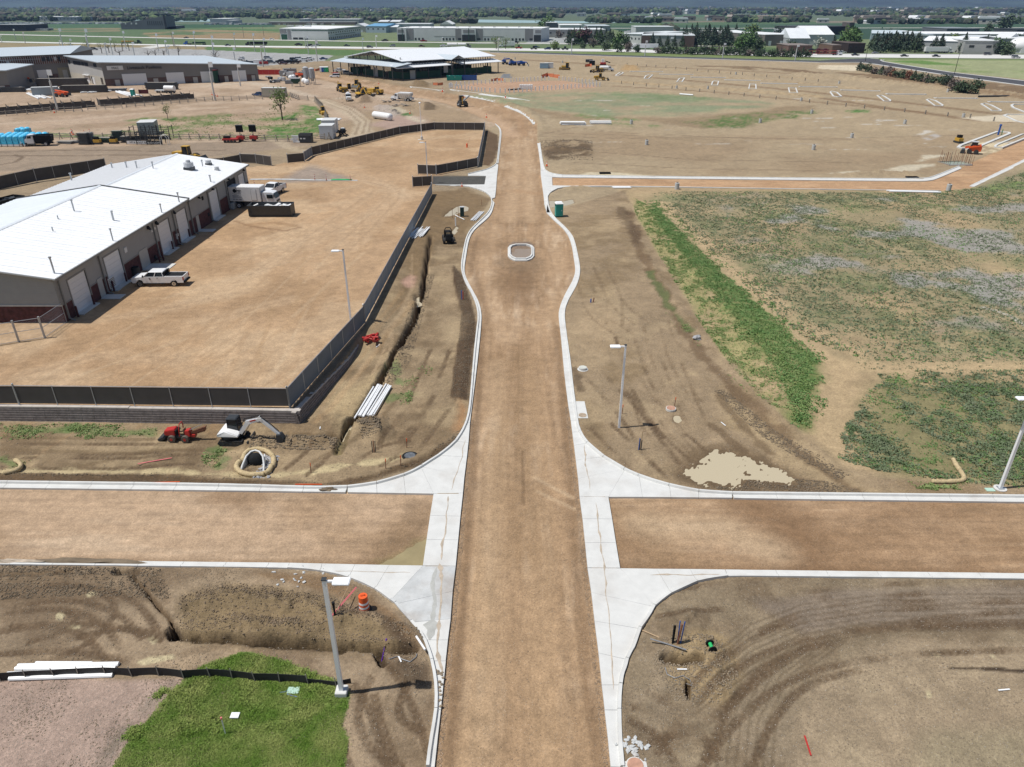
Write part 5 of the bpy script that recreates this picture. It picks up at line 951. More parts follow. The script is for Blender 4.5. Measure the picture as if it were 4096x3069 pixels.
wb('brick_base',BX0,BX1+.02,BY1-.1,BY1+.08,0,BT,BRK)
MB().add([(BX0-BX1,BY1-BY0,BT),(0,BY1-BY0,BT),(0,BY1-BY0,EZ-.3),(RX-BX1,BY1-BY0,7.0),(BX0-BX1,BY1-BY0,EZ-.3)],[(4,3,2,1,0)]).B('gable_wall',SID,wk)
bX(BX0-BX1-.1,BX0-BX1+.1,0,BY1-BY0,0,EZ-.2).B('back_wall',SID,wk)
def roof_part(y0,y1,ez,rz,m,m2):
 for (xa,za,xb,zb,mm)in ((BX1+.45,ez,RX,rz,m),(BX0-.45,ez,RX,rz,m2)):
  n=int((y1-y0)/1.53);
  for k in rg(n):
   a=y0+(y1-y0)*k/n-BY0;b=y0+(y1-y0)*(k+1)/n-BY0;s=MB()
   q=[(xa-BX1,a,za),(xb-BX1,a,zb),(xb-BX1,b-.01,zb),(xa-BX1,b-.01,za)];s.hexa([(x,y,z-.09)for x,y,z in q]+q)
   for j in (0,2):
    yy=a+(b-a)*j/4;w_=.03;s.add([(xa-BX1,yy-w_+.03,za),(xb-BX1,yy-w_+.03,zb),(xb-BX1,yy+w_+.03,zb),(xa-BX1,yy+w_+.03,za),(xa-BX1,yy+.015,za+.045),(xb-BX1,yy+.015,zb+.045),(xb-BX1,yy+.045,zb+.045),(xa-BX1,yy+.045,za+.045)],[(0,1,5,4),(1,2,6,5),(2,3,7,6),(3,0,4,7),(4,5,6,7)])
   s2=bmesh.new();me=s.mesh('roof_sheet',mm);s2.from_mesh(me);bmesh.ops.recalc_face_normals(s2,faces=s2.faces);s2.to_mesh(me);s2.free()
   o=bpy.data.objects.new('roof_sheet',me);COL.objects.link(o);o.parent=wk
 c=MB();c.add([(RX-BX1-.28,y0-BY0-.05,rz-.0),(RX-BX1+.28,y0-BY0-.05,rz-.0),(RX-BX1+.28,y1-BY0,rz-.0),(RX-BX1-.28,y1-BY0,rz-.0),(RX-BX1,y0-BY0-.05,rz+.12),(RX-BX1,y1-BY0,rz+.12)],[(0,1,4),(1,2,5,4),(2,3,5),(3,0,4,5)]);c.B('ridge_cap',ROOF2,wk)
 c=hX([(.35,y0-BY0-.1,ez-.2),(.52,y0-BY0-.1,ez-.2),(.52,y1-BY0,ez-.2),(.35,y1-BY0,ez-.2),(.35,y0-BY0-.1,ez+.02),(.52,y0-BY0-.1,ez+.02),(.52,y1-BY0,ez+.02),(.35,y1-BY0,ez+.02)]);c.B('gutter',TRIM,wk)
roof_part(BY0-.5,BYS,5.78,7.62,ROOFM,ROOF2);roof_part(BYS+.02,BY1+.5,5.52,7.3,ROOFM,mat('painted_shade_roof',(.66,.67,.68),.5,var=.05))  # far roof's left slope is a greyer copy, shade put into its colour
for xa,za,xb,zb in ((BX1+.5,5.8,RX,7.64),(RX,7.64,BX0-.5,5.8)):
 tU([(xa-BX1,BYS-BY0+.06,za-.02),(xb-BX1,BYS-BY0+.06,zb-.02)],.14,6).B('step_flashing',mk.dark,wk)
tU([(BX1+.5-BX1,-.55,5.72),(RX-BX1,-.55,7.55)],.1,6).B('verge_trim',TRIM,wk);tU([(RX-BX1,-.55,7.55),(BX0-.5-BX1,-.55,5.72)],.1,6).B('verge_trim',TRIM,wk)
def roofz(x,y):e,r=(5.78,7.62)if y<BYS else (5.52,7.3);return r-(r-e)*abs(x-RX)/(BX1+.45-RX)
def onroof(px,py):
 zz=6.5
 for i in rg(10):v=at(px,py,zz);zz=roofz(v.x,v.y)
 return v
for px,py,h,r,cap in ((218,1094,1.6,.09,1),(452,963,1.3,.08,1),(212,925,.5,.07,0),(233,877,.45,.07,0),(456,883,1.1,.08,1),(297,845,1.3,.09,1),(453,882,1.2,.08,0),(717,809,1.2,.09,1),(647,850,1.,.08,1),(548,673,.9,.09,1),(613,674,.9,.09,1),(507,671,.8,.1,1),(449,672,.7,.1,1),(287,722,1.,.12,1),(843,728,.9,.1,1),(811,666,.9,.09,1)):
 v=onroof(px,py);b=cY((v.x-BX1,v.y-BY0,v.z-.05),(v.x-BX1,v.y-BY0,v.z+h),r,n=8)
 if cap:b.cyl((v.x-BX1,v.y-BY0,v.z+h),(v.x-BX1,v.y-BY0,v.z+h+.14),r*1.7,n=8)
 b.B('vent_pipe',mk.galv,wk,smooth='a')
for px,py,s in ((758,679,1.5),(835,659,.95),(868,681,.7)):
 v=onroof(px,py);x,y,z_=v.x-BX1,v.y-BY0,v.z;c=bX(x-.45*s,x+.45*s,y-.45*s,y+.45*s,z_-.2,z_+.3*s).B('fan_curb',mk.dark if s>.8 else mk.lgrey,wk)
 f=cY((x,y,z_+.3*s),(x,y,z_+.75*s),.5*s,.5*s,n=14).B('fan_housing',mk.lgrey,wk,smooth='a');
 if s>1:cY((x,y,z_+.75*s),(x,y,z_+1.0*s),.25*s,.22*s,n=10).B('fan_cap',mk.lgrey,f,smooth='a')
for i,(px,py,l)in enumerate(((314,1268,'maroon bollard beside the nearest overhead door'),(379,1222,'maroon bollard in front of the first grey side door'),(458,1165,'maroon bollard at the left of the second overhead door'),(508,1130,'maroon bollard at the right of the second overhead door, near the cooling unit'),(640,1050,'maroon bollard by the gas meter pipes'),(655,1043,'second maroon bollard by the gas meter pipes'),(650,1025,'maroon bollard between the gas meter and the third door'),(694,1000,'maroon bollard between the third door and the white wall box'),(722,980,'maroon bollard at the left of the fourth overhead door'),(760,950,'maroon bollard beside the second grey side door'),(851,885,'maroon bollard at the left of the fifth overhead door'),(882,862,'maroon bollard at the right of the fifth overhead door'),(902,845,'maroon bollard next to the box truck dock'))):
 v=aty(px,py);o=cY((0,0,-.2),(0,0,1.15),.11,n=10).ball((0,0,1.15),.11,amp=0).B('bollard',mat('maroon_paint',(.06,.015,.02),.6),smooth='a');o.location=v;tag(o,l,'bollard','bollards along the workshop wall')
v=aty(547,1103);t=em('cooling_unit',v,0,'dark round cooling unit against the workshop wall near the parked pickup','air conditioner');cY((0,0,.05),(0,0,1.05),.5,n=18).B('casing',mk.dark,t,smooth='a');cY((0,0,1.05),(0,0,1.1),.42,n=18).B('fan_grille',mk.black,t);bX(-.6,.6,-.6,.6,-.1,.05).B('pad',CM2,t)
v=aty(620,1045);t=em('gas_meter',v,0,'grey gas meter pipework on the ground beside the double door','gas meter');b=MB()
b.tube([(-.9,0,.7),(.3,0,.75),(.3,0,.2),(.8,.2,.15)],.06).tube([(-.4,0,.7),(-.4,.1,.1)],.05);b.B('pipework',mk.dark,t);MB().ball((.2,0,.45),.25,amp=0).B('regulator',mk.dark,t)
# VEHICLES (front along +X, wheels on z=0)
VC={}
def paintm(c):
 if c in VC:return VC[c]
 VC[c]=mat('car_paint_'+c,dict(white=(.78,.79,.8),black=(.015,.015,.018),grey=(.14,.145,.15),silver=(.42,.43,.45),red=(.22,.015,.02),blue=(.02,.05,.15),dgreen=(.02,.05,.03),maroon=(.09,.01,.015),lblue=(.03,.12,.4),beige=(.4,.36,.28))[c],.25,.15 if c not in ('white','black')else 0,var=.03,dirt=.08);return VC[c]
def wheel(t,x,y,r,w,rim='chrome'):
 s=1 if y>0 else -1;tw=cY((x,y-w/2,r),(x,y+w/2,r),r,n=20).B('wheel',mk.rubber,t,smooth='a')
 cY((x,y+s*(w/2-.02),r),(x,y+s*(w/2+.012),r),r*.6,n=14).B('rim',M[rim],tw,smooth='a');cY((x,y+s*(w/2+.01),r),(x,y+s*(w/2+.03),r),r*.2,n=8).B('hub',mk.dark,tw)
def body_profile(pts,wheels,r,zb):
 """side profile with round wheel cut-outs in the underside"""
 under=[]
 for x in sorted(wheels):
  for k in rg(9):
   a=PI-PI*k/8;under.append((x+r*cos(a),zb+max(0,r*1.02*sin(a))))
 return under
def shell(name,poly,hw,m,par,taper=None,bevel=.04):
 """concave side profile -> solid of width 2*hw, narrowed above z=belt"""
 bm=bmesh.new();vs=[bm.verts.new((x,0,z))for x,z in poly];f=bm.faces.new(vs);r=bmesh.ops.triangulate(bm,faces=[f]);
 tris=list(bm.faces);n=len(poly);bm.verts.index_update();T=[tuple(v.index for v in q.verts)for q in tris];bm.free();b=MB();tp=taper or (lambda x,z:0)
 V=[(x,-hw+tp(x,z),z)for x,z in poly]+[(x,hw-tp(x,z),z)for x,z in poly];F=[t for t in T]+[(c+n,b_+n,a+n)for a,b_,c in T]+[(i,(i+1)%n,n+(i+1)%n,n+i)for i in rg(n)]
 b.add(V,F);me=b.mesh(name,m);q=bmesh.new();q.from_mesh(me);bmesh.ops.recalc_face_normals(q,faces=q.faces)
 bmesh.ops.dissolve_limit(q,angle_limit=.01,verts=q.verts,edges=q.edges)
 if bevel:bmesh.ops.bevel(q,geom=[e for e in q.edges if len(e.link_faces)==2 and e.calc_face_angle(0)>1.2],offset=bevel,segments=2,affect='EDGES',clamp_overlap=True)
 q.to_mesh(me);q.free()
 for p in me.polygons:p.use_smooth=True
 me.set_sharp_from_angle(angle=R(35));o=bpy.data.objects.new(name,me);COL.objects.link(o);o.parent=par;return o
def pickup_mk(c='white',L=6.6,crew=True,rack=False,logo=None,trim='dark'):
 t=em('pickup_truck',(0,0,0),0,None,'pickup truck');pm=paintm(c);W=1.0;r=.42;xf=L/2;fw=xf-1.0;rw=-xf+1.35;zb=.55
 cabf=xf-1.75;cabr=cabf-(2.55 if crew else 1.75)
 und=body_profile(None,(fw,rw),r+.08,zb)
 poly=[(-xf+.08,zb)]+und+[(xf-.12,zb),(xf,.75),(xf-.02,1.18),(xf-.3,1.27),(cabf+.35,1.36),(cabf,1.38),(cabr,1.38),(cabr,1.36),(-xf+.03,1.36)]
 shell('body',poly,W,pm,t,lambda x,z:.03 if z>1.2 else 0.)
 bX(-xf+.16,cabr-.08,-W+.16,W-.16,1.365,1.392).B('bed',mk.black,t)  # flush black panel; the bed's recessed shade is put into its colour
 for y0,y1 in ((-W+.06,-W+.16),(W-.16,W-.06)):bX(-xf+.05,cabr-.05,y0,y1,1.36,1.43).B('bed_rail',pm,t)
 bX(-xf+.04,-xf+.13,-W+.16,W-.16,1.36,1.41).B('tailgate',pm,t)
 for s in (-1,1):cY((rw,s*(W-.35),1.0),(rw,s*(W-.17),1.0),.44,n=12).B('wheel_hump',mk.rubber,t)
 gz0,gz1=1.38,1.92;a,b_=cabf+.22,cabr+.02;ta,tb=cabf-.48,cabr+.2
 g=MB();hw0,hw1=W-.08,W-.2
 g.hexa([(b_,-hw0,gz0),(a,-hw0,gz0),(a,hw0,gz0),(b_,hw0,gz0),(tb,-hw1,gz1),(ta,-hw1,gz1),(ta,hw1,gz1),(tb,hw1,gz1)]).B('cab_glass',mk.glass,t)
 rf=hX([(tb-.08,-hw1-.02,gz1-.01),(ta+.04,-hw1-.02,gz1-.01),(ta+.04,hw1+.02,gz1-.01),(tb-.08,hw1+.02,gz1-.01),(tb,-hw1+.08,gz1+.09),(ta-.2,-hw1+.08,gz1+.09),(ta-.2,hw1-.08,gz1+.09),(tb,hw1-.08,gz1+.09)]).B('roof',pm,t,smooth='a',bevel=.03)
 pl_=MB()
 for s in (-1,1):
  def P3(u,v):x0=b_+(a-b_)*u;x1=tb+(ta-tb)*u;return (x0+(x1-x0)*v,s*(hw0+(hw1-hw0)*v+.012),gz0+(gz1-gz0)*v)
  for u in ([0.03,.46,.97]if crew else [.05,.97]):
   pl_.tube([P3(u,0),P3(u,1)],.05,5)
 pl_.B('pillars',pm,t)
 bX(cabr-.02,cabr+.1,-hw0+.1,hw0-.1,1.38,1.95).B('rear_window_frame',mk.black,t)
 for s in (-1,1):
  wheel(t,fw,s*(W-.12),r,.26);wheel(t,rw,s*(W-.12),r,.26)
  cB((cabf+.1,s*(W+.13),1.5),(.12,.2,.24)).B('mirror',mk.black,t);cB((xf-.04,s*(W-.22),1.02),(.12,.34,.26)).B('headlight',mk.lamp,t);cB((-xf+.05,s*(W-.06),1.1),(.12,.15,.42)).B('tail_light',mk.tail,t)
  bX(cabr+.1,cabf,s*(W-.0)-.06,s*(W)+.06,.48,.54).B('running_board',M[trim],t)
  for u in ((.35,.75)if crew else (.5,)):cB((cabr+(cabf-cabr)*u,s*(W+.005),1.22),(.18,.03,.05)).B('door_handle',mk.black,t)
 bX(xf-.08,xf+.1,-W+.05,W-.05,.5,.72).B('front_bumper',M[trim],t,bevel=.02);bX(xf-.03,xf+.03,-.6,.6,.8,1.15).B('grille',mk.chrome if trim!='dark' else mk.dark,t);bX(-xf-.16,-xf+.08,-W+.08,W-.08,.55,.75).B('rear_bumper',mk.black,t,bevel=.02)
 if rack:b=MB();[b.box(cabr-.12,cabr-.06,y-.03,y+.03,1.36,1.97)for y in (-.8,-.4,0,.4,.8)];b.box(cabr-.12,cabr-.06,-.85,.85,1.93,1.99);b.B('headache_rack',mk.black,t)
 if logo:
  for s in (-1,1):text('lettering',logo,.36,mk.maroonp,t,(cabf-.15 if s<0 else cabf-.6,s*(W+.012),.95),(PI/2,0,0 if s<0 else PI))
 return t
M['maroonp']=mat('maroon_print',(.12,.02,.02),.6,var=0)
def suv_mk(c='black',L=4.8,h=1.75,sed=False):
 t=em('parked_car',(0,0,0),0,None,'car');pm=paintm(c);W=.93;r=.36;xf=L/2;fw=xf-.85;rw=-xf+.9;zb=.3;hb=.98 if not sed else .85;ht=h if not sed else 1.42
 und=body_profile(None,(fw,rw),r+.06,zb);a=xf-1.25 if not sed else xf-1.5;b_=-xf+.12 if not sed else -xf+.75
 poly=[(-xf+.05,zb)]+und+[(xf-.08,zb),(xf,.6),(xf-.12,hb-.12),(a,hb),(b_,hb+.02),(-xf,hb-.02)]
 shell('body',poly,W,pm,t,lambda x,z:.04 if z>.8 else 0.)
 ta,tb=a-.75,b_+(.25 if not sed else .7)
 hX([(b_,-W+.07,hb),(a,-W+.07,hb),(a,W-.07,hb),(b_,W-.07,hb),(tb,-W+.2,ht-.06),(ta,-W+.2,ht-.06),(ta,W-.2,ht-.06),(tb,W-.2,ht-.06)]).B('windows',mk.glass,t)
 hX([(tb-.04,-W+.17,ht-.07),(ta+.05,-W+.17,ht-.07),(ta+.05,W-.17,ht-.07),(tb-.04,W-.17,ht-.07),(tb+.05,-W+.27,ht),(ta-.12,-W+.27,ht),(ta-.12,W-.27,ht),(tb+.05,W-.27,ht)]).B('roof',pm,t,smooth='a')
 for s in (-1,1):
  wheel(t,fw,s*(W-.1),r,.22);wheel(t,rw,s*(W-.1),r,.22);cB((xf-.06,s*(W-.25),hb-.25),(.1,.32,.14)).B('headlight',mk.lamp,t);cB((-xf+.04,s*(W-.15),hb-.15),(.08,.18,.2)).B('tail_light',mk.tail,t)
 return t
def box_truck_mk():
 t=em('box_truck',(0,0,0),0,'white box truck with black lettering backed into the workshop dock','box truck');pm=paintm('white');W=1.2
 bX(-3.9,1.55,-W,W,1.15,3.45).B('cargo_box',mk.white,t,bevel=.04)
 poly=[(1.75,.75),(3.85,.55),(3.95,.9),(3.92,1.5),(3.62,2.45),(3.3,2.6),(1.85,2.62),(1.7,2.5)]
 shell('cab',poly,1.02,pm,t,lambda x,z:.08 if z>1.9 else 0)
 MB().add([(3.94,-.9,1.62),(3.94,.9,1.62),(3.66,.82,2.4),(3.66,-.82,2.4)],[(0,1,2,3)]).B('windscreen',mk.glass,t)
 for s in (-1,1):
  cB((3.0,s*1.0,1.95),(1.0,.08,.6)).B('side_window',mk.glass,t);cB((3.8,s*1.22,2.1),(.1,.14,.5)).B('mirror',mk.black,t);cB((3.97,s*.75,.95),(.06,.34,.16)).B('headlight',mk.lamp,t)
  wheel(t,2.75,s*.95,.44,.28,'lgrey');wheel(t,-2.3,s*.95,.44,.45,'lgrey');bX(-3.1,-3.0,s*1.0-.2,s*1.0+.2,.2,1.1).B('mud_flap',mk.offwhite,t)
 bX(3.96,4.02,-.6,.6,1.0,1.3).B('grille',mk.dark,t);bX(3.9,4.08,-1.02,1.02,.45,.72).B('bumper',mk.white,t,bevel=.03);bX(-3.8,3.4,-.4,.4,.6,1.1).B('chassis',mk.black,t);bX(-1.4,-.2,-1.05,-.5,.55,1.0).B('fuel_tank',mk.dark,t)
 bX(.0,.95,-W-.02,-W-.002,1.3,3.1).B('side_door',mk.lgrey,t);bX(.09,.86,-W-.035,-W-.021,1.38,3.02).B('side_door_leaf',mk.white,t);bX(1.55,1.6,-W+.02,W-.02,1.2,3.4).B('front_cap',mk.lgrey,t)
 rot=(PI/2,0,0);yy=-W-.012
 text('logo_letters','MP',.62,mk.black,t,(-2.35,yy,2.6),rot);text('phone_number','303-289-5800',.26,mk.dark,t,(-3.1,yy,1.38),rot)
 cY((-2.62,yy,2.85),(-2.62,yy-.006,2.85),.3,n=20).B('logo_disc',mk.black,t);tU([(-2.55,yy-.006,3.1),(-2.4,yy-.006,3.2),(-2.3,yy-.006,3.3)],.03,5).B('logo_stem',mk.dark,t)
 for k,(w_,z_)in enumerate(((1.5,2.45),(.8,2.22),(1.1,2.1),(.9,1.98),(1.3,1.86),(1.5,1.75))):bX(-3.1+(.3 if k in (1,)else 0),-3.1+w_,yy-.004,yy,z_,z_+(.05 if k else .07)).B('small_print_line',mk.grey,t)
 return t
def dumpster_mk(m,L=6.2,W=2.4,h=1.55,fill=None):
 t=em('dumpster',(0,0,0),0,None,'dumpster');b=MB()
 bX(-L/2,L/2,-W/2+.1,W/2-.1,.12,.25).B('floor',M[m],t)
 for s in (-1,1):
  b=hX([(-L/2,s*(W/2-.25)-.04,.12),(L/2,s*(W/2-.25)-.04,.12),(L/2,s*(W/2-.25)+.04,.12),(-L/2,s*(W/2-.25)+.04,.12),(-L/2,s*W/2-.04,h),(L/2,s*W/2-.04,h),(L/2,s*W/2+.04,h),(-L/2,s*W/2+.04,h)]).B('side_wall',M[m],t)
  bX(-L/2-.03,L/2+.03,s*W/2-.07,s*W/2+.07,h,h+.09).B('top_rail',M[m],t);e=bX(s*(L/2)-.04,s*(L/2)+.04,-W/2+.12,W/2-.12,.12,h).B('end_wall',M[m],t)
  bX(s*L/2-.06,s*L/2+.06,-W/2,W/2,h,h+.08).B('top_rail',M[m],t)
  for k in rg(2 if s<0 else 0):pass
 for k in rg(5):bX(-L/2+.05,-L/2+.5,-W/2-.08,-W/2-.02,.35+k*.24,.40+k*.24).B('ladder_rung',M[m],t)
 bX(-L/2,L/2,-.5,-.35,0,.12).box(-L/2,L/2,.35,.5,0,.12).B('skid_rails',mk.dark,t)
 bX(-L/2+.05,L/2-.05,-W/2+.2,W/2-.2,h*.62,h*.64).B('load_base',mk.dark,t)
 if fill:
  for k in rg(26):x=rU(-L/2+.5,L/2-.5);cB((x,rU(-W/2+.4,W/2-.4),h*.7+rU(0,.35)),(rU(.5,1.2),rU(.4,.9),rU(.04,.3)),rU(0,3),rU(-.4,.4)).B('debris',M[random.choice(fill)],t)
 return t
def truck_cab(t,m,x0=1.2,z0=.7,conv=True,W=1.15,hood=1.5,zh=1.75,zt=2.75):
 """conventional truck cab with bonnet, front end at x0+hood+1.6"""
 xc=x0+1.6;xf=xc+hood
 shell('cab',[(x0,z0),(xc,z0),(xc,1.8),(xc-.35,zt),(x0+.1,zt+.02),(x0,zt-.1)],W,m,t,lambda x,z:.1 if z>2.3 else 0.)
 if conv:shell('bonnet',[(xc,z0+.2),(xf-.05,z0+.1),(xf,1.0),(xf-.12,zh-.1),(xc,zh+.1)],W-.12,m,t,lambda x,z:.12 if z>1.4 else 0.)
 MB().add([(xc+.02,-W+.1,1.88),(xc+.02,W-.1,1.88),(xc-.28,W-.18,zt-.12),(xc-.28,-W+.18,zt-.12)],[(0,1,2,3)]).B('windscreen',mk.glass,t)
 for s in (-1,1):cB((x0+.85,s*(W-.03),2.2),(.85,.1,.55)).B('side_window',mk.glass,t);cB((xc-.1,s*(W+.2),2.2),(.1,.16,.5)).B('mirror',mk.black,t);cB((xf-.05,s*(W-.35),1.15),(.14,.3,.22)).B('headlight',mk.lamp,t)
 bX(xf-.06,xf+.02,-.5,.5,1.0,1.6).B('grille',mk.chrome,t);bX(xf-.1,xf+.22,-W,W,.5,.82).B('bumper',mk.chrome,t);bX(-3.6,xf-.3,-.42,.42,.55,.85).B('chassis',mk.black,t);return xf
def dump_truck_mk(cab='white',bed='black'):
 t=em('dump_truck',(0,0,0),0,None,'dump truck');xf=truck_cab(t,paintm(cab),x0=.3)
 b=MB();b.hexa([(-3.6,-1.1,1.0),(.15,-1.1,1.0),(.15,1.1,1.0),(-3.6,1.1,1.0),(-3.8,-1.25,2.35),(.15,-1.25,2.35),(.15,1.25,2.35),(-3.8,1.25,2.35)]);b.B('dump_body',M[bed],t)
 bX(-3.75,.1,-1.28,-1.16,2.35,2.6).B('side_board',M[bed],t);bX(-3.75,.1,1.16,1.28,2.35,2.6).B('side_board',M[bed],t);bX(-.2,.9,-1.2,1.2,2.5,2.62).B('cab_shield',M[bed],t)
 for k in rg(5):[bX(-3.4+k*.8,-3.3+k*.8,s*1.24-.05,s*1.24+.05,1.1,2.4).B('rib',M[bed],t)for s in (-1,1)]
 for s in (-1,1):wheel(t,xf-.75,s*.98,.5,.28,'lgrey');wheel(t,-2.2,s*.92,.5,.5,'lgrey')
 return t
def tank_truck_mk(L=4.6,r=1.05,stripe=True):
 t=em('water_truck',(0,0,0),0,None,'water truck');xf=truck_cab(t,paintm('white'),x0=.9)
 b=MB();b.cyl((-L+.9,0,1.95),(.7,0,1.95),r,n=20);b.B('tank',mk.white,t,smooth='a')
 if stripe:cY((-1.4,0,1.95),(-1.2,0,1.95),r+.02,n=20).B('stripe',mk.red,t)
 for s in (-1,1):wheel(t,xf-.75,s*.98,.5,.28,'lgrey');wheel(t,-1.6,s*.92,.5,.5,'lgrey');wheel(t,-2.75,s*.92,.5,.5,'lgrey')
 return t
def spreader_mk():
 t=em('spreader_truck',(0,0,0),0,None,'spreader truck');xf=truck_cab(t,paintm('white'),x0=1.6)
 b=hX([(-3.6,-.45,1.1),(1.3,-.45,1.1),(1.3,.45,1.1),(-3.6,.45,1.1),(-3.9,-1.25,2.6),(1.4,-1.25,2.6),(1.4,1.25,2.6),(-3.9,1.25,2.6)]);b.B('hopper',mk.white,t);bX(-3.95,1.45,-1.3,1.3,2.6,3.15).B('hopper_top',mk.white,t,bevel=.08)
 for k in rg(6):[cB((-3.4+k*.9,s*.95,1.9),(.08,.06,1.5),0,0,s*-.45).B('brace',mk.lgrey,t)for s in (-1,1)]
 bX(-4.3,-3.6,-1.1,1.1,.6,1.3).B('spinner_box',mk.lgrey,t);
 for k in rg(3):cB((-3.97,-.8+k*.8,2.3),(.06,.5,.5)).B('rear_hatch',mk.lgrey,t)
 for s in (-1,1):wheel(t,xf-.75,s*.98,.5,.28,'lgrey');wheel(t,-1.6,s*.92,.5,.5,'lgrey');wheel(t,-2.75,s*.92,.5,.5,'lgrey')
 return t
def semi_mk(kind='box',cab='white',trailer='white',L=15.):
 t=em('semi_truck',(0,0,0),0,None,'semi truck');xf=truck_cab(t,paintm(cab),x0=L/2-.6,zt=3.2 if kind=='box' else 2.9,hood=1.6)
 if kind=='box':bX(-L/2,L/2-1.1,-1.28,1.28,1.15,4.0).B('trailer_box',mk.white,t);bX(L/2-1.2,L/2+.6,-1,1,3.0,3.9).B('sleeper_top',mk.white,t,bevel=.2)
 elif kind=='tank':
  cY((-L/2,0,2.3),(-.3,0,2.3),1.0,n=16).B('trailer_tank',mk.offwhite,t,smooth='a');cY((.2,0,2.3),(L/2-1.4,0,2.3),1.0,n=16).B('trailer_tank',mk.offwhite,t,smooth='a')
 elif kind=='dump':hX([(-L/2,-1,1.2),(L/2-1.6,-1,1.2),(L/2-1.6,1,1.2),(-L/2,1,1.2),(-L/2-.3,-1.25,2.9),(L/2-1.5,-1.25,2.9),(L/2-1.5,1.25,2.9),(-L/2-.3,1.25,2.9)]).B('dump_trailer',mk.black,t)
 elif kind=='flat':
  bX(-L/2,L/2-1.3,-1.25,1.25,1.2,1.4).B('flatbed',mk.dark,t)
  for k in rg(5):cB((-L/2+1.5+k*2.2,0,1.4+.45),(1.5,2,.9),0).B('cargo',M[trailer],t)
 elif kind=='carrier':
  bX(-L/2,L/2-1.3,-1.25,1.25,1.0,1.15).B('deck',mk.red,t);bX(-L/2,L/2,-1.25,1.25,2.7,2.8).B('upper_deck',mk.red,t)
  for k in rg(7):cB((-L/2+.3+k*2.3,-1.2,1.9),(.12,.12,1.7),0,.3).cbox((-L/2+.3+k*2.3,1.2,1.9),(.12,.12,1.7),0,.3).B('frame_strut',mk.red,t)
  for k in rg(3):
   for zz in (1.15,2.8):bX(-L/2+.4+k*4.5,-L/2+4.4+k*4.5,-.9,.9,zz+.2,zz+.9).hexa([(-L/2+1+k*4.5,-.8,zz+.9),(-L/2+3.4+k*4.5,-.8,zz+.9),(-L/2+3.4+k*4.5,.8,zz+.9),(-L/2+1+k*4.5,.8,zz+.9),(-L/2+1.5+k*4.5,-.6,zz+1.35),(-L/2+2.8+k*4.5,-.6,zz+1.35),(-L/2+2.8+k*4.5,.6,zz+1.35),(-L/2+1.5+k*4.5,.6,zz+1.35)]).B('cargo_car',paintm('maroon' if k else 'black'),t)
 for s in (-1,1):
  for x in (-L/2+1.2,-L/2+2.5,L/2-2.6,L/2-1.3,xf-.8):wheel(t,x,s*.98,.5,.4,'lgrey')
 return t
def V(fn,x,y,rz,label,*a,yard=False,scale=None,group=None,**k):
 t=fn(*a,**k);t.location=aty(x,y)if yard else gp(x,y);t.rotation_euler=(0,0,rz);t['label']=label
 if scale:t.scale=(scale,)*3
 if group:t['group']=group
 return t
t=V(pickup_mk,648,1138,PI+.03,'white crew-cab pickup with a black bed liner parked beside the workshop wall','white',6.75,yard=True,rack=True,logo='R',scale=.89);MAINP=t
V(pickup_mk,1096,776,-PI/2-.25,'white single-cab pickup facing the camera behind the box truck','white',5.6,False,yard=True)
t=box_truck_mk();t.location=Vector((BX1+3.6,119.2,yz(119)));t.rotation_euler=(0,0,-.06)
t=V(dumpster_mk,1090,862,0,'dark grey roll-off dumpster full of scrap in the gravel yard','dark',6.6,2.5,1.75,yard=True,fill=['pvc','offwhite','wood','pvc']);
t=V(dumpster_mk,20,838,1.25,'black roll-off dumpster at the left edge behind the workshop','black',6.2,2.4,1.6,fill=['dark'])
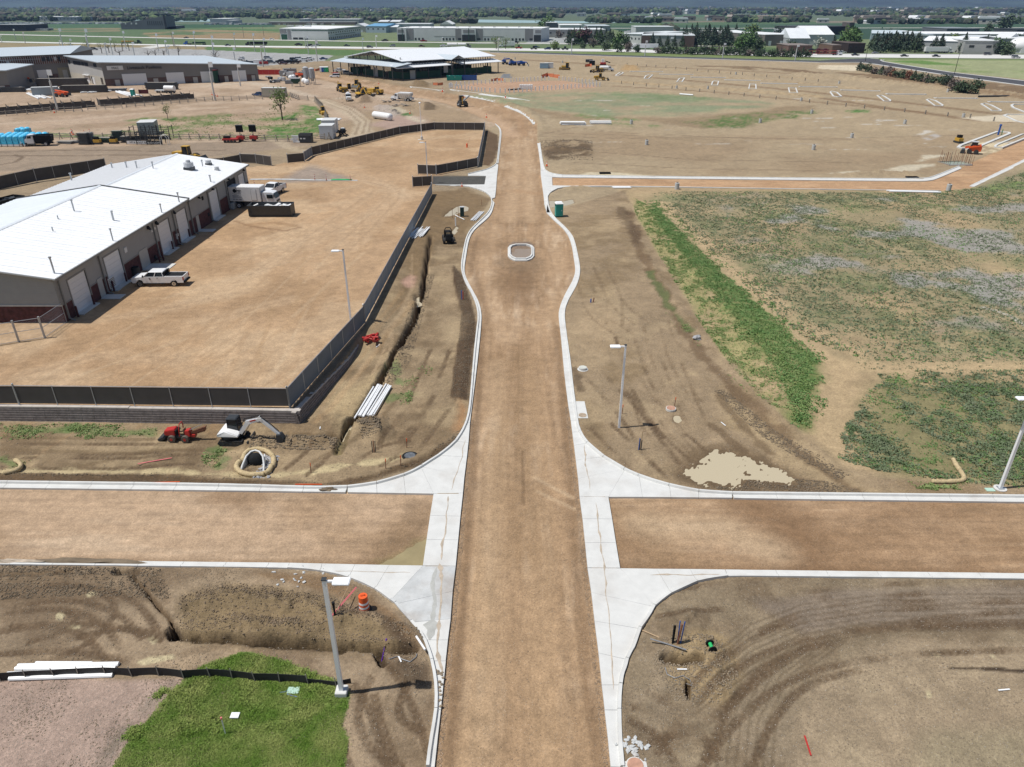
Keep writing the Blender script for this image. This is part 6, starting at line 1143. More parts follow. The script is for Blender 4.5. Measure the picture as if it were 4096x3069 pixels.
def excavator(loc,rz,label,m='white',s=1.,fn='compact'):
 t=em('mini_excavator' if fn=='compact' else 'excavator',loc,rz,label,'excavator');t.scale=(s,)*3;bm_=M[m]
 for sy in (-.78,.78):
  tr=xZ([(-1.0,.02),(1.0,.02),(1.22,.22),(1.22,.36),(1.0,.55),(-1.0,.55),(-1.22,.36),(-1.22,.22)],sy-.2,sy+.2).B('track',mk.rubber,t)
  lg=MB();
  for k in rg(14):x=-1.05+k*.16;lg.box(x,x+.08,sy-.21,sy+.21,.55,.59).box(x,x+.08,sy-.21,sy+.21,-.02,.03)
  lg.B('track_pads',mk.rubber,tr)
  for k in rg(3):cY((-.7+k*.7,sy-.215,.28),(-.7+k*.7,sy+.215,.28),.14,n=10).B('roller',mk.dark,tr)
 bX(-.6,.6,-.6,.6,.25,.5).cyl((0,0,.5),(0,0,.68),.5,n=16).B('undercarriage',mk.black,t)
 bl=xZ([(1.5,.02),(1.62,.0),(1.7,.25),(1.66,.55),(1.56,.55),(1.58,.25)],-1.0,1.0).B('dozer_blade',mk.dark,t);cB((1.2,-.4,.3),(.8,.12,.12)).cbox((1.2,.4,.3),(.8,.12,.12)).B('blade_arm',mk.dark,bl)
 up=cY((-.15,0,.68),(-.15,0,.95),1.02,n=24);up.B('counterweight_skirt',mk.black,t,smooth='a')
 shell('upper_body',[(-1.2,.95),(.75,.95),(.85,1.1),(.6,1.25),(-.35,1.5),(-.95,1.45),(-1.18,1.2)],.95,bm_,t,lambda x,z:.18 if z>1.3 else 0,.08)
 bX(-1.16,-1.0,-.5,.5,.98,1.08).B('red_flash',mk.red,t)
 c=hX([(-.45,-.15,1.2),(.65,-.15,1.15),(.65,.85,1.15),(-.45,.85,1.2),(-.35,-.1,2.4),(.5,-.1,2.4),(.5,.78,2.4),(-.35,.78,2.4)]).B('cab_glass',mk.glass,t)
 for x,y in ((-.4,-.13),(.62,-.13),(.62,.83),(-.4,.83)):tU([(x,y,1.15),(x*.8,y*.95,2.42)],.05,5).B('cab_pillar',mk.black,c)
 hX([(-.45,-.16,2.38),(.6,-.16,2.38),(.6,.84,2.38),(-.45,.84,2.38),(-.4,-.1,2.5),(.5,-.1,2.5),(.5,.78,2.5),(-.4,.78,2.5)]).B('cab_roof',mk.dark,t,bevel=.03)
 def link(p0,p1,w,h0,h1,name,mm,par=t):
  p0=Vector(p0);p1=Vector(p1);d=(p1-p0).normalized();n=Vector((-d.z,0,d.x));q=[p0-n*h0,p1-n*h1,p1+n*h1,p0+n*h0]
  return hX([(v.x,v.y-w/2,v.z)for v in q]+[(v.x,v.y+w/2,v.z)for v in q]).build(name,mm,par)
 y=-.35;B0=(.9,y,1.15);B1=(1.75,y,2.35);B2=(3.15,y,2.75);A1=(4.5,y,1.1)
 link(B0,B1,.26,.16,.2,'boom_lower',bm_);link((B1[0]-.1,y,B1[2]-.05),B2,.24,.2,.13,'boom_upper',bm_);link((B2[0]-.35,y,B2[2]+.15),A1,.2,.18,.1,'arm',bm_)
 tU([(1.0,y,1.8),(1.5,y,2.7),(2.9,y,3.05)],.045,6).B('hydraulic_cylinder',mk.black,t);tU([(3.0,y,3.0),(4.0,y,2.05),(4.55,y,1.4)],.045,6).B('hydraulic_cylinder',mk.black,t);tU([(1.15,y,.95),(1.9,y,2.1)],.05,6).B('hydraulic_cylinder',mk.chrome,t)
 xZ([(4.3,1.15),(4.7,1.2),(4.95,.75),(4.85,.35),(4.5,.2),(4.25,.45)],y-.32,y+.32).B('bucket',mk.dark,t)
 cB((2.3,y-.14,2.6),(.6,.02,.14),0,-.28).B('red_badge',mk.red,t)
 return t
excavator(gp(940,1765),-.04,'white mini excavator with a black cab digging at the end of the trench',s=.82)
def trencher(loc,rz,label,m='red',s=1.,ladder=True):
 t=em('ride_on_trencher',loc,rz,label,'trencher');t.scale=(s,)*3;r=.42
 for x in (.75,-.75):
  for y in (-.62,.62):
   w_=cY((x,y-.17,r),(x,y+.17,r),r,n=16).B('wheel',mat('muddy_tyre',(.12,.10,.08),.95,var=.4)if m=='red' else mk.rubber,t,smooth='a');cY((x,y-.19,r),(x,y+.19,r),.17,n=10).B('hub',M[m],w_)
 bX(-1.1,1.3,-.4,.4,.42,.72).B('chassis',mk.dark if m=='red' else M[m],t)
 shell('bonnet',[(-.0+.35,.7),(1.5,.75),(1.62,.95),(1.5,1.32),(.5,1.5),(.35,1.45)],.48,M[m],t,None,.06)
 bX(.2,.36,-.42,.42,.75,1.35).B('dash',mk.black,t);cY((.1,0,1.35),(.0,0,1.5),.2,n=12).B('steering_wheel',mk.black,t);bX(-.55,-.05,-.28,.28,.85,1.0).box(-.6,-.48,-.28,.28,1.0,1.45).B('seat',mat('tan_seat',(.35,.25,.14),.8),t)
 tU([(-.15,-.52,.7),(-.25,-.5,1.75),(-.3,-.3,2.15),(-.3,.3,2.15),(-.25,.5,1.75),(-.15,.52,.7)],.06,7).B('roll_bar',M[m],t,smooth='a')
 hX([(-1.3,-.42,.6),(-.65,-.42,.6),(-.65,.42,.6),(-1.3,.42,.6),(-1.2,-.35,1.35),(-.7,-.35,1.3),(-.7,.35,1.3),(-1.2,.35,1.35)]).B('rear_housing',M[m],t,bevel=.04)
 xZ([(1.6,.35),(2.1,.1),(2.35,.1),(2.4,.3),(1.75,.6)],-.9,.6).B('backfill_blade',mk.dark,t)
 if ladder:
  b=hX([(-1.2,-.12,.75),(-1.1,.12,.75),(-1.1,.12,.95),(-1.2,-.12,.95),(-3.0,-.12,1.35),(-3.0,.12,1.35),(-3.0,.12,1.75),(-3.0,-.12,1.75)]).B('boom_bar',mk.rust,t)
  for k in rg(11):p=Vector((-1.25-k*.18,0,.98+k*.075));cB(p,(.05,.36,.12),0,.3).B('digging_tooth',mk.rust,b);
  for k in rg(9):p=Vector((-1.4-k*.18,0,.72+k*.06));cB(p,(.05,.36,.1),0,.3).B('digging_tooth',mk.rust,b)
  tU([(-1.2,.1,1.3),(-2.7,.1,2.05)],.035,5).B('restraint_bar',mk.grey,t);bX(-1.75,-1.3,-.3,.3,.5,.8).B('auger_box',M[m],t)
 return t
trencher(gp(727,1758),PI-.03,'red ride-on trencher with a raised digging bar standing in front of the retaining wall',s=.7)
t=trencher(gp(1793,968),PI*.55,'black compact trencher machine with a roll cage beside the trench','black',1.,False);t['category']='trencher'
# COMPOUND BEHIND THE YARD
def rail_fence(pts,label,h=1.3,step=2.8,buck=True,m='greywood'):
 Pp=[gp(*map(float,t.split(',')))for t in pts.split()];o=Pp[0].copy();t=em('rail_fence',o,0,label,'rail fence')
 S=[]
 for a,b in zip(Pp[:-1],Pp[1:]):
  n=max(1,round((b-a).length/step));S+=[a.lerp(b,k/n)for k in rg(n)]
 S.append(Pp[-1])
 for i,p in enumerate(S):
  q=p-o;d=(S[min(i+1,len(S)-1)]-S[max(i-1,0)]).normalized();n=Vector((-d.y,d.x,0))
  b=MB()
  if buck:b.cyl(q+n*.55,q-n*.15+Vector((0,0,h+.3)),.09,n=5).cyl(q-n*.55,q+n*.15+Vector((0,0,h+.3)),.09,n=5)
  else:b.cyl(q,q+Vector((0,0,h)),.09,n=5)
  b.B('post',M[m],t)
  if i<len(S)-1:
   q2=S[i+1]-o
   for hh in (.45,.85,h):cY(q+Vector((0,0,hh)),q2+Vector((0,0,hh)),.075,n=5).B('rail',M[m],t)
rail_fence('-60,470 110,458 205,448','weathered buck-rail fence at the left edge in front of the pens');rail_fence('225,450 330,446','short rail fence section right of the tall pole');rail_fence('352,441 490,434','rail fence section between the two rows of pens');rail_fence('507,432 852,404','rail fence running in front of the right row of pens');rail_fence('864,404 1020,400 1170,392','rail fence left of the beige container');rail_fence('1163,388 1195,400 1232,402','collapsed rail fence pieces right of the beige container')
rail_fence('1262,407 1290,435 1306,470 1312,510 1318,560','steep diagonal buck fence running towards the back of the yard',h=1.5,step=2.2);rail_fence('200,556 330,558 500,560','long rail fence behind the white dump truck');rail_fence('680,560 880,562 1060,565 1200,568 1300,560','long rail fence behind the light towers')
def pens(x0,y0,x1,y1,n,label,n2):
 a=gp(x0,y0);b=gp(x1,y1);d=(b-a)/n;L_=d.length;u=d.normalized();nn=Vector((-u.y,u.x,0));ang=atan2(u.y,u.x)
 for k in rg(n):
  t=em('livestock_pen',a+d*k,ang,f'dark panelled livestock pen, {ORD[k]} from the left in the {label}','livestock pen','dark livestock pens');W=L_*.95;D=3.4
  bX(0,W,-.04,.04,0,1.7).B('front_panel',mk.screen,t);bX(0,W,D-.04,D+.04,0,1.7).B('back_panel',mk.screen,t);hX([(-.04,0,0),(.04,0,0),(.04,D,0),(-.04,D,0),(-.04,0,1.7),(.04,0,1.7),(.04,D,2.3),(-.04,D,2.3)]).B('side_panel',mk.screen,t)
  for x in (0,W):cY((x,0,0),(x,0,2.3),.05,n=5).B('post',mk.dark,t);cY((x,D,0),(x,D,2.5),.05,n=5).B('post',mk.dark,t)
ORD=['first','second','third','fourth','fifth','sixth','seventh','eighth','ninth','tenth','eleventh','twelfth','thirteenth','fourteenth','fifteenth','sixteenth','seventeenth','eighteenth','nineteenth','twentieth','twenty-first','twenty-second','twenty-third','twenty-fourth','twenty-fifth','twenty-sixth','twenty-seventh','twenty-eighth','twenty-ninth','thirtieth','thirty-first','thirty-second','thirty-third','thirty-fourth','thirty-fifth','thirty-sixth','thirty-seventh','thirty-eighth','thirty-ninth','fortieth']
pens(-50,462,385,428,10,'left row of pens',0);pens(405,425,780,396,9,'right row of pens',0)
def container(x,y,L,W,h,rz,m,label,name='shipping_container',ribs=True,cat='container'):
 t=em(name,gp(x,y),rz,label,cat);bX(-L/2,L/2,-W/2,W/2,.12,h).B('body',m,t);bX(-L/2-.04,L/2+.04,-W/2-.04,W/2+.04,h,h+.06).B('roof',mat('container_roof',(.6,.61,.6),.6),t)
 if ribs:
  for k in rg(int(L/.6)):
   xx=-L/2+.3+k*.6
   for s in (-1,1):bX(xx-.08,xx+.08,s*W/2-.03,s*W/2+.03,.25,h-.12).B('side_rib',m,t)
 for s in (-1,1):bX(L/2,L/2+.04,min(s*.05,s*(W/2-.08)),max(s*.05,s*(W/2-.08)),.25,h-.12).B('door',m,t);cY((L/2+.06,s*.35,.3),(L/2+.06,s*.35,h-.2),.025,n=5).B('lock_rod',mk.galv,t)
 return t
BEI=mat('beige_steel',(.42,.40,.33),.6,var=.06);GRS=mat('blue_grey_steel',(.28,.32,.34),.5,var=.08);WHS=mat('trailer_white',(.66,.68,.70),.4,var=.05)
container(1100,388,8.5,2.6,3.1,0,BEI,'beige shipping container standing behind the rail fence');container(598,553-18,4.0,5.5,3.1,.25,GRS,'blue-grey storage box behind the black chutes',ribs=False)
container(1313,552,3.3,4.5,3.2,.05,WHS,'silver cargo trailer parked against the back fence, nearer one',ribs=False,name='cargo_trailer',cat='trailer');container(1323,528,3.4,5.,3.2,.05,WHS,'silver cargo trailer behind the nearer one, with a pale roof',ribs=False,name='cargo_trailer',cat='trailer')
t=em('waste_container',gp(1226,570),0,'dark lidded waste container by the corner of the rail fence','waste container');bX(-1.5,1.5,-1,1,.15,1.7).B('body',mk.dark,t);MB().yzp([(-1.05,1.7),(1.05,1.7),(1.0,2.1),(-.6,2.1)],-1.55,1.55).B('lid',mk.black,t)
for k in rg(2):bX(-1.2+k*.8,-.7+k*.8,-1.02,-1.0,.9,1.2).B('label_plate',mk.offwhite,t)
t=em('cardboard_stack',gp(1182,572),0,'crumpled white panels leaning on the rail fence by the waste container','panels')
for k in rg(4):cB((rU(-.3,.3),0,.3+k*.42),(1.7,.3,.36),rU(-.2,.2),rU(-.1,.1)).B('panel',mk.pvc,t)
def pallet_mk():
 t=em('wrapped_pallet',(0,0,0),0,None,'wrapped pallet');bX(-.62,.62,-.62,.62,0,.14).B('pallet',mk.wood,t);b=MB();b.box(-.6,.6,-.6,.6,.14,.55).B('lower_wrap',mk.pvc,t)
 hX([(-.62,-.62,.55),(.62,-.62,.55),(.62,.62,.55),(-.62,.62,.55),(-.6,-.6,2.3),(.6,-.6,2.3),(.6,.6,2.3),(-.6,.6,2.3)]).ball((0,0,2.3),(.62,.62,.4),3,.3,1).B('blue_wrap',mk.cyan,t);return t
p0=gp(98,586);sp=[];rws=['front','second','third','back']
for r in rg(4):
 for k in rg(9 if r<3 else 7):
  sp.append(((p0.x-k*1.42+r*.9,p0.y+r*1.6,p0.z),rU(-.06,.06),f'blue shrink-wrapped pallet, {ORD[k]} from the right in the {rws[r]} row at the left edge'))
place(pallet_mk,sp,'blue wrapped pallets')
for k in rg(4):place(pallet_mk,[((gp(101,550).x+(k%2)*1.4,gp(101,555).y+(k//2)*1.6,gp(101,555).z),0,['blue wrapped pallet, near left of the four right of the block','blue wrapped pallet, near right of the four right of the block','blue wrapped pallet, far left of the four right of the block','blue wrapped pallet, far right of the four right of the block'][k])],'blue wrapped pallets')
V(dump_truck_mk,152,583,PI+.25,'white-cabbed dump truck with a black tipper body beside the blue pallets',scale=.95)
def chute(x,y,L,h,label,banner=None,bcol='black',tcol='pvc',name='bucking_chute'):
 t=em(name,gp(x,y),.0,label,'bucking chute','black bucking chutes')
 bX(-L/2,L/2,-.05,.05,.15,.95).B('lower_panel',mk.black,t)
 for k in rg(5):bX(-L/2,L/2,-.04,.04,1.05+k*(h-1.1)/4.5,1.13+k*(h-1.1)/4.5).B('bar',mk.dark,t)
 for xx in (-L/2,L/2):bX(xx-.07,xx+.07,-.07,.07,0,h+.1).B('post',mk.dark,t);bX(xx-.05,xx+.05,0,2.2,h-.2,h-.1).B('stay',mk.dark,t);bX(xx-.07,xx+.07,2.1,2.24,0,h+.1).B('post',mk.dark,t)
 if banner:
  bn=bX(-L/2+.1,L/2-.1,-.075,-.055,.15,.85).B('banner',M[bcol],t);text('banner_lettering',banner,.62,M[tcol],t,(0,-.085,.28),(PI/2,0,0),align='CENTER')
 return t
chute(537,578,3.5,3.0,'left black bucking chute with a white banner of small emblems','HT R A','pvc','black');chute(577,579,3.4,3.0,'middle black bucking chute with the BOOT BARN banner','BOOT BARN','pvc','black');chute(619,580,3.6,3.0,'right black bucking chute with the BUD LIGHT banner','BUD LIGHT','black','pvc')
for i,(x,y,h)in enumerate(((560,562,3.2),(605,560,3.3),(650,560,3.2),(520,565,2.0))):chute(x,y,4,h,['back black chute frame behind the left chute','back black chute frame below the blue-grey box','back black chute frame at the right end','low black chute frame at the left end'][i])
t=em('arched_frame',gp(662,580),0,'white arched pipe frame at the right end of the black chutes','pipe frame');
for s in (-.5,.5):tU([(-.9,s,0),(-.85,s,1.6),(-.4,s,2.3),(.4,s,2.3),(.85,s,1.6),(.9,s,0)],.06,6).B('arch',mk.offwhite,t)
for i,(x,y,w_,h,m,l)in enumerate(((340,578,2.6,2.9,'dark','stack of dark-green fence panels by the rail fence'),(362,575,2.2,2.9,'grey','second stack of grey fence panels'),(475,563,2.5,2.6,'dgreen','rack of tall dark panels right of the yellow cart'),(425,570,3.2,1.3,'green','low stack of green panels between the two yellow carts'),(265,574,4.0,.8,'grey','low pile of grey hurdles'),(300,572,5,.8,'galv','long low pile of galvanised pipe panels'),(505,570,2.2,1.7,'dark','dark hurdles leaning left of the chutes'))):
 t=em('panel_stack',gp(x,y),rU(-.2,.2),l,'panel stack','stacked fence panels')
 for k in rg(int(h/.3)):cB((rU(-.15,.15),rU(-.1,.1),.15+k*.3),(w_,1.6,.07),rU(-.06,.06)).B('panel',M[m],t);bX(-w_/2+.2,w_/2-.2,-.6,.6,.18+k*.3,.3+k*.3).B('spacer',mk.greywood,t)
def tower_mk():
 t=em('light_tower',(0,0,0),0,None,'light tower');bX(-.9,.9,-.6,.6,.45,1.3).B('cabinet',mk.red,t,bevel=.05);cY((0,0,.9),(0,0,2.3),.08,n=6).B('mast',mk.dark,t);bX(-.85,.85,-.15,.15,2.2,3.7).B('message_board',mk.black,t);bX(-.8,.8,-.5,.5,3.75,3.85).B('solar_panel',mk.dark,t)
 for s in (-.7,.7):cY((0,s-.1,.35),(0,s+.1,.35),.35,n=12).B('wheel',mk.rubber,t)
 bX(.9,1.9,-.05,.05,.4,.5).B('drawbar',mk.dark,t);return t
place(tower_mk,[(gp(965,566),0,'left red trailer with a black board and solar panel at the rail fence'),(gp(1017,565),0,'right red trailer with a black board and solar panel at the rail fence')],'red board trailers')
t=em('mower_trailer',gp(925,570),0,'low red mower or trailer left of the two board trailers','trailer');bX(-1.9,1.9,-.8,.8,.5,1.0).B('deck',mk.red,t,bevel=.05);bX(-1.6,-.2,-.5,.5,1.0,1.5).B('engine',mk.black,t)
for x in (-1.2,-.4,.4,1.2):cY((x,-.85,.35),(x,-.65,.35),.35,n=10).B('wheel',mk.rubber,t)
def machine(kind,loc,rz,label,m='yellow',s=1.):
 t=em(kind,loc,rz,label,kind.replace('_',' '));t.scale=(s,)*3;mm=M[m]
 def wh(x,y,r,w):wheel(t,x,y,r,w,'yellow' if m=='yellow' else 'dark')
 def cab(x0,x1,z0,z1,w=.65):
  hX([(x0,-w,z0),(x1,-w,z0),(x1,w,z0),(x0,w,z0),(x0+.08,-w+.06,z1),(x1-.12,-w+.06,z1),(x1-.12,w-.06,z1),(x0+.08,w-.06,z1)]).B('cab',mk.glass,t)
  for x in (x0,x1):
   for y in (-w,w):cY((x,y,z0),(x+(.08 if x==x0 else -.12),y*.93,z1),.05,n=5).B('cab_post',mm if kind!='backhoe_loader' else mk.black,t)
  bX(x0-.05,x1+.05,-w-.05,w+.05,z1,z1+.1).B('cab_roof',mm,t)
 if kind=='wheel_loader':
  for x in (1.5,-1.5):[wh(x,y,.8,.6)for y in (-1.1,1.1)]
  shell('engine_hood',[(-3.,1.),(-.5,1.),(-.5,2.1),(-2.9,1.95)],.95,mm,t);bX(-.5,2.2,-.6,.6,.8,1.4).B('front_frame',mm,t);cab(-.6,.8,1.4,3.1)
  for y in (-.5,.5):cB((2.4,y,1.1),(2.4,.2,.3),0,.3).B('lift_arm',mm,t)
  xZ([(3.3,.1),(4.4,.1),(4.3,.3),(3.6,1.3),(3.3,1.1)],-1.4,1.4).B('bucket',mk.dark,t)
 elif kind=='road_roller':
  cY((2.,-1.05,.75),(2.,1.05,.75),.75,n=20).B('drum',mk.galv if m!='yellow' else mm,t,smooth='a');[wh(-1.3,y,.75,.5)for y in (-.8,.8)];shell('engine_hood',[(-2.4,.8),(-.2,.8),(-.2,1.7),(-2.3,1.5)],.8,mm,t);bX(.6,3.,-1.15,-1.05,.5,1.).box(.6,3.,1.05,1.15,.5,1.).B('drum_frame',mm,t);cab(-.3,.9,1.3,2.9,.6)
 elif kind=='backhoe_loader':
  [wh(-1.2,y,.75,.45)for y in (-.9,.9)];[wh(1.3,y,.5,.35)for y in (-.85,.85)];shell('engine_hood',[(.3,.9),(2.1,.9),(2.1,1.5),(.3,1.75)],.5,mm,t);cab(-1.1,.3,1.1,2.8);bX(2.5,3.2,-1.15,1.15,.1,.8).B('bucket',mk.dark,t)
  for y in (-.6,.6):cB((1.9,y,.9),(1.8,.15,.2),0,.35).B('lift_arm',mm,t)
  cY((-1.8,0,1.),(-2.3,0,3.6),.16,n=6).B('hoe_boom',mm,t);cY((-2.3,0,3.6),(-3.2,0,2.0),.13,n=6).B('hoe_stick',mm,t);cB((-3.2,0,1.5),(.5,.5,.7)).B('hoe_bucket',mk.dark,t)
 elif kind=='motor_grader':
  for x in (-2.6,-1.2):[wh(x,y,.65,.4)for y in (-1,1)]
  [wh(3.2,y,.65,.35)for y in (-1,1)];bX(-3.6,-.8,-.7,.7,.9,1.9).B('engine_hood',mm,t,bevel=.05);cB((1.6,0,1.5),(4.2,.3,.35),0,.06).B('main_frame',mm,t);cab(-.8,.5,1.2,3.1);cB((1.2,0,.5),(.15,3.4,.6),.4).B('blade',mk.dark,t);cY((1.2,0,.8),(1.2,0,.95),.7,n=14).B('circle',mm,t)
 elif kind=='bulldozer':
  for y in (-.9,.9):xZ([(-1.6,.1),(1.5,.1),(1.8,.5),(1.4,.9),(-1.5,.9),(-1.8,.5)],y-.25,y+.25).B('track',mk.rubber,t)
  bX(-.2,1.6,-.5,.5,.8,1.6).B('engine_hood',mm,t,bevel=.05);cab(-1.3,-.1,1.,2.6);bX(2.2,2.35,-1.5,1.5,.05,1.0).B('blade',mm,t);bX(-1.8,2.2,-1.25,-1.17,.4,.55).box(-1.8,2.2,1.17,1.25,.4,.55).B('push_arm',mm,t)
 elif kind=='scraper':
  for x in (3.,-3.):[wh(x,y,.85,.6)for y in (-1.1,1.1)]
  bX(1.8,4.4,-.9,.9,.9,2.0).B('tractor_hood',mm,t,bevel=.06);cab(1.2,2.4,1.6,2.9);bX(-2.2,1.,-1.4,1.4,.7,2.2).B('bowl',mm,t);bX(-4.2,-2.2,-.7,.7,.9,1.7).B('engine_box',mm,t);tU([(.9,0,2.2),(1.4,0,2.9),(2.2,0,2.4)],.15,6).B('gooseneck',mm,t)
 elif kind=='telehandler':
  for x in (1.2,-1.2):[wh(x,y,.6,.4)for y in (-.9,.9)]
  bX(-1.9,1.9,-.75,.6,.7,1.5).B('chassis',mm,t,bevel=.05);bX(-.6,.7,.1,.95,1.,2.3).B('cab',mk.glass,t);cY((-1.9,-.1,2.0),(3.,-.1,1.5),.22,n=8).B('boom',mm,t);bX(3.,3.3,-.6,.6,.5,1.3).B('fork_carriage',mk.dark,t);bX(3.3,4.2,-.4,-.3,.5,.55).box(3.3,4.2,.3,.4,.5,.55).B('fork',mk.dark,t)
 elif kind=='boom_lift':
  for x in (.9,-.9):[wh(x,y,.45,.3)for y in (-.8,.8)]
  bX(-1.3,1.3,-.7,.7,.5,.9).B('chassis',mk.dark,t);cY((0,0,.9),(0,0,1.1),.5,n=12).B('turntable',mk.dark,t);cB((-.5,0,1.5),(1.9,1.3,.8)).B('counterweight',mm,t,bevel=.08);cY((-1.,0,2.1),(2.4,0,2.3),.18,n=8).B('lower_boom',mm,t);cY((2.4,0,2.5),(-.6,0,2.75),.14,n=8).B('upper_boom',mm,t);bX(2.5,3.4,-.8,.8,1.2,2.2).B('basket',mk.dark,t)
 elif kind=='skid_steer':
  for x in (.6,-.5):[wh(x,y,.42,.3)for y in (-.75,.75)]
  shell('body',[(-1.2,.5),(.8,.45),(.8,1.2),(.2,1.5),(-1.1,1.5),(-1.3,1.1)],.62,mm,t);hX([(-.5,-.45,1.2),(.75,-.45,1.),(.75,.45,1.),(-.5,.45,1.2),(-.45,-.42,2.1),(.5,-.42,2.1),(.5,.42,2.1),(-.45,.42,2.1)]).B('cab',mk.glass,t);bX(-.55,.6,-.5,.5,2.1,2.2).B('cab_roof',mk.lgrey,t)
  for y in (-.72,.72):cB((.2,y,1.3),(2.6,.12,.2),0,.22).B('lift_arm',mm,t)
  xZ([(1.3,.05),(2.1,.05),(1.9,.7),(1.4,.75)],-.9,.9).B('bucket',mk.dark,t)
 elif kind=='plate_compactor':
  bX(-1.,1.,-.6,.6,0,.4).B('skids',mk.dark,t);bX(-.8,.8,-.55,.55,.4,1.1).B('engine_box',mm,t,bevel=.05);bX(-.5,.4,-.4,.4,1.1,1.7).B('seat_rops',mk.black,t)
 return t
for k,x,y,rz,l,m,s in (('backhoe_loader',1362,366,-1.1,'yellow backhoe loader, leftmost of the parked yellow machines','yellow',1.),('motor_grader',1400,370,.3,'yellow motor grader behind the tracked excavator','yellow',1.),('wheel_loader',1428,352,-1.6,'yellow wheel loader at the back of the parked machines','yellow',1.),('backhoe_loader',1463,385,-.3,'black-cabbed yellow backhoe with its bucket down, right of the excavator','yellow',1.05),('scraper',1495,378,-.5,'big yellow scraper, rightmost of the parked machines','yellow',.95),('bulldozer',2262,280,2.9,'small yellow compactor working left of the trench in the far graded field','yellow',1.3),('motor_grader',2388,290,-2.5,'yellow and black grader beside the white water truck','yellow',1.),('wheel_loader',2400,322,-.1,'pale yellow wheel loader with its bucket down near the white posts',"yellow",.95),('road_roller',1292,458,-1.1,'yellow and black roller parked right of the diagonal fence','yellow',.8),('boom_lift',2020,258,.2,'blue boom lift left of the two blue telehandlers','blue',1.2),('telehandler',2050,262,.5,'blue telehandler in the middle of the blue machines','blue',1.1),('telehandler',2085,263,.2,'blue telehandler, rightmost of the blue machines','blue',1.1),('boom_lift',75,328,-.2,'orange boom lift lying low before the torn pavilion, left one','orange',1.3),('boom_lift',95,346,.1,'orange boom lift in front of the pavilion corner, right one','orange',1.3),('telehandler',248,388,-.2,'orange telehandler between the pale trailer and the pens','orange',1.1),('telehandler',1200,312,.3,'orange telehandler among the concrete forms','orange',1.),('skid_steer',3890,615,2.6,'orange skid steer loader beside the long kerb island','orange',1.2),('plate_compactor',3833,572,-1.5,'small yellow compactor on the mud left of the kerb island','yellow',1.1),('telehandler',1030,298,0,'dark green forklift beside the red windscreened fence','dgreen',1.)):
 machine(k,gp(x,y),rz,l,m,s)
excavator(gp(1442,392),-.9,'yellow tracked excavator with its boom down in the middle of the machines','yellow',1.35,'big')
V(tank_truck_mk,1395,402,-1.35,'white water truck with a red stripe facing the camera by the yellow machines',scale=.85);V(spreader_mk,1612,404,1.9+.9,'white spreader truck with a big hopper body on the dirt lot',scale=.9);V(tank_truck_mk,2425,286,.1,'white water truck on the far graded field beside the grader',stripe=False,scale=.9)
t=em('paver_loader',gp(1850,427),-1.2,'dark trencher-conveyor machine parked at the edge of the far gravel road','construction machine');bX(-1.6,1.6,-1.2,1.2,.6,1.8).B('body',mk.dark,t,bevel=.08);cB((.8,.2,2.),(.9,5.,.25),0,0,.6).B('conveyor',mk.grey,t);bX(-1.2,-.1,-.9,.5,1.8,3.4).B('cab',mk.glass,t);bX(1.5,1.7,-.6,-.3,1,3.2).B('yellow_ram',mk.yellow,t)
for x in (-1.1,1.2):
 for y in (-1.2,1.2):wheel(t,x,y,.65,.45,'dark')
machine('wheel_loader',gp(752,645),-.2,'yellow machine partly hidden behind the workshop ridge');machine('plate_compactor',gp(392,577),0,'yellow generator cart left of the low green panels');machine('plate_compactor',gp(457,575),0,'yellow generator cart right of the low green panels')
t=em('engine_skid',gp(1372,545),.2,'tangle of black tubular frames beside the silver trailers','equipment');
for k in rg(7):tU([(rU(-1.5,1.5),rU(-1.5,1.5),0),(rU(-1.5,1.5),rU(-1.5,1.5),rU(1,2)),(rU(-1.5,1.5),rU(-1.5,1.5),.2)],.12,6).B('frame_tube',mk.black,t)
bX(-.6,.8,.2,1.6,.8,1.7).B('engine',mk.dark,t);bX(-.3,.5,.4,1.4,1.7,1.9).B('pale_cover',mk.offwhite,t)
t=em('plate_loader',gp(1337,500),0,'small black loader behind the silver trailers','loader');bX(-.6,.6,-.8,.8,.5,1.6).B('body',mk.black,t,bevel=.1);[wheel(t,x,y,.4,.3,'dark')for x in (-.5,.5)for y in (-.75,.75)]
t=em('fuel_tank',gp(1530,478),-.75,'white cylindrical tank lying on the pale ground','tank');cY((-3.6,0,1.),(3.6,0,1.),1.,n=18).ball((-3.6,0,1.),(.6,1,1),amp=0,sub=2).ball((3.6,0,1.),(.6,1,1),amp=0,sub=2).B('shell',mk.white,t,smooth='a');bX(-2.5,-2.2,-.9,.9,0,.3).box(2.2,2.5,-.9,.9,0,.3).B('saddle',mk.dark,t)
for i,(x,y,l)in enumerate(((1560,410,'grey timber debris by the brown heap'),(1605,425,'tangled hose and pallets right of the brown heap'))):
 t=em('debris_pile',gp(x,y),0,l,'debris')
 for k in rg(9):cB((rU(-2.5,2.5),rU(-1,1),rU(.15,.6)),(rU(1,2.6),.3,.15),rU(0,3),rU(-.3,.3)).B('timber',mk.greywood,t)
rs=random.Random(11)
